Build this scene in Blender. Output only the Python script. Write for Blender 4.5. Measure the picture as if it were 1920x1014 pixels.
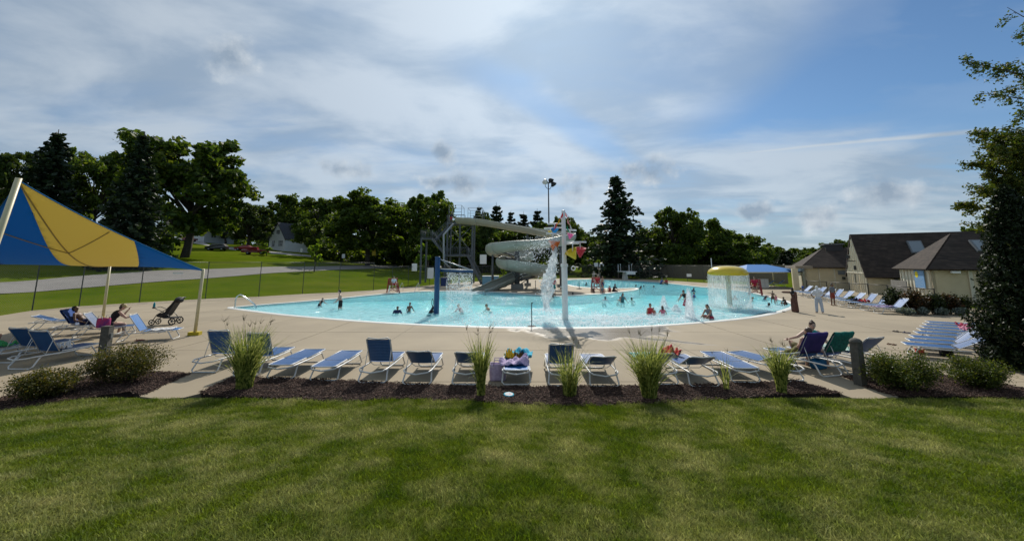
import bpy, bmesh, math, random
import numpy as np
from mathutils import Vector, Matrix, Euler
R = math.radians
rnd = random.Random(7)
for o in list(bpy.data.objects): bpy.data.objects.remove(o)
S = bpy.context.scene
COL = S.collection

# ------------------------------------------------------------ camera, sky, sun
F = 722.0                 # focal length in photo pixels (photo 1920 wide)
CAM_H, PITCH, HOR = 3.0, R(8.0), 495.0
PPY = HOR - F * math.tan(PITCH)
cam_d = bpy.data.cameras.new('camera'); cam = bpy.data.objects.new('camera', cam_d); COL.objects.link(cam)
cam.location = (0, 0, CAM_H); cam.rotation_euler = (math.pi / 2 + PITCH, 0, 0)
cam_d.sensor_width = 36; cam_d.lens = F / 1920 * 36; cam_d.shift_y = -(507 - PPY) / 1920
cam_d.clip_end = 3000; cam_d.clip_start = 0.05
S.camera = cam
SUN_EL, SUN_AZ = R(39.5), R(4)          # azimuth measured from +Y towards +X
W = bpy.data.worlds.new('World'); S.world = W; W.use_nodes = True
def build_world():
    nt = W.node_tree; N = nt.nodes; L = nt.links; N.clear()
    def nd(t, **k):
        n = N.new(t)
        for a, b in k.items(): setattr(n, a, b)
        return n
    def sock(v, i):
        if isinstance(v, (int, float)): i.default_value = v
        else: L.new(v, i)
    def M(op, a, b=0.0, c=None, clamp=False):
        n = nd('ShaderNodeMath', operation=op, use_clamp=clamp); sock(a, n.inputs[0]); sock(b, n.inputs[1])
        if c is not None: sock(c, n.inputs[2])
        return n.outputs[0]
    def sm(v, a, b):
        n = nd('ShaderNodeMapRange', interpolation_type='SMOOTHSTEP'); sock(v, n.inputs[0])
        n.inputs[1].default_value = a; n.inputs[2].default_value = b
        return n.outputs[0]
    def mix(f, a, b):
        n = nd('ShaderNodeMix', data_type='RGBA'); sock(f, n.inputs[0])
        for v, i in ((a, n.inputs[6]), (b, n.inputs[7])):
            if isinstance(v, tuple): i.default_value = (*v, 1)
            else: L.new(v, i)
        return n.outputs[2]
    sky = nd('ShaderNodeTexSky', sky_type='NISHITA', sun_disc=False, sun_elevation=SUN_EL, sun_rotation=SUN_AZ,
             altitude=200, air_density=1.0, dust_density=0.6, ozone_density=1.6)
    tc = nd('ShaderNodeTexCoord'); sp = nd('ShaderNodeSeparateXYZ'); L.new(tc.outputs['Generated'], sp.inputs[0])
    x, y, z = sp.outputs
    zc = M('MAXIMUM', z, 0.0); den = M('ADD', zc, 0.13)
    px, py = M('DIVIDE', x, den), M('DIVIDE', y, den)
    cb = nd('ShaderNodeCombineXYZ'); L.new(px, cb.inputs[0]); L.new(py, cb.inputs[1])
    def noise(rot, scl, off, scale, detail, rough, dist=0.0):
        mp = nd('ShaderNodeMapping'); mp.inputs['Rotation'].default_value = (0, 0, R(rot))
        mp.inputs['Scale'].default_value = (*scl, 1); mp.inputs['Location'].default_value = (*off, 0)
        L.new(cb.outputs[0], mp.inputs[0])
        n = nd('ShaderNodeTexNoise'); n.inputs['Scale'].default_value = scale; n.inputs['Detail'].default_value = detail
        n.inputs['Roughness'].default_value = rough; n.inputs['Distortion'].default_value = dist
        L.new(mp.outputs[0], n.inputs['Vector']); return n.outputs['Fac']
    big = noise(38, (0.8, 1.3), (3.1, 1.7), 1.0, 7, 0.5, 0.2)          # broad high cloud sheets
    wisp = noise(-40, (0.8, 1.7), (8.2, 4.4), 2.0, 8, 0.55, 0.4)        # cirrus streaks
    n1 = M('SUBTRACT', M('ADD', M('MULTIPLY', big, 0.65), M('MULTIPLY', wisp, 0.35)), 0.5)
    # clear air: an opening to the right and a long rift through the sheet
    right = M('MULTIPLY', sm(M('ADD', px, M('MULTIPLY', n1, 1.7)), 0.60, 1.15), sm(M('ADD', M('ADD', py, M('MULTIPLY', px, 0.12)), M('MULTIPLY', n1, 1.6)), 2.55, 1.95))
    rx, ry = M('ADD', px, 0.19), M('SUBTRACT', py, 1.4)
    across = M('ABSOLUTE', M('ADD', M('SUBTRACT', M('MULTIPLY', rx, 0.735), M('MULTIPLY', ry, 0.678)), M('MULTIPLY', n1, 0.35)), 0)
    along = M('ADD', M('MULTIPLY', rx, 0.678), M('MULTIPLY', ry, 0.735))
    rift = M('MULTIPLY', M('MULTIPLY', sm(across, 0.16, 0.02), sm(along, -0.15, 0.2)), sm(along, 1.7, 1.0))
    clear = M('MAXIMUM', right, M('MULTIPLY', rift, 0.8))
    sheet = M('SUBTRACT', 0.82, M('MULTIPLY', clear, 0.72))
    sheet = M('SUBTRACT', sheet, M('MULTIPLY', sm(n1, 0.02, -0.16), 0.32))
    # a pair of long streaks crossing the opening
    sx, sy = M('SUBTRACT', px, 1.14), M('SUBTRACT', py, 2.36)
    s_ac = M('ABSOLUTE', M('ADD', M('ADD', M('MULTIPLY', sx, 0.477), M('MULTIPLY', sy, 0.879)), M('MULTIPLY', n1, 0.22)), 0)
    s_al = M('SUBTRACT', M('MULTIPLY', sx, 0.879), M('MULTIPLY', sy, 0.477))
    streak = M('MULTIPLY', M('MULTIPLY', sm(s_ac, 0.075, 0.0), sm(s_al, -0.1, 0.3)), sm(s_al, 1.5, 1.1))
    sheet = M('MAXIMUM', sheet, M('MULTIPLY', streak, 0.9))
    low = sm(z, 0.22, 0.02)                                              # hazy whitening towards the horizon
    sheet = M('MAXIMUM', sheet, M('MULTIPLY', low, 0.82))
    shade = noise(20, (1, 1.3), (1.3, 7.7), 1.3, 7, 0.55, 0.4)
    c_sheet = mix(sm(M('ADD', shade, M('MULTIPLY', n1, 0.8)), 0.34, 0.66), (0.36, 0.455, 0.565), (0.60, 0.675, 0.745))
    dt = nd('ShaderNodeVectorMath', operation='DOT_PRODUCT'); L.new(tc.outputs['Generated'], dt.inputs[0]); dt.inputs[1].default_value = tuple((math.sin(SUN_AZ) * math.cos(SUN_EL), math.cos(SUN_AZ) * math.cos(SUN_EL), math.sin(SUN_EL)))
    glow = M('ADD', 0.88, M('MULTIPLY', M('POWER', M('MAXIMUM', dt.outputs['Value'], 0.0), 7.0), 0.42))     # thin cloud is brighter towards the sun
    gm = nd('ShaderNodeVectorMath', operation='SCALE'); L.new(c_sheet, gm.inputs[0]); L.new(glow, gm.inputs['Scale']); c_sheet = gm.outputs[0]
    sc = nd('ShaderNodeMix', data_type='RGBA', blend_type='MULTIPLY'); sc.inputs[0].default_value = 1
    L.new(sky.outputs[0], sc.inputs[6]); sc.inputs[7].default_value = (0.058, 0.078, 0.092, 1)
    col = mix(sheet, sc.outputs[2], c_sheet)
    # low cumulus puffs: bright rims and grey-blue bodies
    nn = nd('ShaderNodeTexNoise'); nn.inputs['Scale'].default_value = 17; nn.inputs['Detail'].default_value = 7; nn.inputs['Roughness'].default_value = 0.58
    L.new(tc.outputs['Generated'], nn.inputs['Vector']); nz = M('SUBTRACT', nn.outputs['Fac'], 0.5); puff = None
    for cx, cy, cz, r_, fl in ((-.175, .944, .28, .034, 1.0), (-.115, .973, .197, .056, 1.3), (-.20, .965, .205, .05, 2.2), (.165, .967, .186, .062, 1.2), (.326, .921, .222, .085, 1.9), (.533, .838, .116, .05, 1.8), (-.564, .719, .406, .055, 1.1), (.70, .70, .13, .06, 1.6), (.62, .775, .095, .05, 1.7),
                               (-.40, .90, .22, .07, 2.5), (-.62, -.70, .3, .14, 1.6), (.5, -.8, .25, .12, 1.6), (.9, -.3, .24, .12, 1.6), (-.95, -.1, .2, .12, 1.6)):
        vs = nd('ShaderNodeVectorMath', operation='SUBTRACT'); L.new(tc.outputs['Generated'], vs.inputs[0]); vs.inputs[1].default_value = (cx, cy, cz)
        vm = nd('ShaderNodeVectorMath', operation='MULTIPLY'); L.new(vs.outputs[0], vm.inputs[0]); vm.inputs[1].default_value = (1, 1, fl)
        vl = nd('ShaderNodeVectorMath', operation='LENGTH'); L.new(vm.outputs[0], vl.inputs[0])
        v = M('SUBTRACT', 1.0, M('DIVIDE', vl.outputs['Value'], r_)); puff = v if puff is None else M('MAXIMUM', puff, v)
    puff = M('ADD', puff, M('MULTIPLY', nz, 2.6))
    up_ = nd('ShaderNodeVectorMath', operation='ADD'); L.new(tc.outputs['Generated'], up_.inputs[0]); up_.inputs[1].default_value = (0, 0.012, 0.022)
    n2 = nd('ShaderNodeTexNoise'); n2.inputs['Scale'].default_value = 17; n2.inputs['Detail'].default_value = 7; n2.inputs['Roughness'].default_value = 0.58; L.new(up_.outputs[0], n2.inputs['Vector'])
    lit = M('ADD', M('MULTIPLY', M('SUBTRACT', nn.outputs['Fac'], n2.outputs['Fac']), 3.0), M('SUBTRACT', 0.72, M('MULTIPLY', puff, 0.75)), clamp=True)
    col = mix(M('MULTIPLY', sm(puff, -0.1, 0.85), 0.82), col, mix(lit, (0.28, 0.36, 0.46), (0.70, 0.75, 0.79)))
    bg = nd('ShaderNodeBackground'); L.new(col, bg.inputs[0]); bg.inputs[1].default_value = 1.0
    out = nd('ShaderNodeOutputWorld'); L.new(bg.outputs[0], out.inputs[0])
build_world()
sun_d = bpy.data.lights.new('sun', 'SUN'); sun_d.energy = 4.4; sun_d.angle = R(0.53); sun_d.color = (1.0, 0.94, 0.84)
sun = bpy.data.objects.new('sun', sun_d); COL.objects.link(sun); sun.location = (0, 0, 40)
sdir = Vector((math.sin(SUN_AZ) * math.cos(SUN_EL), math.cos(SUN_AZ) * math.cos(SUN_EL), math.sin(SUN_EL)))
sun.rotation_euler = (-sdir).to_track_quat('-Z', 'Y').to_euler()
S.render.engine = 'CYCLES'
S.view_settings.view_transform = 'Standard'; S.view_settings.look = 'None'
S.view_settings.exposure = 0.0; S.view_settings.gamma = 1.0; S.view_settings.use_curve_mapping = False

# ------------------------------------------------------------ pixel helpers (a pixel is a direction)
def ray(px, py):
    a, b = (px - 960) / F, (PPY - py) / F
    c, s = math.cos(PITCH), math.sin(PITCH)
    return Vector((a, c - b * s, s + b * c))
def G(px, py, z=0.0):                # where that direction meets the level z
    d = ray(px, py); t = (z - CAM_H) / d.z
    return Vector((d.x * t, d.y * t, z))
def D(px, py, dist):                 # point at depth Y = dist
    d = ray(px, py); t = dist / d.y
    return Vector((d.x * t, dist, CAM_H + d.z * t))

# ------------------------------------------------------------ materials
MATS = {}
def mat(name, col, rough=0.6, var=0.0, vscale=8.0, bump=0.0, bscale=40.0, metal=0.0, spec=0.5, trans=0.0, col2=None, coord='Object', coat=0.0):
    if name in MATS: return MATS[name]
    m = bpy.data.materials.new(name); m.use_nodes = True; MATS[name] = m
    nt = m.node_tree; N, L = nt.nodes, nt.links; b = N['Principled BSDF']
    b.inputs['Base Color'].default_value = (*col, 1); b.inputs['Roughness'].default_value = rough
    b.inputs['Metallic'].default_value = metal; b.inputs['Specular IOR Level'].default_value = spec
    if coat: b.inputs['Coat Weight'].default_value = coat
    tc = N.new('ShaderNodeTexCoord')
    if var > 0 or col2:
        n = N.new('ShaderNodeTexNoise'); n.inputs['Scale'].default_value = vscale; n.inputs['Detail'].default_value = 6
        n.inputs['Roughness'].default_value = 0.6
        L.new(tc.outputs[coord], n.inputs['Vector'])
        r = N.new('ShaderNodeValToRGB'); L.new(n.outputs['Fac'], r.inputs[0])
        c2 = col2 or tuple(min(1, c * (1 + var)) for c in col)
        c1 = col if col2 else tuple(c * (1 - var) for c in col)
        r.color_ramp.elements[0].color = (*c1, 1); r.color_ramp.elements[0].position = 0.3
        r.color_ramp.elements[1].color = (*c2, 1); r.color_ramp.elements[1].position = 0.7
        L.new(r.outputs[0], b.inputs['Base Color'])
    if bump > 0:
        n = N.new('ShaderNodeTexNoise'); n.inputs['Scale'].default_value = bscale; n.inputs['Detail'].default_value = 5
        L.new(tc.outputs[coord], n.inputs['Vector'])
        bp = N.new('ShaderNodeBump'); bp.inputs['Strength'].default_value = bump; bp.inputs['Distance'].default_value = 0.02
        L.new(n.outputs['Fac'], bp.inputs['Height']); L.new(bp.outputs[0], b.inputs['Normal'])
    return m
def leafmat(name, c1, c2, c3=None, transl=0.35, rough=0.55, glow=1.6):
    """leaf: colour differs from leaf to leaf, part of the light goes through"""
    if name in MATS: return MATS[name]
    m = bpy.data.materials.new(name); m.use_nodes = True; MATS[name] = m
    nt = m.node_tree; N, L = nt.nodes, nt.links; b = N['Principled BSDF']; out = N['Material Output']
    g = N.new('ShaderNodeNewGeometry'); r = N.new('ShaderNodeValToRGB'); L.new(g.outputs['Random Per Island'], r.inputs[0])
    e = r.color_ramp.elements; e[0].color = (*c1, 1); e[1].color = (*c2, 1); e[0].position = 0.1; e[1].position = 0.8
    if c3: k = e.new(1.0); k.color = (*c3, 1)
    L.new(r.outputs[0], b.inputs['Base Color']); b.inputs['Roughness'].default_value = rough
    b.inputs['Specular IOR Level'].default_value = 0.25
    t = N.new('ShaderNodeBsdfTranslucent'); h = N.new('ShaderNodeMix'); h.data_type = 'RGBA'; h.blend_type = 'MULTIPLY'
    h.inputs[0].default_value = 1; L.new(r.outputs[0], h.inputs[6]); h.inputs[7].default_value = (glow * 1.05, glow, glow * 0.35, 1)
    L.new(h.outputs[2], t.inputs[0])
    ms = N.new('ShaderNodeMixShader'); ms.inputs[0].default_value = transl
    L.new(b.outputs[0], ms.inputs[1]); L.new(t.outputs[0], ms.inputs[2]); L.new(ms.outputs[0], out.inputs[0])
    return m
def watermat(name, tint, f_scale, rough, waves, scat=(0.28, 0.74, 0.82), turbid=0.40):
    m = bpy.data.materials.new(name); m.use_nodes = True; MATS[name] = m
    nt = m.node_tree; N, L = nt.nodes, nt.links; N.remove(N['Principled BSDF']); out = N['Material Output']
    tr = N.new('ShaderNodeBsdfTransparent'); tr.inputs[0].default_value = (*tint, 1)
    gl = N.new('ShaderNodeBsdfGlossy'); gl.inputs['Roughness'].default_value = rough
    fr = N.new('ShaderNodeFresnel'); fr.inputs[0].default_value = 1.33
    mu = N.new('ShaderNodeMath'); mu.operation = 'MULTIPLY'; mu.inputs[1].default_value = f_scale
    tc = N.new('ShaderNodeTexCoord'); prev = None
    for sc, st, dist in waves:
        n = N.new('ShaderNodeTexNoise'); n.inputs['Scale'].default_value = sc; n.inputs['Detail'].default_value = 3; n.inputs['Distortion'].default_value = 0.6
        L.new(tc.outputs['Object'], n.inputs['Vector'])
        bp = N.new('ShaderNodeBump'); bp.inputs['Strength'].default_value = st; bp.inputs['Distance'].default_value = dist
        L.new(n.outputs['Fac'], bp.inputs['Height'])
        if prev: L.new(prev, bp.inputs['Normal'])
        prev = bp.outputs[0]
    L.new(prev, gl.inputs['Normal']); L.new(prev, fr.inputs['Normal'])
    L.new(fr.outputs[0], mu.inputs[0])
    ms = N.new('ShaderNodeMixShader'); L.new(mu.outputs[0], ms.inputs[0]); L.new(tr.outputs[0], ms.inputs[1]); L.new(gl.outputs[0], ms.inputs[2])
    df = N.new('ShaderNodeBsdfDiffuse'); df.inputs[0].default_value = (*scat, 1); L.new(prev, df.inputs['Normal'])
    m2 = N.new('ShaderNodeMixShader'); m2.inputs[0].default_value = turbid; L.new(tr.outputs[0], m2.inputs[1]); L.new(df.outputs[0], m2.inputs[2])
    L.new(m2.outputs[0], ms.inputs[1]); L.new(ms.outputs[0], out.inputs[0])
    return m
def spraymat(name, alpha, col=(0.9, 0.94, 0.96), nscale=None, stretch=(1, 1, 1), lo=0.4, hi=0.6, floor=0.25):
    """falling or spraying water: partly see-through white"""
    m = bpy.data.materials.new(name); m.use_nodes = True; MATS[name] = m
    nt = m.node_tree; N, L = nt.nodes, nt.links; b = N['Principled BSDF']; out = N['Material Output']
    b.inputs['Base Color'].default_value = (*col, 1); b.inputs['Roughness'].default_value = 0.25
    tl = N.new('ShaderNodeBsdfTranslucent'); tl.inputs[0].default_value = (*col, 1)
    m1 = N.new('ShaderNodeMixShader'); m1.inputs[0].default_value = 0.5; L.new(b.outputs[0], m1.inputs[1]); L.new(tl.outputs[0], m1.inputs[2])
    tr = N.new('ShaderNodeBsdfTransparent'); ms = N.new('ShaderNodeMixShader'); ms.inputs[0].default_value = alpha
    L.new(tr.outputs[0], ms.inputs[1]); L.new(m1.outputs[0], ms.inputs[2]); L.new(ms.outputs[0], out.inputs[0])
    if nscale:
        tc = N.new('ShaderNodeTexCoord'); mp = N.new('ShaderNodeMapping'); mp.inputs['Scale'].default_value = stretch
        L.new(tc.outputs['Object'], mp.inputs[0])
        n = N.new('ShaderNodeTexNoise'); n.inputs['Scale'].default_value = nscale; n.inputs['Detail'].default_value = 4
        L.new(mp.outputs[0], n.inputs['Vector'])
        r = N.new('ShaderNodeMapRange'); r.inputs[1].default_value = lo; r.inputs[2].default_value = hi
        r.inputs[3].default_value = alpha * floor; r.inputs[4].default_value = min(1, alpha * 1.5)
        L.new(n.outputs['Fac'], r.inputs[0]); L.new(r.outputs[0], ms.inputs[0])
    return m

# ------------------------------------------------------------ mesh helpers
def link(name, me, parent=None):
    o = bpy.data.objects.new(name, me); COL.objects.link(o)
    if parent is not None: o.parent = parent
    return o
def tag(o, label, cat, group=None):
    o['label'] = label; o['category'] = cat
    if group: o['group'] = group
    return o
def thing(name, label, cat, loc=(0, 0, 0), rz=0.0, group=None):
    o = bpy.data.objects.new(name, None); COL.objects.link(o); o.empty_display_size = 0.1
    o.location = loc; o.rotation_euler = (0, 0, rz)
    return tag(o, label, cat, group)
def struct(o): o['kind'] = 'structure'; return o
def stuff(o): o['kind'] = 'stuff'; return o
def npmesh(name, V, Q, m, parent=None, smooth=False):
    """V (n,3) floats, Q (f,k) ints"""
    V = np.asarray(V, dtype=np.float32); Q = np.asarray(Q, dtype=np.int32)
    me = bpy.data.meshes.new(name); nf, k = Q.shape
    me.vertices.add(len(V)); me.vertices.foreach_set('co', V.ravel())
    me.loops.add(nf * k); me.loops.foreach_set('vertex_index', Q.ravel())
    me.polygons.add(nf); me.polygons.foreach_set('loop_start', np.arange(0, nf * k, k, dtype=np.int32))
    me.update(calc_edges=True); me.materials.append(m)
    if smooth: me.polygons.foreach_set('use_smooth', np.ones(nf, dtype=bool))
    return link(name, me, parent)
class MB:
    def __init__(s): s.v = []; s.f = []; s.sm = []
    def add(s, vs, fs, smooth=False):
        b = len(s.v); s.v += [tuple(v) for v in vs]; s.f += [tuple(b + i for i in f) for f in fs]; s.sm += [smooth] * len(fs); return s
    def box(s, c, d, rz=0.0, rx=0.0, ry=0.0, taper=1.0):
        c = Vector(c); E = Euler((rx, ry, rz)).to_matrix(); vs = []
        for z in (-1, 1):
            k = taper if z > 0 else 1.0
            for x, y in ((-1, -1), (1, -1), (1, 1), (-1, 1)):
                vs.append(c + E @ Vector((x * d[0] / 2 * k, y * d[1] / 2 * k, z * d[2] / 2)))
        return s.add(vs, [(3, 2, 1, 0), (4, 5, 6, 7), (0, 1, 5, 4), (1, 2, 6, 5), (2, 3, 7, 6), (3, 0, 4, 7)])
    def beam(s, a, b, w, h=None):
        a, b = Vector(a), Vector(b); h = h or w; d = b - a; q = d.to_track_quat('Z', 'Y').to_matrix(); vs = []
        for p in (a, b):
            for x, y in ((-1, -1), (1, -1), (1, 1), (-1, 1)): vs.append(p + q @ Vector((x * w / 2, y * h / 2, 0)))
        return s.add(vs, [(3, 2, 1, 0), (4, 5, 6, 7), (0, 1, 5, 4), (1, 2, 6, 5), (2, 3, 7, 6), (3, 0, 4, 7)])
    def tube(s, pts, r, n=8, closed=False, caps=True):
        pts = [Vector(p) for p in pts]; k = len(pts); rr = r if isinstance(r, (list, tuple)) else [r] * k
        up = Vector((0, 0, 1)); vs = []; prev = None
        for i, p in enumerate(pts):
            if closed: t = pts[(i + 1) % k] - pts[i - 1]
            else: t = pts[min(i + 1, k - 1)] - pts[max(i - 1, 0)]
            t.normalize()
            if prev is None: a = t.cross(up if abs(t.z) < 0.9 else Vector((1, 0, 0)))
            else: a = prev - t * prev.dot(t)
            a.normalize(); prev = a; b = t.cross(a)
            for j in range(n):
                w = 2 * math.pi * j / n; vs.append(p + (a * math.cos(w) + b * math.sin(w)) * rr[i])
        fs = []
        for i in range(k if closed else k - 1):
            i2 = (i + 1) % k
            for j in range(n): fs.append((i * n + j, i * n + (j + 1) % n, i2 * n + (j + 1) % n, i2 * n + j))
        if caps and not closed: fs += [tuple(range(n))[::-1], tuple((k - 1) * n + j for j in range(n))]
        return s.add(vs, fs, True)
    def ell(s, c, r, nu=12, nv=8, M=None):
        c = Vector(c); r = r if isinstance(r, (tuple, list)) else (r,) * 3; vs = []; fs = []
        M = M or Matrix.Identity(3)
        vs.append(c + M @ Vector((0, 0, -r[2])))
        for i in range(1, nv):
            a = -math.pi / 2 + math.pi * i / nv
            for j in range(nu):
                w = 2 * math.pi * j / nu
                vs.append(c + M @ Vector((r[0] * math.cos(a) * math.cos(w), r[1] * math.cos(a) * math.sin(w), r[2] * math.sin(a))))
        vs.append(c + M @ Vector((0, 0, r[2]))); e = len(vs) - 1
        for j in range(nu): fs.append((0, 1 + (j + 1) % nu, 1 + j)); fs.append((e, e - nu + j, e - nu + (j + 1) % nu))
        for i in range(nv - 2):
            for j in range(nu):
                a = 1 + i * nu; fs.append((a + j, a + (j + 1) % nu, a + nu + (j + 1) % nu, a + nu + j))
        return s.add(vs, fs, True)
    def caps(s, a, b, ra, rb, n=10):         # tapered capsule
        a, b = Vector(a), Vector(b); t = (b - a).normalized(); pts = []; rr = []
        for w in (-75, -45, 0): pts.append(a + t * ra * math.sin(R(w))); rr.append(ra * math.cos(R(w)))
        for w in (0, 45, 75): pts.append(b + t * rb * math.sin(R(w))); rr.append(rb * math.cos(R(w)))
        return s.tube(pts, rr, n)
    def lathe(s, prof, n=24, c=(0, 0, 0)):
        c = Vector(c); vs = []; fs = []
        for r, z in prof:
            for j in range(n): w = 2 * math.pi * j / n; vs.append(c + Vector((r * math.cos(w), r * math.sin(w), z)))
        for i in range(len(prof) - 1):
            for j in range(n): fs.append((i * n + j, i * n + (j + 1) % n, (i + 1) * n + (j + 1) % n, (i + 1) * n + j))
        return s.add(vs, fs, True)
    def prism(s, pts, z0, z1):               # polygon extruded between two levels
        n = len(pts); vs = [(p[0], p[1], z0) for p in pts] + [(p[0], p[1], z1) for p in pts]
        return s.add(vs, [tuple(range(n))[::-1], tuple(range(n, 2 * n))] + [(i, (i + 1) % n, n + (i + 1) % n, n + i) for i in range(n)])
    def build(s, name, m, parent=None):
        me = bpy.data.meshes.new(name); me.from_pydata(s.v, [], s.f); me.materials.append(m)
        me.polygons.foreach_set('use_smooth', s.sm); me.update()
        return link(name, me, parent)
def share(name, src, parent, loc=(0, 0, 0), rot=(0, 0, 0), scale=(1, 1, 1)):
    o = link(name, src.data if hasattr(src, 'data') else src, parent); o.location = loc; o.rotation_euler = rot; o.scale = scale; return o
def copy_tree(o, parent=None):
    c = o.copy(); COL.objects.link(c); c.parent = parent
    for ch in list(o.children): copy_tree(ch, c)
    return c
def catmull(P, n=6, closed=False):
    P = [Vector(p) for p in P]; k = len(P); out = []
    for i in range(k if closed else k - 1):
        if closed: a, b, c, d = P[i - 1], P[i], P[(i + 1) % k], P[(i + 2) % k]
        else: a, b, c, d = P[max(i - 1, 0)], P[i], P[i + 1], P[min(i + 2, k - 1)]
        for j in range(n):
            t = j / n; out.append(0.5 * ((2 * b) + (c - a) * t + (2 * a - 5 * b + 4 * c - d) * t * t + (3 * b - a - 3 * c + d) * t ** 3))
    if not closed: out.append(P[-1])
    return out
def inpoly(X, Y, poly):
    X, Y = np.asarray(X, float), np.asarray(Y, float); r = np.zeros(X.shape, bool); n = len(poly)
    for i in range(n):
        x1, y1 = poly[i][0], poly[i][1]; x2, y2 = poly[i - 1][0], poly[i - 1][1]
        c = ((y1 > Y) != (y2 > Y)) & (X < (x2 - x1) * (Y - y1) / ((y2 - y1) or 1e-9) + x1); r ^= c
    return r
def distline(X, Y, line):
    best = np.full(np.shape(X), 1e9)
    for (a, b) in zip(line[:-1], line[1:]):
        ax, ay, bx, by = a[0], a[1], b[0], b[1]; l2 = (bx - ax) ** 2 + (by - ay) ** 2 + 1e-9
        t = np.clip(((X - ax) * (bx - ax) + (Y - ay) * (by - ay)) / l2, 0, 1)
        best = np.minimum(best, np.hypot(X - ax - t * (bx - ax), Y - ay - t * (by - ay)))
    return best
# ============================================================ THE SETTING
FENCE_PX = [(-40, 598), (60, 582), (148, 574), (261, 567), (385, 560), (485, 556), (567, 551), (635, 548), (700, 544), (765, 538),
            (805, 535), (870, 529), (920, 526), (985, 523.5), (1060, 521.5), (1130, 521), (1200, 523), (1262, 526.5), (1320, 530), (1352, 531.5)]
FENCE = [G(*p) for p in FENCE_PX]
_fa = np.array([p.x / p.y for p in FENCE]); _fd = np.array([p.y for p in FENCE])
def hill_s(a): return np.interp(a, [-1.3, -0.9, -0.6, -0.4, -0.2, 0.0, 0.2, 0.35], [0.125, 0.12, 0.094, 0.062, 0.032, 0.02, 0.008, 0.0])
def terr(X, Y):
    X, Y = np.asarray(X, float), np.asarray(Y, float)
    a = np.clip(X / np.maximum(Y, 8.0), -1.45, 2.0)
    d0 = np.interp(a, _fa, _fd) + 1.0
    t = np.maximum(0, Y - d0); t = np.where(a > 0.55, 0, t)
    t = np.where(t < 6, t * t / 12, t - 3)
    t = np.where(t > 95, 95 + (t - 95) * 0.25, t)
    return hill_s(a) * t
def T(px, py, y0=15.0, y1=400.0):          # direction met with the rising ground
    d = ray(px, py); last = None
    for y in np.linspace(y0, y1, 1500):
        z = CAM_H + d.z / d.y * y; g = float(terr(d.x / d.y * y, y))
        if z <= g: return Vector((d.x / d.y * y, y, g))
    return Vector((d.x / d.y * y1, y1, float(terr(d.x / d.y * y1, y1))))
def onground(px, dist):                    # column px at depth dist, standing on the ground
    d = ray(px, 480); x = d.x / d.y * dist; return Vector((x, dist, float(terr(x, dist))))

POOL_PX = [(437, 577), (480, 583), (540, 590), (620, 597), (700, 603), (780, 607.5), (860, 611), (960, 613.5), (1060, 614), (1160, 613), (1240, 609), (1320, 603),
           (1390, 596), (1440, 588), (1472, 579), (1484, 573), (1478, 567), (1455, 560), (1432, 554), (1412, 549.5), (1385, 545), (1350, 541), (1310, 537.5), (1270, 533),
           (1230, 529), (1180, 526), (1130, 524.2), (1085, 524), (1060, 526), (1056, 530), (1066, 534), (1085, 537.5), (1110, 539.5), (1140, 540.8), (1165, 540.5), (1187, 540), (1198, 541),
           (1192, 543.5), (1178, 545.5), (1156, 548), (1131, 550.5), (1090, 553), (1050, 555), (1015, 553.5), (960, 549.5), (905, 546.5), (832, 545.5), (769, 547.5), (700, 553), (640, 559), (560, 566), (490, 571.5), (450, 575)]
POOL = catmull([G(*p) for p in POOL_PX], 3, True)
NEAR_EDGE = catmull([G(*p) for p in POOL_PX[:16]], 3)
def lawn_z(Y): t = np.clip((8.6 - np.asarray(Y, float)) / 8.6, 0, 1.6); return 1.42 * (t * 0.75 + 0.25 * t * t)

# ---- materials of the ground
def grassmat(name, greens, straw, s1, s2, transl=0.3):
    if name in MATS: return MATS[name]
    m = bpy.data.materials.new(name); m.use_nodes = True; MATS[name] = m
    nt = m.node_tree; N, L = nt.nodes, nt.links; b = N['Principled BSDF']; out = N['Material Output']
    g = N.new('ShaderNodeNewGeometry')
    def noise(s, d):
        n = N.new('ShaderNodeTexNoise'); n.inputs['Scale'].default_value = s; n.inputs['Detail'].default_value = d; n.inputs['Roughness'].default_value = 0.72
        L.new(g.outputs['Position'], n.inputs['Vector']); return n.outputs['Fac']
    def ramp(f, c1, c2, p1, p2):
        r = N.new('ShaderNodeValToRGB'); L.new(f, r.inputs[0]); e = r.color_ramp.elements
        e[0].color = (*c1, 1); e[1].color = (*c2, 1); e[0].position = p1; e[1].position = p2; return r.outputs[0]
    base = ramp(noise(s1, 5), greens[0], greens[1], 0.34, 0.66)
    mx = N.new('ShaderNodeMix'); mx.data_type = 'RGBA'; L.new(ramp(noise(s2, 7), (0, 0, 0), (0.8, 0.8, 0.8), 0.45, 0.74), mx.inputs[0])
    L.new(base, mx.inputs[6]); mx.inputs[7].default_value = (*straw, 1)
    rr = N.new('ShaderNodeMapRange'); L.new(g.outputs['Random Per Island'], rr.inputs[0]); rr.inputs[3].default_value = 0.35; rr.inputs[4].default_value = 1.9
    hv = N.new('ShaderNodeHueSaturation'); L.new(rr.outputs[0], hv.inputs['Value']); L.new(mx.outputs[2], hv.inputs['Color'])
    L.new(hv.outputs[0], b.inputs['Base Color']); b.inputs['Roughness'].default_value = 0.6 if transl else 1.0; b.inputs['Specular IOR Level'].default_value = 0.3 if transl else 0.0
    if transl:
        t = N.new('ShaderNodeBsdfTranslucent'); L.new(hv.outputs[0], t.inputs[0])
        ms = N.new('ShaderNodeMixShader'); ms.inputs[0].default_value = transl
        L.new(b.outputs[0], ms.inputs[1]); L.new(t.outputs[0], ms.inputs[2]); L.new(ms.outputs[0], out.inputs[0])
    return m
m_lawn = grassmat('lawn_soil', ((0.022, 0.034, 0.008), (0.036, 0.05, 0.012)), (0.06, 0.062, 0.022), 0.8, 0.45, 0)
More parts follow.
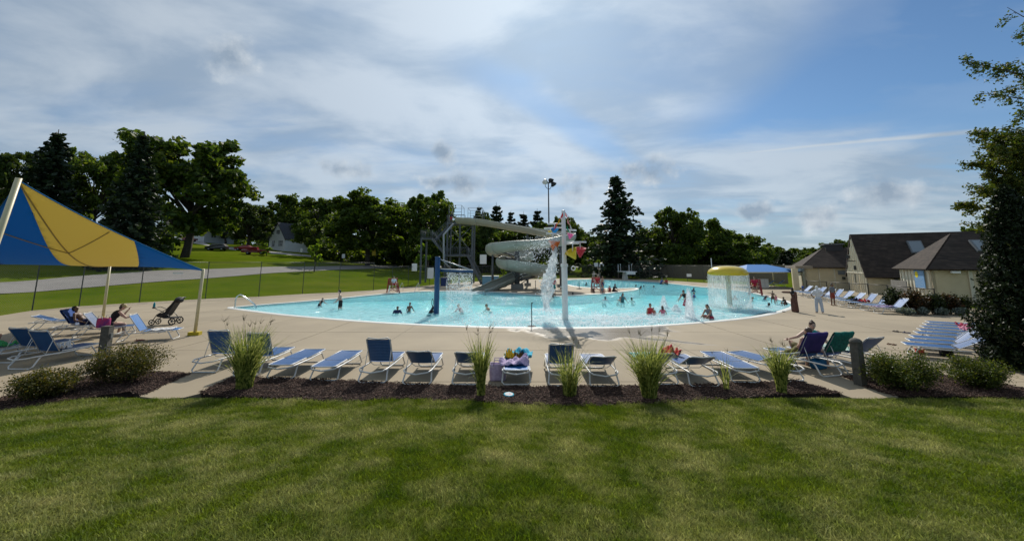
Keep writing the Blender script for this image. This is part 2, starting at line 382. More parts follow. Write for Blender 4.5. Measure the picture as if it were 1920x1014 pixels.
m_blade = grassmat('lawn_blades', ((0.070, 0.120, 0.004), (0.160, 0.205, 0.010)), (0.52, 0.47, 0.20), 1.7, 0.9, 0.45)
m_field = grassmat('field_grass', ((0.044, 0.074, 0.004), (0.076, 0.105, 0.006)), (0.11, 0.115, 0.016), 0.16, 0.07, 0)
m_mulch = mat('mulch_soil', (0.030, 0.018, 0.013), 0.95, 0.5, 30, 0.6, 60)
m_asph = mat('road_asphalt', (0.20, 0.187, 0.17), 0.9, 0.12, 0.6, 0.2, 30)

# ---- terrain: one sheet reaching the horizon, sunk below the pool yard
YARD = [Vector((-33, 8.0, 0))] + [Vector((-33, 19, 0))] + FENCE[:-1] + [G(1372, 532.5), G(1440, 537), G(1480, 541), Vector((39, 44, 0)), Vector((36.5, 37, 0)), Vector((33, 29.5, 0)), Vector((31, 23, 0)), Vector((28, 18.5, 0)), Vector((24, 14, 0)), Vector((24, 8, 0))]
def build_terrain():
    ys = np.concatenate([np.linspace(-30, 100, 88), np.linspace(104, 260, 30), np.geomspace(270, 2200, 16)])
    xs = np.concatenate([-np.geomspace(2200, 130, 14), np.linspace(-122, 120, 150), np.geomspace(130, 2200, 14)])
    X, Y = np.meshgrid(xs, ys); Z = terr(X, Y) + 0.0
    ins = inpoly(X, Y, YARD); dist = distline(X, Y, YARD + [YARD[0]])
    Z = np.where(ins, np.where(dist > 2.6, -6.0, -0.2), Z - 0.02)
    fore = (Y < 9.5); Z = np.where(fore, -0.6, Z)
    n, k = X.shape; idx = np.arange(n * k).reshape(n, k)
    Q = np.stack([idx[:-1, :-1], idx[:-1, 1:], idx[1:, 1:], idx[1:, :-1]], -1).reshape(-1, 4)
    struct(npmesh('ground', np.stack([X, Y, Z], -1).reshape(-1, 3), Q, m_field, smooth=True))
build_terrain()

# ---- roads on the hill
def ribbon(name, left, right, m, lift=0.03):
    a, b = catmull(left, 10), catmull(right, 10); V = []
    for p, q in zip(a, b):
        for t in (0, 0.25, 0.5, 0.75, 1.0):
            w = p.lerp(q, t); V.append((w.x, w.y, float(terr(w.x, w.y)) + lift))
    n = len(a); Q = [(i * 5 + j, i * 5 + j + 1, (i + 1) * 5 + j + 1, (i + 1) * 5 + j) for i in range(n - 1) for j in range(4)]
    return struct(npmesh(name, V, Q, m, smooth=True))
lo = [T(-120, 566), T(0, 551), T(150, 541), T(300, 528), T(450, 517), T(600, 507.5), T(700, 503.5), T(800, 501.5), T(950, 501), T(1100, 501)]
hi = [T(-120, 541), T(0, 530), T(150, 518), T(300, 507.5), T(450, 502.5), T(600, 499.5), T(700, 497.5), T(800, 497.5), T(950, 498), T(1100, 498.5)]
ribbon('road', lo, hi, m_asph)
lo2 = [T(330, 450.5), T(380, 459), T(440, 469), T(500, 475), T(560, 480), T(640, 487), T(720, 493)]
hi2 = [T(330, 447), T(380, 453.5), T(440, 464), T(500, 471), T(560, 476.5), T(640, 484.5), T(720, 491)]
ribbon('street', lo2, hi2, mat('street_concrete', (0.33, 0.31, 0.28), 0.9, 0.1, 0.5))

# ---- lawn in front, rising towards the camera
MULCH_C = [G(*p) for p in [(405, 722), (440, 707), (500, 709), (640, 714), (780, 721), (900, 724.5), (1000, 725.5), (1150, 725.5), (1300, 722.5), (1450, 717), (1492, 714),
           (1535, 727), (1575, 738), (1480, 738), (1350, 749), (1200, 757), (1100, 761), (1000, 759), (880, 752), (760, 748), (640, 752), (520, 746), (440, 745), (378, 737)]]
MULCH_L = [G(*p) for p in [(-160, 792), (0, 747), (130, 715), (186, 701), (300, 697.5), (352, 702), (310, 720), (268, 741), (250, 734), (200, 740), (130, 752), (60, 762), (-160, 815)]]
MULCH_R = [G(*p) for p in [(1583, 706), (1640, 703), (1760, 701), (1790, 710), (1871, 720), (1920, 729), (2080, 756), (2080, 772), (1920, 746), (1840, 744), (1774, 742), (1676, 742), (1630, 728)]]
MULCH_R2 = [G(*p) for p in [(1800, 678), (1850, 672), (1960, 672), (2080, 690), (2080, 722), (1990, 712), (1920, 700), (1878, 692), (1830, 688)]]
def build_lawn():
    ys = np.linspace(-14, 9.35, 74); xs = np.linspace(-26, 26, 160); X, Y = np.meshgrid(xs, ys)
    r = np.random.default_rng(3)
    Z = lawn_z(Y) - 0.03 + 0.03 * np.sin(X * 0.9 + 0.4 * Y) * np.clip((8 - Y) / 4, 0, 1) + 0.02 * np.sin(X * 2.3 + 1.7 * Y) * np.clip((8 - Y) / 4, 0, 1)
    n, k = X.shape; idx = np.arange(n * k).reshape(n, k)
    Q = np.stack([idx[:-1, :-1], idx[:-1, 1:], idx[1:, 1:], idx[1:, :-1]], -1).reshape(-1, 4)
    struct(npmesh('lawn', np.stack([X, Y, Z], -1).reshape(-1, 3), Q, m_lawn, smooth=True))
def lawn_h(X, Y): return lawn_z(Y) - 0.03 + 0.03 * np.sin(X * 0.9 + 0.4 * Y) * np.clip((8 - Y) / 4, 0, 1) + 0.02 * np.sin(X * 2.3 + 1.7 * Y) * np.clip((8 - Y) / 4, 0, 1)
build_lawn()
WALKS = [[G(*p) for p in [(352, 702), (440, 707), (405, 722), (378, 737), (345, 745), (300, 748), (262, 743), (310, 720)]],
         [G(*p) for p in [(1492, 714), (1583, 706), (1630, 728), (1684, 743), (1640, 748), (1598, 746), (1575, 738), (1535, 727)]]]
DECK_NEAR = [(-160, 790), (0, 747), (130, 715), (186, 701), (300, 697.5), (352, 702), (440, 707), (500, 709), (640, 714), (780, 721), (900, 724.5), (1000, 725.5), (1150, 725.5), (1300, 722.5), (1450, 717), (1492, 714), (1583, 706),
             (1640, 703), (1760, 701), (1790, 710), (1871, 720), (1920, 729), (2080, 754)]
def sheet(name, poly, z, m, kind='structure', thick=0.03, mound=0.0):
    bm = bmesh.new(); vs = [bm.verts.new((p[0], p[1], z)) for p in poly]; f = bm.faces.new(vs)
    if f.normal.z < 0: f.normal_flip()
    r = bmesh.ops.extrude_face_region(bm, geom=[f]); bmesh.ops.translate(bm, vec=(0, 0, -thick), verts=[v for v in r['geom'] if isinstance(v, bmesh.types.BMVert)])
    bmesh.ops.recalc_face_normals(bm, faces=bm.faces)
    me = bpy.data.meshes.new(name); bm.to_mesh(me); bm.free(); me.materials.append(m); o = link(name, me); o['kind'] = kind; return o
for p in (MULCH_C, MULCH_L, MULCH_R, MULCH_R2): sheet('mulch_bed', p, 0.012, m_mulch, thick=0.12)

# ---- concrete: wet where the buckets and jets splash over the edge
def concrete():
    m = mat('deck_concrete', (0.300, 0.244, 0.164), 0.85, 0.06, 0.7, 0.12, 55)
    nt = m.node_tree; N, L = nt.nodes, nt.links; b = N['Principled BSDF']; old = b.inputs['Base Color'].links[0].from_socket
    g = N.new('ShaderNodeNewGeometry')
    def noise(s, d, vec=None):
        n = N.new('ShaderNodeTexNoise'); n.inputs['Scale'].default_value = s; n.inputs['Detail'].default_value = d
        L.new(vec or g.outputs['Position'], n.inputs['Vector']); return n.outputs['Fac']
    sp = N.new('ShaderNodeSeparateXYZ'); L.new(g.outputs['Position'], sp.inputs[0])
    def M(op, a, bb, c=None):
        n = N.new('ShaderNodeMath'); n.operation = op
        for v, i in ((a, 0), (bb, 1), (c, 2)):
            if v is None: continue
            if isinstance(v, (int, float)): n.inputs[i].default_value = v
            else: L.new(v, n.inputs[i])
        return n.outputs[0]
    wc = G(1120, 618)
    ex = M('DIVIDE', M('SUBTRACT', sp.outputs[0], wc.x - 0.2), 3.6); ey = M('DIVIDE', M('SUBTRACT', sp.outputs[1], wc.y), 2.3)
    rr = M('ADD', M('ADD', M('MULTIPLY', ex, ex), M('MULTIPLY', ey, ey)), M('MULTIPLY', M('SUBTRACT', noise(0.9, 4), 0.5), 2.2))
    # a runnel flowing off to the right
    ln = M('ABSOLUTE', M('SUBTRACT', M('SUBTRACT', sp.outputs[1], 17.2), M('MULTIPLY', M('SUBTRACT', sp.outputs[0], 4.0), -0.62)), 0)
    rl = M('ADD', M('MULTIPLY', ln, 2.4), M('MULTIPLY', M('ABSOLUTE', M('SUBTRACT', sp.outputs[0], 5.6), 0), 0.34))
    rl = M('ADD', rl, M('MULTIPLY', M('SUBTRACT', noise(1.3, 4), 0.5), 1.2))
    rr = M('MINIMUM', rr, rl)
    mr = N.new('ShaderNodeMapRange'); mr.interpolation_type = 'SMOOTHSTEP'; L.new(rr, mr.inputs[0]); mr.inputs[1].default_value = 1.1; mr.inputs[2].default_value = 0.7
    mx = N.new('ShaderNodeMix'); mx.data_type = 'RGBA'; mx.blend_type = 'MULTIPLY'
    L.new(mr.outputs[0], mx.inputs[0]); L.new(old, mx.inputs[6]); mx.inputs[7].default_value = (0.72, 0.71, 0.72, 1)
    # hairline stains and patches
    st = N.new('ShaderNodeMapRange'); L.new(noise(0.25, 8), st.inputs[0]); st.inputs[1].default_value = 0.36; st.inputs[2].default_value = 0.62; st.inputs[3].default_value = 0.86; st.inputs[4].default_value = 1.05
    hv = N.new('ShaderNodeHueSaturation'); L.new(st.outputs[0], hv.inputs['Value']); L.new(mx.outputs[2], hv.inputs['Color'])
    L.new(hv.outputs[0], b.inputs['Base Color'])
    r2 = N.new('ShaderNodeMapRange'); L.new(mr.outputs[0], r2.inputs[0]); r2.inputs[3].default_value = 0.85; r2.inputs[4].default_value = 0.26
    L.new(r2.outputs[0], b.inputs['Roughness'])
    return m
m_deck = concrete()
m_caulk = mat('joint_caulk', (0.36, 0.32, 0.25), 0.9, 0.1, 3)
OUTER = [G(*p) for p in DECK_NEAR] + [Vector((25, 12.5, 0)), Vector((27.5, 18.5, 0)), Vector((30.5, 24, 0)), Vector((32.5, 30, 0)), Vector((36.5, 39, 0)), Vector((40, 47, 0))] + \
        [G(1490, 539), G(1440, 535.5), G(1372, 531.5)] + FENCE[::-1][1:] + [Vector((-34, 18.5, 0)), Vector((-34, 9.0, 0))]
def tri_region(outer, hole):
    bm = bmesh.new()
    for loop in (outer, hole):
        vs = [bm.verts.new((p[0], p[1], 0)) for p in loop]
        for i in range(len(vs)): bm.edges.new((vs[i], vs[(i + 1) % len(vs)]))
    bmesh.ops.triangle_fill(bm, use_beauty=True, use_dissolve=False, edges=bm.edges[:], normal=(0, 0, 1))
    return bm
def bm_cut(bm, co, no):
    bmesh.ops.bisect_plane(bm, geom=bm.verts[:] + bm.edges[:] + bm.faces[:], plane_co=co, plane_no=no, clear_outer=True)
def skirt(bm, z, h):
    ed = [e for e in bm.edges if len(e.link_faces) == 1]
    r = bmesh.ops.extrude_edge_only(bm, edges=ed); bmesh.ops.translate(bm, vec=(0, 0, -h), verts=[g for g in r['geom'] if isinstance(g, bmesh.types.BMVert)])
    bmesh.ops.translate(bm, vec=(0, 0, z), verts=bm.verts[:]); bmesh.ops.recalc_face_normals(bm, faces=bm.faces[:])
def bm_obj(bm, name, m, parent=None):
    me = bpy.data.meshes.new(name); bm.to_mesh(me); me.materials.append(m); return link(name, me, parent)
def build_deck():
    bm = tri_region(OUTER, POOL)
    base = bm.copy(); skirt(base, -0.010, 0.12); deck = struct(bm_obj(base, 'pool_deck', m_caulk)); base.free()
    gx, gy, sp, g = -4.8 - 3.65 * 9, 14.1 - 3.65 * 2, 3.65, 0.014
    far = bmesh.new(); fme = bpy.data.meshes.new('tmp')
    for i in range(24):
        x0, x1 = gx + i * sp, gx + (i + 1) * sp; c = bm.copy(); bm_cut(c, (x0 + g, 0, 0), (-1, 0, 0)); bm_cut(c, (x1 - g, 0, 0), (1, 0, 0))
        if c.faces:
            for j in range(24):
                y0, y1 = gy + j * sp, gy + (j + 1) * sp; d = c.copy(); bm_cut(d, (0, y0 + g, 0), (0, -1, 0)); bm_cut(d, (0, y1 - g, 0), (0, 1, 0))
                if d.faces and sum(f.calc_area() for f in d.faces) > 0.02:
                    skirt(d, rnd.uniform(-0.0015, 0.0015), 0.11)
                    if y0 < 44: bm_obj(d, 'slab', m_deck, deck)
                    else: d.to_mesh(fme); far.from_mesh(fme)
                d.free()
        c.free()
    bm.free()
    stuff(bm_obj(far, 'slab', m_deck, deck)); far.free()
    for w in WALKS: o = sheet('slab', w, 0.004, m_deck, thick=0.1); del o['kind']; o.parent = deck
    return deck
DECK = build_deck()

# ---- pool: basin, coping, water with real absorption
m_plaster = mat('pool_plaster', (0.76, 0.85, 0.84), 0.7, 0.05, 0.8)
m_coping = mat('pool_coping', (0.66, 0.65, 0.60), 0.6, 0.08, 2)
def build_pool():
    xs = np.arange(-24, 34, 0.7); ys = np.arange(15, 92, 0.8); X, Y = np.meshgrid(xs, ys)
    dn = distline(X, Y, NEAR_EDGE)
    Z = -0.09 - np.minimum(0.85, 0.022 * np.minimum(dn, 6) + 0.06 * np.maximum(dn - 6, 0))
    deep = np.clip((Y - 50) / 6, 0, 1); Z = np.where(Y > 49.5, Z - 1.2 * deep, Z)
    lap = np.clip((X + 26) / 8, 0, 1)
    outside = ~inpoly(X, Y, POOL)
    Z = np.where(outside & (dn < 3), np.minimum(Z, -0.16), Z)
    n, k = X.shape; idx = np.arange(n * k).reshape(n, k)
    Q = np.stack([idx[:-1, :-1], idx[:-1, 1:], idx[1:, 1:], idx[1:, :-1]], -1).reshape(-1, 4)
    keep = (~outside) | (distline(X, Y, POOL + [POOL[0]]) < 1.4); kk = keep.reshape(-1)[Q].all(1)
    struct(npmesh('pool_floor', np.stack([X, Y, Z], -1).reshape(-1, 3), Q[kk], m_plaster, smooth=True))
    # wall below the coping
    w = MB(); P = POOL; n = len(P)
    w.add([(p.x, p.y, 0.0) for p in P] + [(p.x, p.y, -3.6) for p in P], [(i, (i + 1) % n, n + (i + 1) % n, n + i) for i in range(n)])
    struct(w.build('pool_wall', m_plaster))
    # coping ring, a low rounded lip round the water
    c = []; nrm = []
    for i in range(n):
        t = (P[(i + 1) % n] - P[i - 1]); t.normalize(); nrm.append(Vector((t.y, -t.x, 0)))
    prof = [(-0.02, -0.03), (-0.02, 0.018), (0.04, 0.03), (0.30, 0.024), (0.34, 0.0)]
    mb = MB(); vs = []
    for i, p in enumerate(P):
        for o_, z in prof: q = p + nrm[i] * o_; vs.append((q.x, q.y, z))
    k = len(prof); mb.add(vs, [(i * k + j, ((i + 1) % n) * k + j, ((i + 1) % n) * k + j + 1, i * k + j + 1) for i in range(n) for j in range(k - 1)])
    struct(mb.build('pool_coping', m_coping))
    wm = watermat('pool_water', (0.97, 0.995, 1.0), 0.5, 0.06, ((2.0, 1.0, 0.28), (6.0, 0.9, 0.07)))
    N, L = wm.node_tree.nodes, wm.node_tree.links
    va = N.new('ShaderNodeVolumeAbsorption'); va.inputs[0].default_value = (0.0, 0.835, 0.885, 1); va.inputs[1].default_value = 0.165
    L.new(va.outputs[0], N['Material Output'].inputs['Volume'])
    # rippled surface on a fine grid, tucked under the coping; closed below so that the water has a volume
    ys = np.concatenate([np.arange(16, 34, 0.16), np.arange(34, 60, 0.3), np.arange(60, 92, 0.6)]); xs = np.arange(-24, 33, 0.2); X, Y = np.meshgrid(xs, ys)
    r = np.random.default_rng(12); H = np.zeros_like(X)
    for i in range(46):
        lam = r.uniform(0.55, 3.2); a = r.uniform(0, 6.283); amp = 0.0048 * lam ** 0.8 * r.uniform(.5, 1.4); kx, ky = 6.283 / lam * math.cos(a), 6.283 / lam * math.sin(a)
        H += amp * np.sin(kx * X + ky * Y + r.uniform(0, 6.283) + 0.8 * np.sin(0.35 * X + 0.27 * Y + i))
    dE = distline(X, Y, POOL + [POOL[0]]); ins = inpoly(X, Y, POOL); H = H * np.clip(dE / 1.2, .35, 1); Z = -0.045 + np.clip(H, -.06, .05) * np.where(ins, 1, 0)
    n, k = X.shape; idx = np.arange(n * k).reshape(n, k); keep = ins | (dE < 0.32)
    Q = np.stack([idx[:-1, :-1], idx[:-1, 1:], idx[1:, 1:], idx[1:, :-1]], -1).reshape(-1, 4); Q = Q[keep.reshape(-1)[Q].all(1)]
    used = np.unique(Q); mp = np.full(n * k, -1); mp[used] = np.arange(len(used)); top = np.stack([X, Y, Z], -1).reshape(-1, 3)[used]; Q = mp[Q]; nv = len(used)
    bot = top.copy(); bot[:, 2] = -4.5; E = np.concatenate([Q[:, [0, 1]], Q[:, [1, 2]], Q[:, [2, 3]], Q[:, [3, 0]]]); key = np.sort(E, 1)
    u, inv, cnt = np.unique(key[:, 0].astype(np.int64) * nv + key[:, 1], return_inverse=True, return_counts=True); B = E[cnt[inv] == 1]
    side = np.stack([B[:, 1], B[:, 0], B[:, 0] + nv, B[:, 1] + nv], 1)
    struct(npmesh('pool_water', np.concatenate([top, bot]), np.concatenate([Q, Q[:, ::-1] + nv, side]), wm, smooth=True))
build_pool()
WZ = -0.045

# ---- scattering helper: instances of a small piece on points (stuff only)
def scatter(name, pts, piece, smin, smax, tilt=0.25):
    me = bpy.data.meshes.new(name); me.vertices.add(len(pts)); me.vertices.foreach_set('co', np.asarray(pts, np.float32).ravel())
    o = stuff(link(name, me)); ng = bpy.data.node_groups.new(name, 'GeometryNodeTree'); N, L = ng.nodes, ng.links
    ng.interface.new_socket('Geometry', in_out='INPUT', socket_type='NodeSocketGeometry'); ng.interface.new_socket('Geometry', in_out='OUTPUT', socket_type='NodeSocketGeometry')
    gi, go = N.new('NodeGroupInput'), N.new('NodeGroupOutput'); ip = N.new('GeometryNodeInstanceOnPoints')
    oi = N.new('GeometryNodeObjectInfo'); oi.inputs['Object'].default_value = piece; oi.inputs['As Instance'].default_value = True
    rv = N.new('FunctionNodeRandomValue'); rv.data_type = 'FLOAT_VECTOR'; rv.inputs[0].default_value = (-tilt, -tilt, 0); rv.inputs[1].default_value = (tilt, tilt, 6.283)
    rs = N.new('FunctionNodeRandomValue'); rs.data_type = 'FLOAT'; rs.inputs[2].default_value = smin; rs.inputs[3].default_value = smax; rs.inputs['Seed'].default_value = 5
    L.new(gi.outputs[0], ip.inputs['Points']); L.new(oi.outputs['Geometry'], ip.inputs['Instance'])
    L.new(rv.outputs[0], ip.inputs['Rotation']); L.new(rs.outputs[1], ip.inputs['Scale']); L.new(ip.outputs[0], go.inputs[0])
    md = o.modifiers.new('scatter', 'NODES'); md.node_group = ng
    return o
def build_grass():
    r = np.random.default_rng(11); nb = 34; V = []; Q = []
    for b in range(nb):
        x, y = r.normal(0, 0.055, 2); a = r.uniform(0, 6.28); h = r.uniform(0.04, 0.10); w = r.uniform(0.0024, 0.005); lean = r.uniform(0.1, 0.9) * h; la = r.uniform(0, 6.28)
        dx, dy = math.cos(a) * w, math.sin(a) * w; lx, ly = math.cos(la) * lean, math.sin(la) * lean; i = len(V)
        for t, ww, ll in ((0, 1, 0), (0.6, 0.8, 0.35), (1.0, 0.12, 1.0)):
            V += [(x - dx * ww + lx * ll, y - dy * ww + ly * ll, h * t * (1 - 0.15 * ll)), (x + dx * ww + lx * ll, y + dy * ww + ly * ll, h * t * (1 - 0.15 * ll))]
        Q += [(i, i + 1, i + 3, i + 2), (i + 2, i + 3, i + 5, i + 4)]
    piece = stuff(npmesh('grass_tuft', V, Q, m_blade)); piece.location = (0, -3.0, float(lawn_h(0.0, -3.0)))
    n = 95000
    Y = r.uniform(0, 1, n) ** 1.35 * 6.9 + 2.2; X = r.uniform(-1, 1, n) * (1.55 * Y + 1.0)
    ok = np.ones(n, bool)
    e = 0.05 * np.sin(X * 7) + 0.04 * np.sin(X * 17 + 1)
    for p in (MULCH_C, MULCH_L, MULCH_R, WALKS[0], WALKS[1]): ok &= ~inpoly(X, Y + e + 0.03, p)
    dn = [G(*p) for p in DECK_NEAR]; ok &= Y < np.interp(X, [p.x for p in dn], [p.y for p in dn])
    pts = np.stack([X, Y, lawn_h(X, Y)], -1)[ok]
    scatter('grass', pts, piece, 0.75, 1.35)
build_grass()
def build_chips():
    r = np.random.default_rng(5)
    m = leafmat('mulch_chip', (0.022, 0.012, 0.009), (0.085, 0.045, 0.034), (0.22, 0.15, 0.11), transl=0.0, rough=0.9)
    mb = MB()
    for i in range(14):
        a = r.uniform(0, 6.28); l = r.uniform(0.02, 0.07)
        mb.box((*r.normal(0, 0.05, 2), r.uniform(0.0, 0.022)), (l, l * r.uniform(0.2, 0.45), 0.006), rz=a, rx=r.uniform(-.5, .5), ry=r.uniform(-.4, .4), taper=0.8)
    piece = stuff(mb.build('bark_chip', m)); piece.location = (0.0, 8.55, 0.012)
    pts = []
    for poly, n in ((MULCH_C, 5200), (MULCH_L, 2600), (MULCH_R, 2600), (MULCH_R2, 700)):
        xs = [p.x for p in poly]; ys = [p.y for p in poly]
        X = r.uniform(min(xs), max(xs), n * 3); Y = r.uniform(min(ys), max(ys), n * 3); ok = inpoly(X, Y, poly)
        X, Y = X[ok][:n], Y[ok][:n]; pts.append(np.stack([X, Y, np.full(len(X), 0.013)], -1))
    scatter('bark_mulch', np.concatenate(pts), piece, 0.6, 1.15, 0.15)
build_chips()
# ============================================================ VEGETATION
def leaf_quads(C, size, rng, flat=0.0, elong=1.6):
    """diamond leaves at points C (n,3), random orientation; flat>0 leans them towards level"""
    n = len(C); a = rng.normal(size=(n, 3)); a[:, 2] *= (1 - flat); a /= np.linalg.norm(a, axis=1)[:, None] + 1e-9
    b = rng.normal(size=(n, 3)); b[:, 2] *= (1 - flat); b -= a * (a * b).sum(1)[:, None]; b /= np.linalg.norm(b, axis=1)[:, None] + 1e-9
    s = (size * rng.uniform(0.6, 1.4, n))[:, None] if np.isscalar(size) else (size * rng.uniform(0.7, 1.3, n))[:, None]
    V = np.stack([C - a * s * elong / 2, C + b * s / 2, C + a * s * elong / 2, C - b * s / 2], 1).reshape(-1, 3)
    return V, np.arange(4 * n).reshape(n, 4)
def broadleaf(name_seed, lobes=11, clumps=95, leaves=62, trunk_h=0.25, spread=1.0, leaf=0.034, droop=0.0, gap=0.35):
    """unit tree, height 1, half width about 0.42*spread: returns (trunk mesh, crown arrays)"""
    r = np.random.default_rng(name_seed); mb = MB(); tips = []
    def limb(a, b, r0, r1, k=4):
        mid = [Vector(a).lerp(Vector(b), t) + Vector(r.normal(0, 0.012, 3)) * (1 if 0 < t < 1 else 0) for t in np.linspace(0, 1, k)]
        mb.tube(mid, list(np.linspace(r0, r1, k)), 6)
    limb((0, 0, -0.03), (r.normal(0, .01), r.normal(0, .01), trunk_h + 0.05), 0.03, 0.022); top = Vector((0, 0, trunk_h + 0.04))
    limb(top, (r.normal(0, .03), r.normal(0, .03), 0.8), 0.02, 0.005, 5)
    L = []
    for i in range(lobes):
        w = i * 2.4 + r.uniform(-.4, .4); hz = r.uniform(0.24, 0.90) if i else 0.86
        rad = spread * 0.30 * math.sqrt(max(0.05, 1 - ((hz - 0.55) / 0.47) ** 2)) * r.uniform(0.65, 1.2)
        c = Vector((rad * math.cos(w), rad * math.sin(w), hz - droop * rad)); L.append((c, r.uniform(0.13, 0.20) * (1.0 if hz < 0.75 else 0.75)))
        limb(Vector((0, 0, max(trunk_h, hz * 0.55))), c, 0.013, 0.004)
    C = []
    for i in range(clumps):
        c, q = L[i % lobes]; d = r.normal(size=3); d /= np.linalg.norm(d); d[2] = d[2] * 0.8 + 0.12
        p = np.array(c) + d * q * r.uniform(0.5, 1.05); cr = q * r.uniform(0.30, 0.55)
        pts = r.normal(size=(leaves, 3)); pts /= np.linalg.norm(pts, axis=1)[:, None]; pts *= (r.uniform(0.25, 1, leaves) ** 0.6)[:, None] * cr; pts[:, 2] *= 0.75
        C.append(p + pts)
        if i % 3 == 0: mb.tube([Vector(c), Vector(c).lerp(Vector(p), 1.0)], [0.004, 0.0015], 4)
    C = np.concatenate(C); C = C[C[:, 2] > trunk_h * 0.75]
    s = C[:, 2]; C[:, 2] = np.minimum(s, 1.0)
    return mb, C, leaf
def spruce(seed, whorls=30, width=0.24, droop=0.25, leaf=0.02, bare=0.03, ragged=0.25, dens=30):
    r = np.random.default_rng(seed); mb = MB(); mb.tube([(0, 0, -0.02), (0, 0, 0.5), (0, 0, 1.0)], [0.022, 0.012, 0.002], 7); C = []
    for i in range(whorls):
        t = (i + r.uniform(-.3, .3)) / whorls; z = bare + (0.985 - bare) * max(0, t); R_ = width * (1 - z) ** 0.85 + 0.012; nb = 9 if z < .75 else 6
        for k in range(nb):
            w = k * 6.283 / nb + i * 1.1 + r.uniform(-.3, .3); l = R_ * r.uniform(1 - ragged * 1.6, 1 + ragged); m = int(dens * (0.4 + l / width))
            u = r.uniform(0.12, 1, m) ** 0.8; sag = -droop * l * u ** 1.3 + 0.10 * l * u ** 4
            side = r.normal(0, 0.10, m) * l * (1.15 - u) + r.normal(0, .006, m)
            x = l * u * math.cos(w) - side * math.sin(w); y = l * u * math.sin(w) + side * math.cos(w)
            C.append(np.stack([x, y, z + sag + r.normal(0, 0.007, m) - np.abs(r.normal(0, .008, m))], -1))
            if k % 2 == 0: mb.tube([(0, 0, z), (l * .9 * math.cos(w), l * .9 * math.sin(w), z - droop * l * .8)], [0.004, 0.001], 4)
    return mb, np.concatenate(C), leaf
m_bark = mat('bark', (0.055, 0.045, 0.036), 0.95, 0.35, 10, 0.5, 30)
LM = {'oak': leafmat('leaf_oak', (0.028, 0.055, 0.010), (0.080, 0.126, 0.02), (0.145, 0.175, 0.03), 0.45),
      'maple': leafmat('leaf_maple', (0.034, 0.062, 0.010), (0.09, 0.14, 0.02), (0.155, 0.19, 0.034), 0.47),
      'light': leafmat('leaf_light', (0.028, 0.05, 0.012), (0.065, 0.10, 0.022), (0.10, 0.13, 0.03), 0.35),
      'spruce': leafmat('needle_spruce', (0.010, 0.022, 0.011), (0.026, 0.046, 0.020), (0.045, 0.068, 0.028), 0.2),
      'young': leafmat('leaf_young', (0.09, 0.16, 0.02), (0.17, 0.26, 0.03), (0.24, 0.32, 0.05), 0.5)}
TREE_MESH = {}
def unit_tree(kind, var):
    key = (kind, var)
    if key in TREE_MESH: return TREE_MESH[key]
    if kind == 'spruce': mb, C, lf = spruce(100 + var, 34 if var != 2 else 26, (0.26, 0.22, 0.19, 0.24)[var % 4], (0.28, 0.2, 0.1, 0.3)[var % 4], 0.021, 0.04, (0.2, 0.5, 0.4, 0.25)[var % 4], (30, 22, 26, 30)[var % 4])
    elif kind == 'pine': mb, C, lf = spruce(140 + var, 13, 0.26, -0.12, 0.024, 0.3, 0.45, 70)
    elif kind == 'young': mb, C, lf = broadleaf(160 + var, 6, 36, 30, 0.28, 0.85, 0.06)
    else: mb, C, lf = broadleaf(200 + var * 7, 19 + var % 3, 250 + 20 * (var % 3), 60, (0.2, 0.14, 0.25, 0.18)[var % 4], (1.0, 1.2, 0.9, 1.1)[var % 4], 0.026)
    r = np.random.default_rng(var + 5); V, Q = leaf_quads(C, lf, r, 0.35 if kind in ('spruce', 'pine') else 0.1)
    lm = LM[{'pine': 'spruce'}.get(kind, kind)]
    tk = mb.build('trunk', m_bark); cr = npmesh('crown', V, Q, lm); res = (tk.data, cr.data)
    bpy.data.objects.remove(tk); bpy.data.objects.remove(cr); TREE_MESH[key] = res; return res
HALF = {'spruce': (0.25, 0.23, 0.21, 0.24), 'pine': (0.27,) * 4, 'young': (0.36,) * 4}
def tree(kind, var, px, dist, top, hw, label, group=None, name=None, sink=0.0, base=None):
    """px column, depth, photo row of the top, half width in photo pixels"""
    g = onground(px, dist) if base is None else base
    h = D(px, top, dist).z - g.z + sink; w = hw / F * dist
    hf = HALF.get(kind, (0.42, 0.48, 0.38, 0.45))[var % 4]
    tm, cm = unit_tree(kind, var)
    t = thing(name or {'spruce': 'spruce_tree', 'pine': 'pine_tree', 'young': 'young_tree'}.get(kind, 'broadleaf_tree'), label, 'tree', (g.x, g.y, g.z - sink), rnd.uniform(0, 6.28), group)
    s = w / hf
    for nm, me in (('trunk', tm), ('crown', cm)): o = link(nm, me, t); o.scale = (s, s, h)
    return t
tree('spruce', 0, 70, 58, 243, 72, 'tall dark spruce whose tip rises behind the striped shade canopy')
tree('light', 0, 0, 66, 276, 60, 'pale green broadleaf tree cut off beside the tall spruce behind the canopy')
tree('maple', 1, 165, 80, 284, 62, 'broadleaf tree between the two tall spruces behind the striped canopy')
tree('spruce', 3, 240, 54, 248, 66, 'broad near-black spruce standing in front of the big spreading tree')
tree('oak', 2, 345, 74, 258, 92, 'big spreading broadleaf tree beside the broad spruce, branch tips reaching over the grey house')
tree('oak', 1, 420, 132, 388, 34, 'broadleaf tree behind the grey house on the hill', 'trees round the hill houses')
tree('light', 2, 462, 112, 381, 36, 'rounded tree between the grey house and the white gabled house')
tree('maple', 0, 505, 150, 392, 34, 'broadleaf tree behind the left slope of the white house roof')
tree('oak', 0, 545, 140, 366, 46, 'tall tree above the ridge of the white gabled house')
tree('maple', 3, 598, 128, 374, 50, 'tall dark tree right behind the white house')
tree('oak', 3, 586, 104, 412, 30, 'dark tree with a slim bare trunk in front of the white house')
tree('maple', 2, 690, 96, 359, 68, 'large round dark maple at the far side of the road bend')
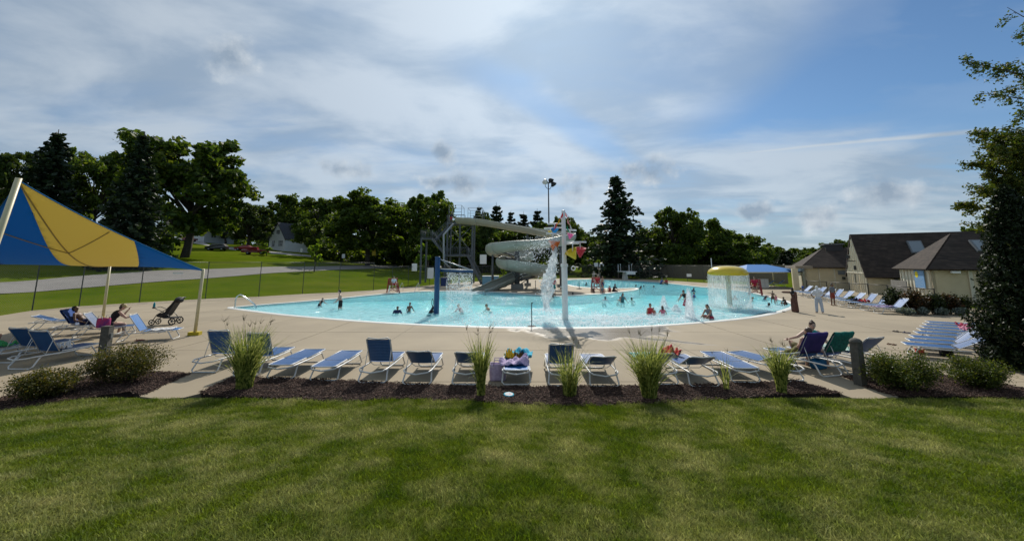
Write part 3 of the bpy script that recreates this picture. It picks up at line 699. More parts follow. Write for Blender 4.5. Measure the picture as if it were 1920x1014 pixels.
tree('oak', 2, 640, 126, 386, 48, 'dark tree filling the gap left of the large round maple', 'dark trees behind the slide')
tree('oak', 0, 800, 92, 357, 52, 'tall dark tree behind the slide tower stair landing')
BL = 'dark broadleaf tree in the treeline behind the water slide'; BG = 'dark trees behind the slide'
for k, (px, d, top, hw) in enumerate([(748, 118, 408, 42), (765, 108, 398, 40), (838, 118, 404, 46), (880, 122, 420, 44), (868, 96, 432, 40), (912, 108, 434, 44), (955, 120, 424, 46), (1000, 116, 430, 42), (1040, 124, 412, 40), (1062, 108, 406, 30), (1098, 118, 436, 34), (1205, 104, 440, 40), (1128, 110, 440, 40)]):
    tree(('oak', 'maple')[k % 2], k % 4, px, d, top, hw, ['dark tree beside the large round maple, slide side', 'dark tree filling the gap between the large round maple and the tower tree', 'dark tree rising behind the top platform of the slide tower', 'dark tree behind the start of the upper slide run', 'nearer low dark tree behind the slide tower lower stairs',
        'low dark tree under the first stretch of the upper slide run', 'dark tree behind the middle of the upper slide run', 'dark tree behind the spiral loops of the slide', 'dark tree behind the light pole', 'dark-topped tree right behind the bucket pole pennants', 'dark tree between the bucket pole and the very tall spruce', 'dark tree between the very tall spruce and the loose-crowned tree', 'low dark tree at the foot of the very tall spruce'][k], BG)
tree('light', 1, 905, 100, 396, 22, 'light green tree top showing above the upper slide run')
ORD = ['third', 'fourth', 'second', 'first', 'lone', 'fifth']
PL = 'dark layered pine rising above the treeline behind the slide'; PG = 'pines behind the slide'
for k, (px, d, top, hw) in enumerate([(930, 128, 379, 34), (958, 134, 394, 28), (982, 130, 396, 30), (1008, 128, 391, 36), (1092, 132, 428, 28), (897, 136, 384, 26)]): tree('pine', k % 2, px, d, top, hw, ORD[k] + ' skyline pine counting from the bucket pole towards the slide tower', PG)
tree('spruce', 1, 1160, 88, 328, 68, 'very tall spruce standing alone right of the dumping bucket pole')
tree('oak', 1, 1265, 100, 392, 54, 'tall loose-crowned tree right of the very tall spruce')
tree('maple', 0, 1318, 110, 408, 36, 'leaning-topped tree just right of the tall loose-crowned tree')
RL = 'rounded tree in the row behind the yellow mushroom fountain'; RG = 'trees behind the mushroom fountain'
for k, (px, d, top, hw) in enumerate([(1240, 118, 430, 40), (1345, 112, 424, 36), (1388, 118, 432, 34), (1290, 116, 440, 44), (1368, 104, 452, 40), (1410, 128, 446, 28)]): tree(('oak', 'maple')[k % 2], k % 4, px, d, top, hw, ['tree filling in behind the tall loose-crowned tree', 'rounded tree behind the flag pole box', 'rounded tree above the blue shade shelter', 'broad low tree in front of the leaning-topped tree', 'nearest low tree behind the mushroom cap', 'small last tree of the row before the gap to the skyline'][k], RG)
FL = 'far small tree on the skyline between the fountain and the bathhouse'; FG = 'far trees on the skyline'
for k, (px, d, top, hw) in enumerate([(1432, 190, 456, 26), (1452, 200, 462, 24), (1478, 190, 468, 24), (1498, 210, 465, 22), (1518, 200, 464, 20), (1545, 180, 462, 24), (1570, 170, 452, 22), (1590, 165, 448, 22), (1468, 150, 476, 26), (1525, 150, 474, 26)]): tree(('maple', 'oak', 'pine')[k % 3] if k % 3 < 2 else 'pine', k % 4 if k % 3 < 2 else 0, px, d, top, hw, ['first', 'second', 'fourth', 'fifth', 'sixth', 'eighth', 'ninth', 'tenth', 'third', 'seventh'][k] + ' small skyline tree counting from the blue shelter towards the bathhouse gable', FG)
for k, (px, d, top, hw) in enumerate([(1832, 75, 424, 26), (1858, 80, 420, 30)]): tree('oak', k, px, d, top, hw, ['dark tree top just over the bathhouse hip ridge', 'dark tree top between the bathhouse hip and the evergreen'][k], 'trees behind the bathhouse roof')
YG = 'young street trees'
tree('young', 0, 320, 60, 456, 8, 'tiny staked sapling on the hill lawn beside the road', YG)
tree('young', 1, 591, 66, 456, 14, 'light green young tree on the verge below the white house', YG)
tree('young', 0, 790, 72, 456, 15, 'light green young tree beside the slide tower stairs', YG)
tree('young', 1, 944, 60, 484, 7, 'small sapling under the lower slide loop', YG)
tree('young', 0, 500, 92, 456, 10, 'light green young tree by the red pickup truck', YG)
def wood():                                  # what closes the view far behind: reads as one mass
    r = np.random.default_rng(77); C = []
    for i in range(420):
        px = r.uniform(-100, 1750); d = r.uniform(215, 300); g = onground(px, d); hgt = r.uniform(9, 17) * (0.7 if px > 1350 else 1.0)
        m = 130; p = r.normal(size=(m, 3)); p /= np.linalg.norm(p, axis=1)[:, None]; p *= np.array([5, 5, hgt / 2]) * r.uniform(.5, 1, (m, 1)); C.append(p + np.array([g.x, g.y, g.z + hgt / 2 - 1]))
    V, Q = leaf_quads(np.concatenate(C), 1.5, r, 0.1); o = stuff(npmesh('far_wood', V, Q, LM['oak']))
wood()
# bushes along the far hedge line keep the trunks' feet dark
def hedge():
    r = np.random.default_rng(78); C = []
    for px0, px1, d0, d1, n, h in ((600, 1120, 100, 116, 60, 5.0), (1190, 1420, 104, 122, 34, 4.5), (-60, 300, 70, 84, 40, 5.0)):
        for i in range(n):
            px = r.uniform(px0, px1); d = r.uniform(d0, d1); g = onground(px, d); hh = h * r.uniform(.6, 1.2); m = 150
            p = r.normal(size=(m, 3)); p /= np.linalg.norm(p, axis=1)[:, None]; p *= np.array([3, 3, hh / 2]) * r.uniform(.4, 1, (m, 1)); C.append(p + np.array([g.x, g.y, g.z + hh / 2 - .2]))
    V, Q = leaf_quads(np.concatenate(C), 0.75, r, 0.1); stuff(npmesh('undergrowth', V, Q, LM['oak']))
hedge()

# ---- near evergreen at the right edge and the locust behind and above it
def evergreen():
    b = G(1946, 694); r = np.random.default_rng(21)
    t = thing('evergreen_tree', 'dense near-black evergreen beside the bark bed at the end of the deck', 'tree', b)
    H, Wd = D(1900, 352, b.y).z, 1.28; C = []; mb = MB(); mb.tube([(0, 0, -.1), (0, 0, H * .5), (0, 0, H * .97)], [.13, .09, .01], 8)
    for i in range(1500):
        z = r.uniform(0.02, 1) ** 1.1; w = r.uniform(0, 6.283); prof = (0.62 + 0.38 * math.sin(min(1, z / 0.28) * 1.57)) * (1 - z) ** 0.55 if z > 0.28 else 0.8 + 0.55 * (z - 0.1)
        prof = min(1.0, prof); q = Wd * prof * r.uniform(0.72, 1.08) * (1 + .1 * math.sin(3 * w + 7 * z))
        u = r.uniform(0.55, 1, 42); l = q * u; zz = z * H + (u - 1) * 0.35 * q + r.normal(0, .05, 42); ww = w + r.normal(0, .06, 42)
        C.append(np.stack([l * np.cos(ww), l * np.sin(ww), np.maximum(zz, .05)], -1))
        if i % 9 == 0: mb.tube([(0, 0, max(.1, z * H - .3 * q)), (q * .9 * math.cos(w), q * .9 * math.sin(w), z * H)], [.015, .004], 4)
    V, Q = leaf_quads(np.concatenate(C), 0.048, r, 0.0, 2.2)
    mb.build('trunk', m_bark, t); npmesh('crown', V, Q, leafmat('needle_yew', (0.007, 0.014, 0.006), (0.018, 0.032, 0.010), (0.035, 0.055, 0.014), 0.15), t)
evergreen()
def sprayed_limb(mb, C, a, b, r, sag, sprays, slen, leaf_n, r0=0.05, droop=0.6):
    """a limb with hanging compound-leaf sprays along its outer part"""
    a, b = Vector(a), Vector(b); P = [a.lerp(b, t) + Vector((0, 0, sag * 4 * t * (1 - t))) + Vector(r.normal(0, .03, 3)) for t in np.linspace(0, 1, 7)]
    mb.tube(P, list(np.linspace(r0, r0 * .12, 7)), 6)
    for i in range(sprays):
        t = r.uniform(0.3, 1.0); k = min(5, int(t * 6)); p = P[k].lerp(P[k + 1], t * 6 - k)
        d = Vector((r.normal(0, .7), r.normal(0, .7), -droop + r.normal(0, .35))); d.normalize(); e = p + d * slen * r.uniform(.5, 1.2)
        mb.tube([p, p.lerp(e, .5) + Vector((0, 0, .04)), e], [.008, .005, .002], 4)
        u = r.uniform(.1, 1, leaf_n)[:, None]; C.append(np.array(p) * (1 - u) + np.array(e) * u + r.normal(0, slen * .13, (leaf_n, 3)))
def locust():
    r = np.random.default_rng(31); lm = leafmat('leaf_locust', (0.022, 0.042, 0.008), (0.06, 0.09, 0.016), (0.13, 0.14, 0.02), 0.42)
    # the overhanging one: its trunk stands outside the frame to the right
    tb = Vector((19.5, 11.5, 0)); t = thing('locust_tree', 'feathery locust tree with bare-stemmed sprays hanging into the sky over the evergreen', 'tree', tb)
    mb = MB(); C = []; mb.tube([(0, 0, -.1), (.05, 0, 3.2), (-.1, .1, 6.5), (-.2, .1, 9.5)], [.26, .2, .14, .05], 10)
    def loc(px, py, d): return D(px, py, d) - tb
    for px, py, d, z0, n in ((1800, 112, 12.6, 7.2, 16), (1838, 176, 12.2, 6.6, 16), (1868, 120, 12.6, 7.4, 18), (1900, 150, 12.4, 6.8, 18), (1885, 18, 12.0, 8.6, 10), (1915, 60, 12.4, 8.2, 14), (1905, 215, 12.6, 6.3, 14), (1990, 60, 12.2, 8.0, 14), (2000, 170, 12.4, 7.0, 14), (1860, 244, 13.0, 5.8, 14)):
        sprayed_limb(mb, C, (-.1, .05, z0), loc(px, py, d), r, .35, n, .55, 60, .05)
    for i in range(16):
        w = r.uniform(-1.3, 1.6); l = r.uniform(2, 4.2); z0 = r.uniform(5, 9); sprayed_limb(mb, C, (0, 0, z0), (l * math.cos(w), l * math.sin(w), z0 + r.uniform(.4, 2)), r, .3, 14, .6, 50, .05)
    V, Q = leaf_quads(np.concatenate(C), 0.05, r, .1, 1.8); mb.build('trunk', m_bark, t); npmesh('crown', V, Q, lm, t)
    # the one behind: yellowing crown over the evergreen's top
    d0 = 21.0; tb = onground(1965, d0); t = thing('locust_tree', 'yellowing open-crowned locust rising behind the dark evergreen', 'tree', tb)
    mb = MB(); C = []; mb.tube([(0, 0, -.1), (-.2, 0, 3.5), (-.3, .2, 6), (-.1, .3, 9.3)], [.22, .17, .11, .03], 9)
    for px, py, n in ((1830, 245, 22), (1850, 270, 24), (1822, 305, 24), (1806, 382, 26), (1835, 350, 26), (1850, 330, 26), (1862, 400, 26), (1870, 290, 26), (1885, 250, 24), (1895, 330, 26), (1900, 380, 26), (1915, 270, 24), (1930, 320, 24), (1940, 380, 22), (1828, 420, 22), (1858, 425, 22), (1990, 280, 20), (2040, 340, 22), (2060, 400, 20), (2010, 240, 20)):
        e = D(px, py, d0 + r.uniform(-1.5, 1.5)) - tb; sprayed_limb(mb, C, (-.2, .1, max(2.5, e.z - 1.6)), e, r, .25, n, .7, 62, .06, .25)
    V, Q = leaf_quads(np.concatenate(C), 0.085, r, .1, 1.7); mb.build('trunk', m_bark, t); npmesh('crown', V, Q, leafmat('leaf_locust_yellow', (0.03, 0.05, 0.009), (0.075, 0.10, 0.016), (0.19, 0.17, 0.025), 0.42), t)
locust()

# ---- clipped shrubs in the bark beds
def shrub(px0, px1, ytop, ybase, seed, lm, label, n=5200, leaf=0.024, group=None, name='shrub', depth=0.85, z=0.0):
    b = G((px0 + px1) / 2, ybase, z); r = np.random.default_rng(seed); hw = (px1 - px0) / 2 / F * b.y * 0.92; H = D((px0 + px1) / 2, ytop, b.y).z - z
    t = thing(name, label, 'shrub', b, 0, group); mb = MB(); C = []
    ns = 46
    for i in range(ns):
        w = r.uniform(0, 6.283); q = math.sqrt(r.uniform(0, 1)); e = Vector((hw * q * math.cos(w), hw * depth * q * math.sin(w), H * (0.30 + 0.66 * math.sqrt(max(0, 1 - q * q * 0.9))) * r.uniform(.82, 1.06)))
        s = Vector((e.x * .15, e.y * .15, 0)); mb.tube([s, s.lerp(e, .5) + Vector((0, 0, .05)), e], [.008, .006, .002], 4)
        m = 2 * n // ns; u = r.uniform(.35, 1.02, m)[:, None]; cl = np.array(s) * (1 - u) + np.array(e) * u + r.normal(0, 1, (m, 3)) * np.array([hw * .11, hw * .11, H * .075]); cl[:, 2] = np.maximum(cl[:, 2], .03); C.append(cl)
    V, Q = leaf_quads(np.concatenate(C), leaf, r, .2, 1.8); mb.build('stem', m_bark, t); npmesh('foliage', V, Q, lm, t); return t
m_spirea = leafmat('leaf_spirea', (0.032, 0.052, 0.010), (0.09, 0.118, 0.020), (0.17, 0.165, 0.04), 0.35)
m_bronze = leafmat('leaf_bronze', (0.036, 0.044, 0.010), (0.10, 0.10, 0.024), (0.19, 0.13, 0.045), 0.35)
shrub(20, 132, 688, 748, 1, m_bronze, 'bronze-tipped low shrub by the lawn, farther from the wooden post')
shrub(168, 302, 645, 716, 2, m_bronze, 'bronze-tipped rounded shrub in front of the wooden post by the canopy', 7000)
shrub(1636, 1768, 657, 732, 3, m_spirea, 'wide green shrub beside the round-topped post by the green-towelled lounger', 7600)
shrub(1780, 1886, 668, 726, 4, m_spirea, 'green shrub between the wide shrub and the dark evergreen', 6000)
shrub(1874, 1908, 662, 690, 5, leafmat('leaf_lime', (0.05, 0.08, 0.01), (0.12, 0.16, 0.02), (0.18, 0.2, 0.03), .4), 'small lime green plant at the foot of the evergreen', 1200, .035)
m_dark = leafmat('leaf_dark', (0.012, 0.022, 0.007), (0.03, 0.045, 0.012), (0.05, 0.065, 0.015), 0.2)
m_red = leafmat('leaf_rusty', (0.022, 0.020, 0.008), (0.06, 0.04, 0.015), (0.13, 0.05, 0.03), 0.25)
for i, (a, b_, t_, y_, m_, lb) in enumerate([(1662, 1705, 541, 584, m_dark, 'dark rounded shrub at the end of the far lounger row'), (1696, 1742, 546, 588, m_red, 'rusty tall shrub below the blue wall sign'),
      (1730, 1772, 552, 588, m_dark, 'dark green shrub below the blue wall sign, between two reddish ones'), (1762, 1800, 552, 588, m_red, 'reddish flowering shrub under the wall lamp'), (1780, 1822, 553, 584, m_dark, 'dark shrub reaching behind the evergreen'), (1590, 1612, 556, 570, m_spirea, 'small shrub at the fence behind the far loungers')]):
    shrub(a, b_, t_, y_, 40 + i, m_, lb, 2600, .07, 'shrubs along the bathhouse')
m_sage = leafmat('leaf_sage', (0.10, 0.13, 0.12), (0.18, 0.22, 0.20), (0.25, 0.28, 0.26), .2)
for i, (a, b_) in enumerate([(1684, 1716), (1724, 1742), (1756, 1778), (1788, 1814)]): shrub(a, b_, 576, 590.5, 60 + i, m_sage, ['first', 'second', 'third', 'fourth'][i] + ' silvery edging plant counting from the far lounger row', 900, .05, 'silvery edging plants', 'sage_plant')

# ---- zebra grass clumps
m_zebra = bpy.data.materials.new('zebra_grass'); MATS['zebra'] = m_zebra
def zebra():
    m = m_zebra; m.use_nodes = True; N, L = m.node_tree.nodes, m.node_tree.links; b = N['Principled BSDF']; out = N['Material Output']
    g = N.new('ShaderNodeNewGeometry'); n = N.new('ShaderNodeTexNoise'); n.inputs['Scale'].default_value = 16; n.inputs['Detail'].default_value = 1
    L.new(g.outputs['Position'], n.inputs['Vector']); r = N.new('ShaderNodeValToRGB'); L.new(n.outputs['Fac'], r.inputs[0])
    e = r.color_ramp.elements; e[0].position = .42; e[0].color = (.10, .15, .02, 1); e[1].position = .56; e[1].color = (.46, .48, .12, 1)
    L.new(r.outputs[0], b.inputs['Base Color']); b.inputs['Roughness'].default_value = .5
    t = N.new('ShaderNodeBsdfTranslucent'); L.new(r.outputs[0], t.inputs[0]); ms = N.new('ShaderNodeMixShader'); ms.inputs[0].default_value = .45
    L.new(b.outputs[0], ms.inputs[1]); L.new(t.outputs[0], ms.inputs[2]); L.new(ms.outputs[0], out.inputs[0])
zebra()
m_stalk = mat('seed_stalk', (.20, .16, .09), .8)
def grass_clump(px, ybase, ytop, wtop, n, label, seed, stalks=6):
    b = G(px, ybase, .012); r = np.random.default_rng(seed); H = D(px, ytop, b.y).z * 1.13; hw = wtop / 2 / F * b.y
    t = thing('zebra_grass', label, 'ornamental grass', b); V = []; Q = []
    for i in range(n):
        a = r.uniform(0, 6.283); rb = hw * .24 * math.sqrt(r.uniform()); q = math.sqrt(r.uniform(0, 1)); l = H * (1 - .55 * r.uniform() ** 1.6); out_ = hw * q * r.uniform(.6, 1.35); w = r.uniform(.006, .012)
        x0, y0 = rb * math.cos(a), rb * math.sin(a); ca, sa = math.cos(a + r.normal(0, .5)), math.sin(a + r.normal(0, .5)); i0 = len(V); tw = r.uniform(0, 3.14); dx, dy = math.cos(tw) * w, math.sin(tw) * w
        bend = r.uniform(0, .4) if r.uniform() < .62 else r.uniform(.5, 1.5)
        for s in range(6):
            u = s / 5; o = (out_ - rb) * u ** 2.0 + bend * l * .35 * max(0, u - .55) ** 1.5; zz = l * (u - bend * .5 * max(0, u - .5) ** 2 * 2); k = 1 - .9 * u ** 3
            V += [(x0 + ca * o - dx * k, y0 + sa * o - dy * k, zz), (x0 + ca * o + dx * k, y0 + sa * o + dy * k, zz)]
            if s: Q.append((i0 + 2 * s - 2, i0 + 2 * s - 1, i0 + 2 * s + 1, i0 + 2 * s))
    npmesh('leaf_blades', V, Q, m_zebra, t); mb = MB()
    for i in range(stalks):
        a = r.uniform(0, 6.283); o = hw * r.uniform(.2, 1.1); h = H * r.uniform(1.02, 1.14); e = Vector((o * math.cos(a), o * math.sin(a), h)); s = e * .1; s.z = 0
        mb.tube([s, s.lerp(e, .6) + Vector((0, 0, .1)), e], [.004, .003, .002], 4)
        for k in range(4): d = Vector((r.normal(0, .05), r.normal(0, .05), r.uniform(-.02, .06))); mb.tube([e - (e - s) * .1, e - (e - s) * .05 + d], [.005, .002], 4)
    mb.build('seed_stalks', m_stalk, t); return t
grass_clump(458, 728, 618, 104, 480, 'wide zebra grass clump beside the left walkway', 1, 9)
grass_clump(902, 742, 634, 56, 240, 'narrow upright zebra grass clump in front of the towel-laden lounger', 2, 6)
grass_clump(1068, 742, 655, 96, 150, 'thin splaying zebra grass clump between the white disc and the widest bushy clump', 3, 5)
grass_clump(1218, 745, 640, 108, 560, 'widest bushy zebra grass clump at the middle of the bark bed', 4, 7)
grass_clump(1466, 736, 652, 64, 300, 'compact zebra grass clump by the right walkway', 5, 4)
grass_clump(1362, 730, 668, 44, 26, 'sparse zebra grass seedling with a few bent blades', 6, 2)
# ============================================================ LOUNGERS AND THINGS ON THE DECK
m_wht = mat('white_tube', (0.64, 0.64, 0.62), 0.35, 0.06, 6)
m_strap = mat('blue_vinyl', (0.013, 0.080, 0.235), 0.5, 0.12, 5, spec=.4)
m_strap2 = mat('faded_blue_vinyl', (0.03, 0.16, 0.42), 0.55, 0.12, 5, spec=.3)
LW, LL, HINGE, SEATZ = 0.33, 1.93, 0.74, 0.37
def strap_mesh(m, key):
    k = 'strap_' + key
    if k in TREE_MESH: return TREE_MESH[k]
    mb = MB(); n = 6; vs = []; h = 0.0232
    for i in range(n + 1):
        x = -LW + 2 * LW * i / n; s = -0.018 * (1 - (x / LW) ** 2)
        vs += [(x, -h, s + .003), (x, h, s + .003), (x, h, s - .003), (x, -h, s - .003)]
    fs = []
    for i in range(n):
        a = 4 * i
        for j in range(4): fs.append((a + j, a + (j + 1) % 4, a + 4 + (j + 1) % 4, a + 4 + j))
    mb.add(vs, fs); o = mb.build('strap', m); TREE_MESH[k] = o.data; bpy.data.objects.remove(o); return TREE_MESH[k]
def lounger_meshes():
    if 'lf' in TREE_MESH: return
    def keep(k, mb, nm): o = mb.build(nm, m_wht); TREE_MESH[k] = o.data; bpy.data.objects.remove(o)
    f = MB(); pts = [(-LW, HINGE + .05, SEATZ), (-LW, LL - .1, SEATZ), (-LW * .92, LL, SEATZ), (LW * .92, LL, SEATZ), (LW, LL - .1, SEATZ), (LW, HINGE + .05, SEATZ)]
    low = [(-LW - .015, LL - .35, SEATZ - .035), (-LW - .02, .9, SEATZ - .05), (-LW - .02, .12, SEATZ - .03), (-LW * .85, -.02, SEATZ - .05), (0, -.09, SEATZ - .075), (LW * .85, -.02, SEATZ - .05), (LW + .02, .12, SEATZ - .03), (LW + .02, .9, SEATZ - .05), (LW + .015, LL - .35, SEATZ - .035)]
    f.tube(pts, .016, 8); f.tube(low, .020, 8)
    for y in (.82, 1.3, 1.62): f.tube([(-LW, y, SEATZ - .03), (-LW * .7, y, SEATZ - .10), (LW * .7, y, SEATZ - .10), (LW, y, SEATZ - .03)], .009, 6)
    keep('lf', f, 'frame')
    for k, y, dy, sp in (('lh', .30, -.16, .0), ('lfoot', LL - .30, .12, 0)):
        g = MB(); g.tube([(-LW, y, SEATZ - .04), (-LW, y + dy * .4, SEATZ - .10), (-LW - .03, y + dy * 1.3, .07), (-LW + .03, y + dy * 1.5, .017), (LW - .03, y + dy * 1.5, .017), (LW + .03, y + dy * 1.3, .07), (LW, y + dy * .4, SEATZ - .10), (LW, y, SEATZ - .04)], .020, 8); keep(k, g, 'leg')
    b = MB(); b.tube([(-LW + .02, 0, 0), (-LW + .02, -.70, 0), (-LW * .8, -.765, -.0), (0, -.735, -.01), (LW * .8, -.765, 0), (LW - .02, -.70, 0), (LW - .02, 0, 0)], .016, 8); keep('lb', b, 'back')
lounger_meshes()
def lounger(p, rz, ang, label, group, faded=False, straps=True, m_over=None):
    """p: ground point of the head end; the bed runs along local +Y; ang: how far the back is raised"""
    t = thing('sun_lounger', label, 'sun lounger', (p[0], p[1], 0.001), rz, group)
    share('frame', TREE_MESH['lf'], t); share('leg', TREE_MESH['lh'], t); share('leg', TREE_MESH['lfoot'], t)
    br = share('backrest', TREE_MESH['lb'], t, (0, HINGE, SEATZ + .012), (-R(ang), 0, 0))
    sm = m_over or (m_strap2 if faded else m_strap); key = sm.name
    me = strap_mesh(sm, key)
    if straps:
        for i in range(14): share('strap', me, br, (0, -.045 - i * .0505, 0))
        for i in range(23): share('strap', me, t, (0, HINGE + .06 + i * .0505, SEATZ + .006))
    else:
        k = 'slings_' + key
        if k not in TREE_MESH:
            for kk, n, y0, s, z in ((k + 'b', 14, -.045, -.0505, 0), (k + 's', 23, HINGE + .06, .0505, SEATZ + .006)):
                mb = MB()
                for i in range(n): mb.box((0, y0 + s * i, z - .008), (2 * LW, .043, .006))
                o = mb.build('sling', sm); TREE_MESH[kk] = o.data; bpy.data.objects.remove(o)
            TREE_MESH[k] = 1
        share('sling', TREE_MESH[k + 'b'], br); share('sling', TREE_MESH[k + 's'], t)
    if ang > 5:
        a = R(ang)
        for s in (-1, 1):
            g = MB(); q = Vector((s * (LW - .02), HINGE - .42 * math.cos(a), SEATZ + .42 * math.sin(a))); g.tube([q, (s * (LW - .01), max(.05, q.y - .10 - .1 * math.cos(a)), SEATZ - .04)], .009, 6); g.build('prop', m_wht, t)
    return t
NG = 'loungers in the row along the bark bed'
def near(px, py, ang, label, rz=0.0, **k): return lounger(G(px, py) - Vector((0, .06, 0)), rz, ang, label, NG, **k)
near(382, 699, 68, 'upright-backed lounger standing alone at the left walkway', 0.02)
near(460, 705, 66, 'upright-backed lounger half hidden by the widest leftmost grass clump'.replace('leftmost ', 'walkway '), 0.02)
near(525, 711, 0, 'flat lounger beside the wide walkway grass clump', 0.02)
near(606, 715, 0, 'flat lounger right next to an upright-backed one', 0.02)
near(697, 719, 62, 'upright-backed lounger between a flat one and a half-reclined one', 0)
near(781, 722, 34, 'half-reclined lounger beside a wide stretch of empty deck', 0)
near(874, 722, 32, 'half-reclined lounger partly behind the narrow upright grass clump', 0)
near(968, 722, 0, 'flat lounger piled with lilac and turquoise towels', 0, faded=True)
near(1056, 725, 52, 'raised-back lounger behind the thin splaying grass clump', -.02)
near(1134, 726, 27, 'low-reclined lounger between the thin and the widest grass clumps', -.02)
near(1246, 722, 30, 'reclined lounger hidden behind the widest grass clump, turquoise towel on its foot', -.02)
near(1322, 726, 26, 'low-reclined lounger behind the sparse grass seedling', -.02)
near(1400, 718, 0, 'flat lounger between the sparse seedling and the compact grass clump', -.03)
near(1490, 716, 26, 'low-reclined lounger whose head end is behind the compact grass clump', .26)
near(1562, 706, 62, 'lounger with a purple towel over its raised back, someone lying on it', .22)
near(1612, 702, 60, 'raised lounger hung with a dark green patterned towel', .24)
near(1662, 697, 44, 'raised-back lounger behind the round-topped wooden post', .20)
LG = 'loungers under and beside the striped canopy'
lounger(G(30, 694), -.02, 60, 'raised lounger nearest the low bronze shrub, blue seat running behind the wooden post', LG)
lounger(G(-30, 690) + Vector((-.25, .5, 0)), -.02, 56, 'raised lounger just behind the one by the low bronze shrub', LG)
lounger(Vector((-16.6, 11.9, 0)), -.05, 30, 'reclined lounger at the canopy edge with a green cloth on it', LG)
lounger(G(98, 628), -1.15, 58, 'raised lounger draped with a wrinkled blue towel in the canopy shade', LG, straps=False)
lounger(G(140, 632), -1.15, 52, 'raised lounger in canopy shade between the towel-draped one and the sitting woman', LG, straps=False)
lounger(G(222, 640), -1.2, 58, 'lounger under the hunched woman, white towel on its foot half', LG, faded=True)
lounger(G(60, 618), -1.15, 20, 'reclined empty lounger behind the towel-draped one', LG, straps=False)
RGp = 'loungers pushed together at the right end of the deck'
rb = Vector((14.75, 12.35, 0)); step = Vector((.86, .70, 0))
for i in range(8):
    lounger(rb + step * i * (0.92 if i < 3 else 1.0), R(57), (28, 44, 40, 18, 12, 20, 0, 0)[i],
            ['lounger closest to the wide green shrub, red sandal bag below it', 'second lounger from the wide green shrub, back half raised', 'third lounger from the wide green shrub, back half raised', 'low-backed lounger in the middle of the pushed-together set', 'nearly flat lounger in the pushed-together set, pink towel on its head end',
             'low-backed lounger next to the flat pair at the end of the pushed-together set', 'flat lounger with a dark red towel, next to last in the pushed-together set', 'flat lounger farthest from the green shrub in the pushed-together set'][i], RGp, straps=i < 3)
FGp = 'loungers in the row before the bathhouse fence'
for i in range(10):
    k = i / 9; p = Vector((24.3, 24.1, 0)).lerp(Vector((29.6, 38.5, 0)), k)
    lounger(p, R(82), (46, 52, 50, 44, 46, 50, 40, 48, 30, 42)[i], ['', 'second', 'third', 'fourth', 'fifth', 'sixth', 'seventh', 'eighth', 'ninth', 'tenth'][i] + ' pale blue lounger of the fence row, counting from the dark rounded shrub' if i else 'last lounger of the fence row, next to the dark rounded shrub, lilac towel on it', FGp, True, False)
for i, px in enumerate((1446, 1464)): lounger(G(px + 9, 537.5), R(75), 38, ['white-looking lounger by the tan wall next to the white cabinet', 'white-looking lounger by the tan wall next to the porch pillar'][i], 'loungers by the tan wall', True, False)

# ---- cloths
def cloth(label, m, p, sx, sy, rz=0, z=SEATZ + .02, seed=0, amp=.035, hang=0.0, tilt=0.0, name='towel', cat='towel', group=None):
    r = np.random.default_rng(seed); n = 18; X, Y = np.meshgrid(np.linspace(-.5, .5, n), np.linspace(-.5, .5, n)); ph = r.uniform(0, 6.28, 8); Z = np.zeros_like(X)
    for i in range(8): a = r.uniform(0, 6.28); f = r.uniform(5, 19); Z += np.sin(f * (X * math.cos(a) + Y * math.sin(a)) + ph[i]) * amp / 2.6
    Z = np.abs(Z) + .004; ov = np.maximum(0, np.abs(X) * sx - LW * .96); Z -= ov * hang
    X2 = np.sign(X) * np.minimum(np.abs(X) * sx, LW * .96 + ov * (1 - hang * .75)) + r.normal(0, .006, X.shape); Y2 = Y * sy + r.normal(0, .006, X.shape)
    idx = np.arange(n * n).reshape(n, n); Q = np.stack([idx[:-1, :-1], idx[:-1, 1:], idx[1:, 1:], idx[1:, :-1]], -1).reshape(-1, 4)
    o = npmesh(name, np.stack([X2, Y2, Z], -1).reshape(-1, 3), Q, m, smooth=True); o.location = (p[0], p[1], z); o.rotation_euler = (tilt, 0, rz)
    md = o.modifiers.new('thick', 'SOLIDIFY'); md.thickness = .008; return tag(o, label, cat, group)
def fab(name, c, c2=None, vs=9): return mat('fabric_' + name, c, .95, .15, vs, .3, 90, col2=c2)
m_lil = fab('lilac', (.36, .27, .44), (.55, .46, .62), 14); m_turq = fab('turquoise', (.03, .33, .50), (.10, .50, .62), 10); m_redt = fab('red', (.45, .03, .04), (.62, .10, .08), 12)
m_white = fab('white', (.62, .62, .62)); m_pur = fab('purple', (.022, .018, .12), (.05, .028, .17), 6); m_grn = fab('green_pattern', (.0, .06, .055), (.01, .22, .17), 16); m_navy = fab('navy', (.012, .02, .07))
m_pink = fab('pink', (.55, .22, .30)); m_yel = fab('yellow', (.65, .45, .03)); m_blk = fab('black', (.012, .012, .014)); m_lime = fab('lime', (.05, .30, .10))
q = G(968, 722) - Vector((0, .06, 0))
cloth('crumpled lilac towel on the flat lounger beside the tote bag', m_lil, q + Vector((-.06, .62, 0)), .78, .62, .1, seed=1, amp=.09)
cloth('crumpled turquoise towel at the far end of the towel-laden lounger', m_turq, q + Vector((.1, 1.45, 0)), .74, .78, -.1, seed=2, amp=.11)
cloth('small yellow cloth on the towel-laden lounger', m_yel, q + Vector((-.18, 1.12, 0)), .26, .2, .3, z=SEATZ + .03, seed=3, amp=.14)
cloth('dark patterned cloth next to the small yellow one', fab('brown_pattern', (.10, .03, .03), (.20, .14, .02), 20), q + Vector((.06, 1.08, 0)), .2, .2, .7, z=SEATZ + .03, seed=4, amp=.13)
q = G(1246, 722)
cloth('turquoise patterned towel spread on the lounger foot behind the widest grass clump', fab('turq_pattern', (.02, .30, .36), (.35, .55, .55), 18), q + Vector((0.0, 1.45, 0)), .72, .62, 0, seed=5, amp=.03)
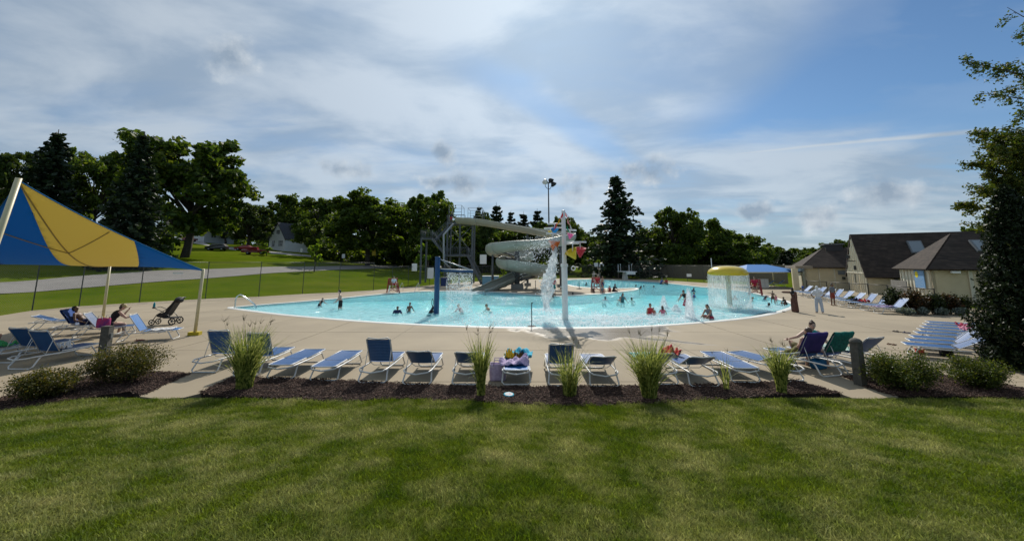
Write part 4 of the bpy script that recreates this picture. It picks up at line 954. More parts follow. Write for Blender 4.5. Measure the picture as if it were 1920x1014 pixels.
cloth('red bundled towel beside the widest grass clump', m_redt, G(1275, 700) + Vector((.0, .55, 0)), .42, .5, .3, seed=6, amp=.13, z=SEATZ + .01)
def over_back(p, rz, ang, m, label, hangl=.62, w=.72, name='towel', seed=0):
    """towel over a raised back: front sheet, fold over the top rail, rear sheet"""
    a = R(ang); r = np.random.default_rng(seed); prof = []
    for s in np.linspace(.12, .76, 8): prof.append((HINGE - s * math.cos(a) + .03 * math.sin(a), SEATZ + s * math.sin(a) + .03 * math.cos(a)))
    top = (HINGE - .79 * math.cos(a), SEATZ + .79 * math.sin(a)); prof += [(top[0] - .0, top[1] + .03), (top[0] - .03, top[1])]
    for s in np.linspace(.70, .77 - hangl, 7): prof.append((HINGE - s * math.cos(a) - .03 * math.sin(a), SEATZ + s * math.sin(a) - .03 * math.cos(a)))
    V = []; n = 12
    for i, (y, z) in enumerate(prof):
        for j in range(n): x = (j / (n - 1) - .5) * w; V.append((x, y + .008 * math.sin(j * 2.1 + i * .7) - (.01 if i > 9 else 0), z + .006 * math.sin(j * 1.3)))
    Q = [(i * n + j, i * n + j + 1, (i + 1) * n + j + 1, (i + 1) * n + j) for i in range(len(prof) - 1) for j in range(n - 1)]
    o = npmesh(name, V, Q, m, smooth=True); o.location = (p[0], p[1], 0); o.rotation_euler = (0, 0, rz); md = o.modifiers.new('thick', 'SOLIDIFY'); md.thickness = .006; return tag(o, label, 'towel')
over_back(G(1562, 706) - Vector((0, .06, 0)), .22, 62, m_pur, 'purple towel hung over the raised back of the lounger with someone lying on it', seed=1)
over_back(G(1612, 702) - Vector((0, .06, 0)), .24, 60, m_grn, 'dark green patterned towel hung over a raised lounger back', seed=2)
over_back(G(98, 628), -1.15, 58, fab('blue_towel', (.02, .06, .24), (.04, .10, .33), 7), 'wrinkled blue towel draped over a lounger back in the canopy shade', seed=3, w=.78)
cloth('white and green striped towel lying across the seat beside the green-towelled lounger', fab('stripe', (.6, .6, .62), (.12, .40, .25), 12), G(1662, 697) + Vector((-.25, 1.2, 0)), .62, .9, .2, seed=8)
cloth('white towel on the foot half of the hunched woman\'s lounger', m_white, G(222, 640) + Vector((1.25, .48, 0)), .62, .75, -1.2, seed=9, amp=.02)
cloth('crumpled white towel on the lounger behind the wooden post', m_white, G(30, 694) + Vector((.12, .92, 0)), .4, .35, .1, seed=10, amp=.14)
cloth('green cloth left on the reclined lounger at the canopy edge', m_lime, Vector((-16.4, 12.9, 0)), .5, .5, .1, seed=11, amp=.1)
d57 = Vector((-math.sin(R(57)), math.cos(R(57)), 0))
cloth('pink towel at the head end of a nearly flat lounger in the pushed-together set', m_pink, rb + step * 4 + d57 * .5, .6, .5, R(57), seed=12, amp=.08, z=SEATZ + .1)
cloth('dark red towel on a flat lounger of the pushed-together set', fab('crimson', (.30, .01, .05)), rb + step * 6 + d57 * .7, .62, .5, R(57), seed=13, amp=.08)
cloth('lilac towel on the last lounger of the fence row', m_lil, Vector((22.9, 24.4, 0)), .64, 1.1, R(82), seed=14, amp=.05)
for i, (k, m_) in enumerate(((.22, m_redt), (.30, m_navy), (.75, m_white))): pp = Vector((24.3, 24.1, 0)).lerp(Vector((29.6, 38.5, 0)), k); cloth(['red towel on a pale lounger of the fence row', 'dark blue towel on a pale lounger of the fence row', 'white towel on a pale lounger of the fence row'][i], m_, pp + Vector((-1.0, .12, 0)), .5, .5, R(82), seed=15 + i, amp=.12)
def bag(p, w, d, h, m, label, rz=0, strap_m=None, name='tote_bag', z=0.0):
    t = thing(name, label, 'bag', (p[0], p[1], z), rz); mb = MB(); prof = [(.92, 0), (1.0, .08 * h), (1.04, .5 * h), (1.0, .95 * h), (.96, h), (.90, .97 * h), (.9, .5 * h)]
    n = 16; vs = []
    for k, zz in prof:
        for j in range(n): a = 6.283 * j / n; c, s = math.cos(a), math.sin(a); vs.append((w / 2 * k * math.copysign(abs(c) ** .6, c), d / 2 * k * math.copysign(abs(s) ** .6, s), zz + .012 * math.sin(3 * a)))
    fs = [(i * n + j, i * n + (j + 1) % n, (i + 1) * n + (j + 1) % n, (i + 1) * n + j) for i in range(len(prof) - 1) for j in range(n)] + [tuple(range(n))[::-1]]
    mb.add(vs, fs, True); mb.build('bag_body', m, t)
    for s in (-1, 1): g = MB(); g.tube([(-w * .25, s * d * .46, h * .9), (-w * .2, s * d * .5, h * 1.25), (w * .2, s * d * .5, h * 1.25), (w * .25, s * d * .46, h * .9)], .012, 6); g.build('handle', strap_m or m, t)
    return t
bag(G(933, 712), .42, .26, .42, m_lil, 'lilac tote bag standing beside the towel-laden lounger')
bag(G(1535, 690), .45, .3, .26, fab('teal_bag', (.01, .12, .25)), 'dark teal bag on the ground under the purple-towelled lounger', .4)
bag(G(1480, 694), .4, .3, .24, m_blk, 'black bag in the shade under the purple-towelled lounger', .2)
bag(G(1725, 662), .35, .22, .12, m_redt, 'low red bag under the lounger closest to the wide green shrub', .8)
bag(G(1775, 667), .5, .32, .2, m_blk, 'black bag under the head of the lounger closest to the wide green shrub', .8)
bag(G(206, 633) + Vector((-.35, .0, 0)), .5, .28, .38, mat('bag_stripe', (.55, .02, .10), .8, col2=(.03, .03, .22), vscale=4), 'red and navy striped bag on the lounger above the wooden post', -.2, m_white, z=SEATZ + .03)
def sandals(px, py, m, label, rz=0):
    b = G(px, py); t = thing('sandals', label, 'sandals', (b.x, b.y, .001), rz, 'sandals left on the deck')
    for s in (-1, 1):
        mb = MB(); mb.prism([(s * .07 + x, y) for x, y in ((-.04, -.12), (.04, -.12), (.035, 0), (.05, .09), (.02, .14), (-.03, .13), (-.045, .07), (-.035, 0))], 0, .022); sh = mb.build('sole', m, t)
        g = MB(); g.tube([(s * .07 - .045, .05, .02), (s * .07, .07, .06), (s * .07 + .045, .05, .02)], .009, 6); g.build('toe_strap', m, sh)
for i, (px, py, m_, lb) in enumerate([(1682, 622, m_blk, 'black sandals lying apart from the pushed-together loungers'), (1700, 624, m_navy, 'dark sandals beside the black pair before the pushed-together loungers'), (1749, 618, m_blk, 'black sandals at the foot of the low-backed middle lounger'), (1672, 646, fab('brown', (.12, .06, .03)), 'brown sandals at the foot of the lounger closest to the wide shrub'), (262, 638, fab('maroon', (.16, .03, .03)), 'maroon sandals under the hunched woman\'s lounger'), (1467, 584.5, m_blk, 'black sandals on the white pool edge near the standing woman in a dark headscarf')]): sandals(px, py, m_, lb, i * .7)

# ---- wooden bollard posts
m_wood = mat('weathered_wood', (.085, .08, .068), .9, .3, 14, .5, 30)
def wpost(px, py, top, w, label, rnd_top):
    b = G(px, py); H = D(px, top, b.y).z; t = thing('wooden_post', label, 'post', b, .25); mb = MB()
    mb.box((0, 0, H / 2 - .05), (w, w, H + .1), taper=.97)
    if rnd_top: mb.lathe([(w * .70, H - .01), (w * .66, H + .03), (w * .45, H + .07), (w * .1, H + .09)], 14)
    else: mb.box((0, 0, H + .006), (w * 1.02, w * 1.02, .02))
    mb.build('post', m_wood, t); g = MB(); g.box((w * .56, 0, H * .78), (.05, .09, .13)); g.build('outlet_box', mat('grey_box', (.15, .155, .15), .5), t)
wpost(191, 692, 612, .20, 'square weathered wooden post behind the rounded bronze shrub', False)
wpost(1614, 722, 640, .19, 'round-topped weathered wooden post at the right walkway', True)
# ---- white and turquoise disc in the bark
b = G(954, 741, .03); o = thing('flying_disc', 'white flying disc with turquoise rim lying in the bark bed', 'disc', b + Vector((0, 0, .012))); o.rotation_euler = (.08, .03, 0)
mb = MB(); mb.lathe([(.0, .026), (.06, .026), (.095, .024)], 24); mb.build('top', m_white, o); mb = MB(); mb.lathe([(.095, .024), (.118, .018), (.122, .0), (.114, .0), (.108, .014), (.09, .018), (0, .018)], 24); mb.build('rim', m_turq, o)
mb = MB(); mb.lathe([(0, .0275), (.022, .0275)], 12, (.02, 0, 0)); mb.build('print', m_pink, o)

# ---- stroller
def stroller():
    m_f = mat('stroller_black', (.012, .012, .014), .6, .2, 10); m_m = mat('stroller_metal', (.02, .02, .022), .35); m_ty = mat('stroller_tyre', (.015, .015, .015), .8); m_rim = mat('stroller_rim', (.12, .12, .12), .4)
    b = G(310, 608); t = thing('stroller', 'black folded-up stroller with a turquoise bottle standing by the canopy pole', 'stroller', b, R(12))
    t['label'] = 'black three-wheeled style stroller standing by the low canopy pole'.replace('three-wheeled style ', '')
    def wheel(x, y, r_):
        mb = MB(); mb.tube([(x + r_ * .85 * math.cos(a), y, r_ + r_ * .85 * math.sin(a)) for a in np.linspace(0, 6.283, 21)[:-1]], r_ * .16, 8, True); w = mb.build('wheel', m_ty, t)
        g = MB(); g.tube([(x, y - .025, r_), (x, y + .025, r_)], .03, 8)
        for k in range(5): a = k * 1.2566; g.beam((x, y, r_), (x + r_ * .8 * math.cos(a), y, r_ + r_ * .8 * math.sin(a)), .014, .02)
        g.build('rim', m_rim, w)
    for s in (-1, 1): wheel(.36, s * .26, .14); wheel(-.38, s * .2, .115)
    f = MB()
    for s in (-1, 1):
        f.tube([(-.38, s * .2, .13), (-.22, s * .22, .42), (.10, s * .24, .62), (.42, s * .24, 1.02), (.50, s * .22, 1.06)], .015, 8); f.tube([(.36, s * .25, .15), (.18, s * .24, .42), (-.05, s * .24, .55)], .014, 8)
        f.tube([(-.05, s * .24, .55), (-.28, s * .22, .66), (-.36, s * .2, .70)], .012, 6)
    f.tube([(.50, -.22, 1.06), (.55, -.1, 1.08), (.55, .1, 1.08), (.50, .22, 1.06)], .018, 8); f.tube([(-.36, -.2, .70), (-.38, 0, .70), (-.36, .2, .70)], .014, 8); f.tube([(.36, -.26, .14), (.36, .26, .14)], .012, 6); f.build('frame', m_m, t)
    s = MB(); P = [(-.24, .34), (-.02, .28), (.10, .36), (.40, .96), (.33, 1.0), (.02, .50), (-.20, .46)]
    vs = [(x, -.2, z) for x, z in P] + [(x, .2, z) for x, z in P]; n = len(P); s.add(vs, [tuple(range(n)), tuple(range(n, 2 * n))[::-1]] + [(i, n + i, n + (i + 1) % n, (i + 1) % n) for i in range(n)]); s.build('seat', m_f, t)
    h = MB(); h.ell((.40, 0, .98), (.14, .22, .12), 14, 8, Euler((0, .6, 0)).to_matrix()); h.build('folded_hood', m_f, t)
    k = MB(); k.prism([(.02, -.2), (.44, -.22), (.44, .22), (.02, .2)], .26, .29); k.prism([(.0, -.2), (.03, -.2), (.03, .2), (.0, .2)], .27, .38); k.build('basket', m_f, t)
    mb = MB(); mb.lathe([(0, 0), (.038, 0), (.04, .03), (.04, .15), (.03, .19), (.018, .21), (.018, .24), (0, .24)], 14); bo = mb.build('water_bottle', mat('bottle_teal', (.0, .28, .33), .3)); bo.location = t.matrix_basis @ Vector((-.42, -.10, .69)); tag(bo, 'turquoise water bottle in the stroller bar holder', 'bottle')
    t.scale = (1.22,) * 3; bo.scale = (1.22,) * 3; bo.location = t.location + Euler((0, 0, R(12))).to_matrix() @ (Vector((-.42, -.10, .67)) * 1.22)
    g = MB(); g.lathe([(.045, .66), (.047, .72), (.05, .72), (.048, .66), (0, .66)], 14, (-.42, -.10, 0)); g.build('cup_holder', m_m, t)
stroller()

# ---- striped shade canopy on leaning poles
def shade():
    A, B, C = D(34, 338, 10.3), D(381, 507, 16.6), D(206, 498, 21.0); Dd = A + C - B; Dd.z = 2.95
    base = [Vector((A.x - .55, A.y - .25, 0)), G(365, 628), G(192, 602), Vector((Dd.x - .4, Dd.y - .2, 0))]
    t = thing('shade_canopy', 'blue and yellow striped fabric shade canopy on cream poles', 'shade canopy', base[1])
    o0 = base[1]; L_ = lambda v: Vector(v) - o0
    def S_(u, v):
        # scalloped outline, then bilinear patch
        k = .085; u2 = u + k * (0.5 - u) * 4 * v * (1 - v) * abs(2 * u - 1) ** 2; v2 = v + k * (0.5 - v) * 4 * u * (1 - u) * abs(2 * v - 1) ** 2
        p = A * (1 - u2) * (1 - v2) + B * u2 * (1 - v2) + C * u2 * v2 + Dd * (1 - u2) * v2
        p.z -= .25 * math.sin(math.pi * u) * math.sin(math.pi * v); return L_(p)
    my = mat('canopy_yellow', (.66, .55, .19), .9); mbl = mat('canopy_blue', (.004, .16, .38), .9); mbl_shade = mat('canopy_blue_shaded', (.008, .04, .20), .9)  # last tone: the same blue cloth with shade painted into its colour
    for m_, tr_ in ((my, (.78, .66, .25)), (mbl, (.002, .28, .60)), (mbl_shade, (.006, .14, .45))):
        N, L = m_.node_tree.nodes, m_.node_tree.links; tl = N.new('ShaderNodeBsdfTranslucent'); tl.inputs[0].default_value = (*tr_, 1); ms = N.new('ShaderNodeMixShader'); ms.inputs[0].default_value = .42
        L.new(N['Principled BSDF'].outputs[0], ms.inputs[1]); L.new(tl.outputs[0], ms.inputs[2]); L.new(ms.outputs[0], N['Material Output'].inputs[0])
    bm = bmesh.new(); bmesh.ops.create_grid(bm, x_segments=26, y_segments=26, size=.5); bmesh.ops.translate(bm, vec=(.5, .5, 0), verts=bm.verts[:])
    nv = Vector((1, -.75, 0)).normalized()
    for lo_, hi_, m_ in ((None, -.42, mbl_shade), (-.42, 0.0, mbl), (0.0, .55, my), (.55, None, mbl)):
        c = bm.copy()
        if hi_ is not None: bm_cut(c, (hi_, 0, 0), nv)
        if lo_ is not None: bm_cut(c, (lo_, 0, 0), -nv)
        for v in c.verts: v.co = S_(v.co.x, v.co.y)
        for f in c.faces: f.smooth = True
        o = bm_obj(c, 'fabric_panel', m_, t); c.free()
        sd = o.modifiers.new('thick', 'SOLIDIFY'); sd.thickness = .012
    mc = mat('cream_steel', (.58, .51, .30), .45, .05, 3); mseam = mat('canopy_seam', (.36, .27, .10), .9)
    for i, (b_, p) in enumerate(zip(base, (A, B, C, Dd))):
        g = MB(); g.tube([L_(b_) - Vector((0, 0, .1)), L_(p) + (Vector(p) - b_).normalized() * .06], [.075, .065] if i == 0 else [.065, .055], 12); po = g.build('pole', mc, t)
        f = MB(); f.box(L_(b_) + Vector((0, 0, .07)), (.42, .26, .14), rz=.2); f.build('footing', mat('footing_yellow', (.55, .42, .02), .7), po)
    g = MB(); g.tube([S_(x, x) - Vector((0, 0, .03)) for x in np.linspace(.01, .99, 22)], .022, 6); g.build('rib', mseam, t)
    g = MB(); g.tube([S_(.42, v) - Vector((0, 0, .03)) for v in np.linspace(.02, .42, 12)], .018, 6); g.build('rib', mseam, t)
    g = MB(); g.tube([S_(u, .42) - Vector((0, 0, .03)) for u in np.linspace(.42, .02, 12)], .018, 6); g.build('rib', mseam, t)
    g = MB(); g.tube([S_(u, 0) for u in np.linspace(0, 1, 22)], .016, 6); g.tube([S_(1, u) for u in np.linspace(0, 1, 22)], .016, 6); g.tube([S_(u, 1) for u in np.linspace(0, 1, 22)], .016, 6); g.tube([S_(0, u) for u in np.linspace(0, 1, 22)], .016, 6); g.build('hem_cable', mbl, t)
shade()
# ============================================================ POOL FEATURES
m_steel = mat('galvanised', (.32, .34, .36), .4, .1, 4, metal=.6); m_chrome = mat('chrome', (.62, .64, .66), .18, metal=1.0)
m_fglass = mat('slide_fibreglass', (.34, .345, .285), .38, .06, .8); m_white_paint = mat('white_paint', (.74, .75, .73), .4, .04, 2)
m_bluep = mat('blue_paint', (.005, .055, .16), .4, .08, 3); m_darksteel = mat('dark_steel', (.03, .033, .037), .75, .15, 4, spec=.2)
m_towersteel = mat('tower_grey', (.085, .10, .115), .7, .12, 3)
sp_thick = spraymat('water_white', .75, nscale=6, lo=.3, hi=.65); sp_curt = spraymat('water_curtain', .4, nscale=9, stretch=(3.5, 3.5, .25), lo=.35, hi=.62); sp_mist = spraymat('water_drops', .75)
m_foam = spraymat('foam', .55, nscale=3.0, lo=.35, hi=.65)
def drops(name, pts, size, m, parent=None, seed=0):
    r = np.random.default_rng(seed); n = len(pts); s = size * r.uniform(.5, 1.6, n)
    o6 = np.array([[1, 0, 0], [-1, 0, 0], [0, 1, 0], [0, -1, 0], [0, 0, 1.5], [0, 0, -1.5]], float)
    V = (np.asarray(pts)[:, None, :] + o6[None] * s[:, None, None]).reshape(-1, 3)
    t = np.array([[0, 2, 4], [2, 1, 4], [1, 3, 4], [3, 0, 4], [2, 0, 5], [1, 2, 5], [3, 1, 5], [0, 3, 5]]); Q = (np.arange(n)[:, None, None] * 6 + t[None]).reshape(-1, 3)
    return npmesh(name, V, Q, m, parent, smooth=True)

# ---- dumping bucket pole
def buckets():
    b = G(1060, 600, WZ); d = b.y; t = thing('bucket_pole', 'tall white pole with coloured dumping buckets and pennants standing in the pool', 'water feature', (b.x, b.y, -.5))
    top = D(1057, 394, d).z + .5; L_ = lambda px, py, dd=0: D(px, py, d + dd) - Vector((b.x, b.y, -.5))
    g = MB(); z1 = L_(1057, 497).z; g.lathe([(0, -.3), (.165, -.3), (.165, .9), (.165, z1 - .05), (.13, z1 + .06), (.125, top * .75), (.11, top - .03), (.05, top), (0, top)], 20); g.build('pole', m_white_paint, t)
    g = MB(); g.lathe([(.165, z1 - .09), (.205, z1 - .09), (.205, z1 + .07), (.13, z1 + .09)], 20); g.build('flange', m_white_paint, t)
    bk = [(1037, 457, -.4, 'orange', (.66, .13, .01), .34, 2.2, (1010, 448)), (1040, 433, .3, 'blue', (.02, .25, .62), .24, .1, (1015, 437)), (1074, 477, -.3, 'yellow', (.62, .44, .015), .36, -.55, (1100, 460)), (1088, 473, .3, 'red', (.42, .012, .03), .34, 0.0, (1112, 455)), (1069, 443, .9, 'pink', (.75, .12, .34), .2, .2, (1072, 438)), (1032, 437, .8, 'small yellow', (.62, .44, .015), .16, 0, (1030, 430))]
    c0 = Vector((0, 0, 0))
    for px, py, dd, nm, col, s, tilt, armpx in bk:
        p = L_(px, py, dd); m_ = mat('bucket_' + nm, col, .6, .08, 4, spec=.2); arm = Vector((p.x, p.y, p.z + s * 1.7))
        g = MB(); g.tube([(0, 0, arm.z - .02), arm + Vector((.35 * (1 if p.x > 0 else -1), 0, 0))], .05, 10); a = g.build('arm', m_white_paint, t)
        g = MB(); g.tube([arm, p + Vector((0, 0, s * .2))], .028, 8); g.build('hanger', m_white_paint, a)
        g = MB(); g.lathe([(0, -.9 * s), (.12 * s, -.88 * s), (.95 * s, .62 * s), (1.0 * s, .7 * s), (.93 * s, .7 * s), (.1 * s, -.75 * s), (0, -.75 * s)], 18); o = g.build('bucket', m_, t); o.location = p; o.rotation_euler = (.25, tilt, 0)
    fl = [(1052, 402, (.75, .02, .03)), (1046, 413, (.75, .42, .02)), (1041, 421, (.72, .02, .03)), (1063, 401, (.72, .25, .25)), (1067, 414, (.75, .30, .30)), (1066, 427, (.02, .30, .16)), (1072, 424, (.70, .70, .70)), (1036, 427, (.02, .2, .55))]
    g = MB(); g.tube([L_(1057, 396), L_(1046, 414, -.2), L_(1034, 432, -.4)], .008, 5); g.tube([L_(1058, 396), L_(1070, 410, .2), L_(1084, 412 + 14, .4)], .008, 5); g.build('pennant_line', m_darksteel, t)
    for k, (px, py, col) in enumerate(fl):
        p = L_(px, py, -.15 if px < 1057 else .2); w = .2; n = 6; V = []
        for i in range(n):
            u = i / (n - 1); hgt = .19 * (1 - u)
            for s in (-1, 1): V.append((p.x + (u - .5) * 2 * w * (-.5 if px < 1057 else .5), p.y + .03 * math.sin(u * 5 + k), p.z - u * .34 + s * hgt * .6))
        o = npmesh('pennant', V, [(2 * i, 2 * i + 1, 2 * i + 3, 2 * i + 2) for i in range(n - 1)], mat('pennant_%d' % k, col, .9, spec=.1), t); md = o.modifiers.new('thick', 'SOLIDIFY'); md.thickness = .006
    # water leaving the orange bucket
    r = np.random.default_rng(4); P = [D(*q) for q in ((1040, 462, d - .4), (1040, 475, d - .4), (1037, 492, d - .4), (1033, 508, d - .45), (1030, 524, d - .5), (1027, 538, d - .5), (1025, 556, d - .5), (1025, 578, d - .5))]
    P = catmull(P, 5); W_ = np.interp(np.linspace(0, 1, len(P)), [0, .3, .55, .75, .9, 1], [.07, .17, .27, .34, .20, .12]); V = []; n = 14
    for i, p in enumerate(P):
        for j in range(n):
            a = 6.283 * j / n; k = W_[i] * (1 + r.normal(0, .28)); V.append((p.x + k * math.cos(a), p.y + k * math.sin(a), p.z + r.normal(0, .05)))
    w = npmesh('falling_water', V, [(i * n + j, i * n + (j + 1) % n, (i + 1) * n + (j + 1) % n, (i + 1) * n + j) for i in range(len(P) - 1) for j in range(n)], sp_thick, smooth=True)
    k = r.integers(0, len(P), 900); base = np.array([tuple(p) for p in P])[k]; drops('drop', base + r.normal(0, 1, (900, 3)) * (W_[k][:, None] * .75 + .02) * np.array([1, 1, 1.5]), .018, sp_mist, w, 2)
    tag(w, 'white stream of water pouring out of the orange bucket', 'falling water')
    a_, b_ = D(1048, 449, d - .6), D(985, 462, d - 1.2); u = r.uniform(0, 1, 1500); pts = np.array(a_)[None] * (1 - u[:, None]) + np.array(b_)[None] * u[:, None]; pts += r.normal(0, 1, (1500, 3)) * (.05 + .42 * u[:, None]); pts[:, 2] -= .6 * u ** 2
    s = drops('water_spray', pts, .011, sp_mist, None, 3); tag(s, 'fine spray blown sideways from the pole above the orange bucket', 'spray'); s['kind'] = 'stuff'
buckets()
# ---- blue post with water curtain
def blue_post():
    b = G(818, 588, WZ); d = b.y; o0 = Vector((b.x, b.y, -.6)); t = thing('blue_spray_post', 'dark blue post with a braced arm that drops a water curtain', 'water feature', o0); L_ = lambda px, py, dd=0: D(px, py, d + dd) - o0
    H = L_(822, 481).z; g = MB(); g.lathe([(0, -.2), (.17, -.2), (.165, H - .02), (.15, H), (0, H)], 18); g.build('post', m_bluep, t)
    e, s = L_(887, 509, .5), L_(826, 507, .1); g = MB(); g.tube([s, e], .075, 10); g.build('arm', m_bluep, t); g = MB(); g.tube([s + Vector((0, -.02, .09)), e + Vector((0, -.02, .09))], .03, 8); g.build('spray_pipe', m_white_paint, t)
    g = MB(); g.tube([L_(824, 486, 0), L_(884, 506, .5)], .035, 8); g.build('brace', m_steel, t); g = MB(); g.tube([(-.22 + .05 * math.cos(a), -.15, 1.25 + .22 * math.sin(a)) for a in np.linspace(0, 6.28, 13)[:-1]], .02, 6, True); g.build('valve_wheel', m_darksteel, t)
    r = np.random.default_rng(9); a_, b_ = D(838, 511, d + .2), D(886, 512, d + .5); mb = []; n = 3000; u = r.integers(0, 34, n) / 33 + r.normal(0, .004, n); zz = r.uniform(0, 1, n); P = np.array(a_) * (1 - u[:, None]) + np.array(b_) * u[:, None]; h = a_.z - WZ - .05
    P[:, 2] -= zz * h; P[:, 0] += r.normal(0, .03, n) * zz * 1.5; P[:, 1] += r.normal(0, .05, n) * zz; o = drops('water_curtain', P, .014, sp_mist, None, 5); o['kind'] = 'stuff'; tag(o, 'beaded curtain of falling water below the blue arm', 'falling water')
blue_post()
# ---- mushroom
def mushroom():
    b = G(1369, 575, WZ); d = b.y; o0 = Vector((b.x, b.y, -.5)); t = thing('mushroom_fountain', 'yellow mushroom fountain on a cream column with water sheeting off its cap', 'water feature', o0)
    z0, z1 = D(1369, 516, d).z + .5, D(1369, 498, d).z + .5; Rr = 33.5 / F * d; g = MB(); g.lathe([(0, -.2), (.17, -.2), (.155, z0 + .1), (0, z0 + .1)], 20); g.build('column', mat('column_cream', (.62, .64, .50), .45, .05, 2), t)
    g = MB(); h = z1 - z0; g.lathe([(0, z0 + .06), (Rr * .9, z0 + .03), (Rr * .97, z0), (Rr, z0 + .04), (Rr * 1.0, z0 + h * .32), (Rr * .93, z0 + h * .55), (Rr * .72, z0 + h * .83), (Rr * .4, z0 + h * .96), (0, z1)], 40); g.build('cap', mat('cap_yellow', (.66, .47, .012), .22, .05, 1.5, coat=.4), t)
    r = np.random.default_rng(3); V = []; n = 72; zs = np.linspace(z0 + .02, .47, 12)
    for i, z in enumerate(zs):
        for j in range(n): a = 6.283 * j / n; k = Rr * (1.0 + .03 * (i / 11)) + .012 * math.sin(9 * a + i) + r.normal(0, .008); V.append((k * math.cos(a), k * math.sin(a), z))
    w = npmesh('water_sheet', V, [(i * n + j, i * n + (j + 1) % n, (i + 1) * n + (j + 1) % n, (i + 1) * n + j) for i in range(11) for j in range(n)], sp_curt, t, smooth=True)
    a = r.uniform(0, 6.28, 1600); z = r.uniform(.42, z0, 1600); drops('splash', np.stack([Rr * 1.03 * np.cos(a) + r.normal(0, .05, 1600), Rr * 1.03 * np.sin(a) + r.normal(0, .05, 1600), .45 + (z - .45) * r.uniform(0, 1, 1600) ** 1.5], -1), .014, sp_mist, w, 6)
mushroom()
# ---- bubbling jets
def jet(px, py, top, w, label, seed):
    b = G(px, py, WZ); H = D(px, top, b.y).z - WZ; r = np.random.default_rng(seed); hw = w / 2 / F * b.y; t = thing('water_jet', label, 'water jet', b, 0, 'foaming water jets near the shallow edge')
    n = 20; V = []; pr = [(1.5, -.01), (1.15, .04), (.95, .15), (.8, .35), (.62, .6), (.42, .82), (.2, .96), (.02, 1.0)]
    for k, z in pr:
        for j in range(n): a = 6.283 * j / n; q = hw * k * (1 + .12 * math.sin(4 * a + 7 * z) + r.normal(0, .08)); V.append((q * math.cos(a), q * math.sin(a), z * H + r.normal(0, .02) * (z > 0)))
    npmesh('plume', V, [(i * n + j, i * n + (j + 1) % n, (i + 1) * n + (j + 1) % n, (i + 1) * n + j) for i in range(len(pr) - 1) for j in range(n)], sp_thick, t, smooth=True)
    m_ = 420; z = r.uniform(0, 1.08, m_); a = r.uniform(0, 6.28, m_); q = hw * (1.25 - z * .9) * r.uniform(.6, 1.3, m_); drops('spray', np.stack([q * np.cos(a), q * np.sin(a), z * H], -1), .012, sp_mist, t, seed)
jet(1245, 577, 556, 13, 'narrow foaming jet beside the girl seen from behind', 1); jet(1268, 584, 572, 15, 'lowest foaming jet, a bubbling mound', 2); jet(1294, 598, 544, 17, 'tallest foaming jet beside the leaning woman', 3)
def foam(name, lst, label, seed):
    r = np.random.default_rng(seed); P = []
    for px, py, w, n in lst:
        b = G(px, py, WZ); P.append(np.array(b) + r.normal(0, 1, (n, 3)) * np.array([w, w * 1.2, .02]) + np.array([0, 0, .03]))
    P = np.concatenate(P); P[:, 2] = WZ + np.abs(P[:, 2] - WZ - .03) * .8 + .02; P = P[inpoly(P[:, 0], P[:, 1] - .25, POOL)]
    o = drops(name, P, .022, m_foam, None, seed); o['kind'] = 'stuff'; tag(o, label, 'foam')
foam('foam_splash', [(1025, 582, .5, 500), (1080, 598, 1.5, 1500), (1130, 601, 1.5, 1100), (1180, 603, 1.4, 800), (985, 602, 1.6, 1100), (1040, 604, 1.6, 900), (1240, 602, 1.2, 500), (930, 598, 1.5, 300), (955, 560, .8, 240), (862, 548, 1.0, 260), (888, 548, .5, 240), (1245, 580, .7, 300), (1290, 600, .7, 400), (960, 588, .9, 160)], 'white splashing foam along the shallow edge below the bucket pole', 8)

def foam_sheet(cx, cy, rx, ry, label, seed, alpha):
    c = G(cx, cy, WZ); X, Y = np.meshgrid(np.arange(-rx, rx, .16), np.arange(-ry, ry, .16)); r = np.random.default_rng(seed); ph = r.uniform(0, 6.28, 6)
    ed = sum(.10 * np.sin((1.2 + .8 * i) * X + ph[i]) * np.cos((1.7 + .6 * i) * Y - ph[i]) for i in range(6)); ok = ((X / rx) ** 2 + (Y / ry) ** 2 + ed < .9)
    X, Y = X + c.x, Y + c.y; ok &= inpoly(X, Y - .12, POOL) & (distline(X, Y, POOL + [POOL[0]]) > .1); n, k = X.shape; idx = np.arange(n * k).reshape(n, k)
    Q = np.stack([idx[:-1, :-1], idx[:-1, 1:], idx[1:, 1:], idx[1:, :-1]], -1).reshape(-1, 4); Q = Q[ok.reshape(-1)[Q].all(1)]; u = np.unique(Q); mp = np.full(n * k, -1); mp[u] = np.arange(len(u))
    Z = WZ + .052 + .012 * np.sin(3 * X + 2 * Y) + .012 * np.sin(5.1 * Y - 2.3 * X); o = npmesh('surface_foam', np.stack([X, Y, Z], -1).reshape(-1, 3)[u], mp[Q], spraymat('surface_foam_%d' % seed, alpha, nscale=2.6, stretch=(1, .55, 1), lo=.40, hi=.68, floor=0.0), smooth=True)
    o['kind'] = 'stuff'; tag(o, label, 'foam')
foam_sheet(1090, 600, 5.5, 1.9, 'thin white foam drifting on the shallow water round the bucket pole', 1, .8); foam_sheet(1290, 594, 4.8, 2.4, 'thin white foam on the shallows round the tallest jet', 2, .75); foam_sheet(1400, 578, 4.2, 2.6, 'thin pale foam on the shallows round the mushroom fountain', 3, .5); foam_sheet(890, 549, 2.5, 3.0, 'thin white foam where the slide empties', 4, .7)
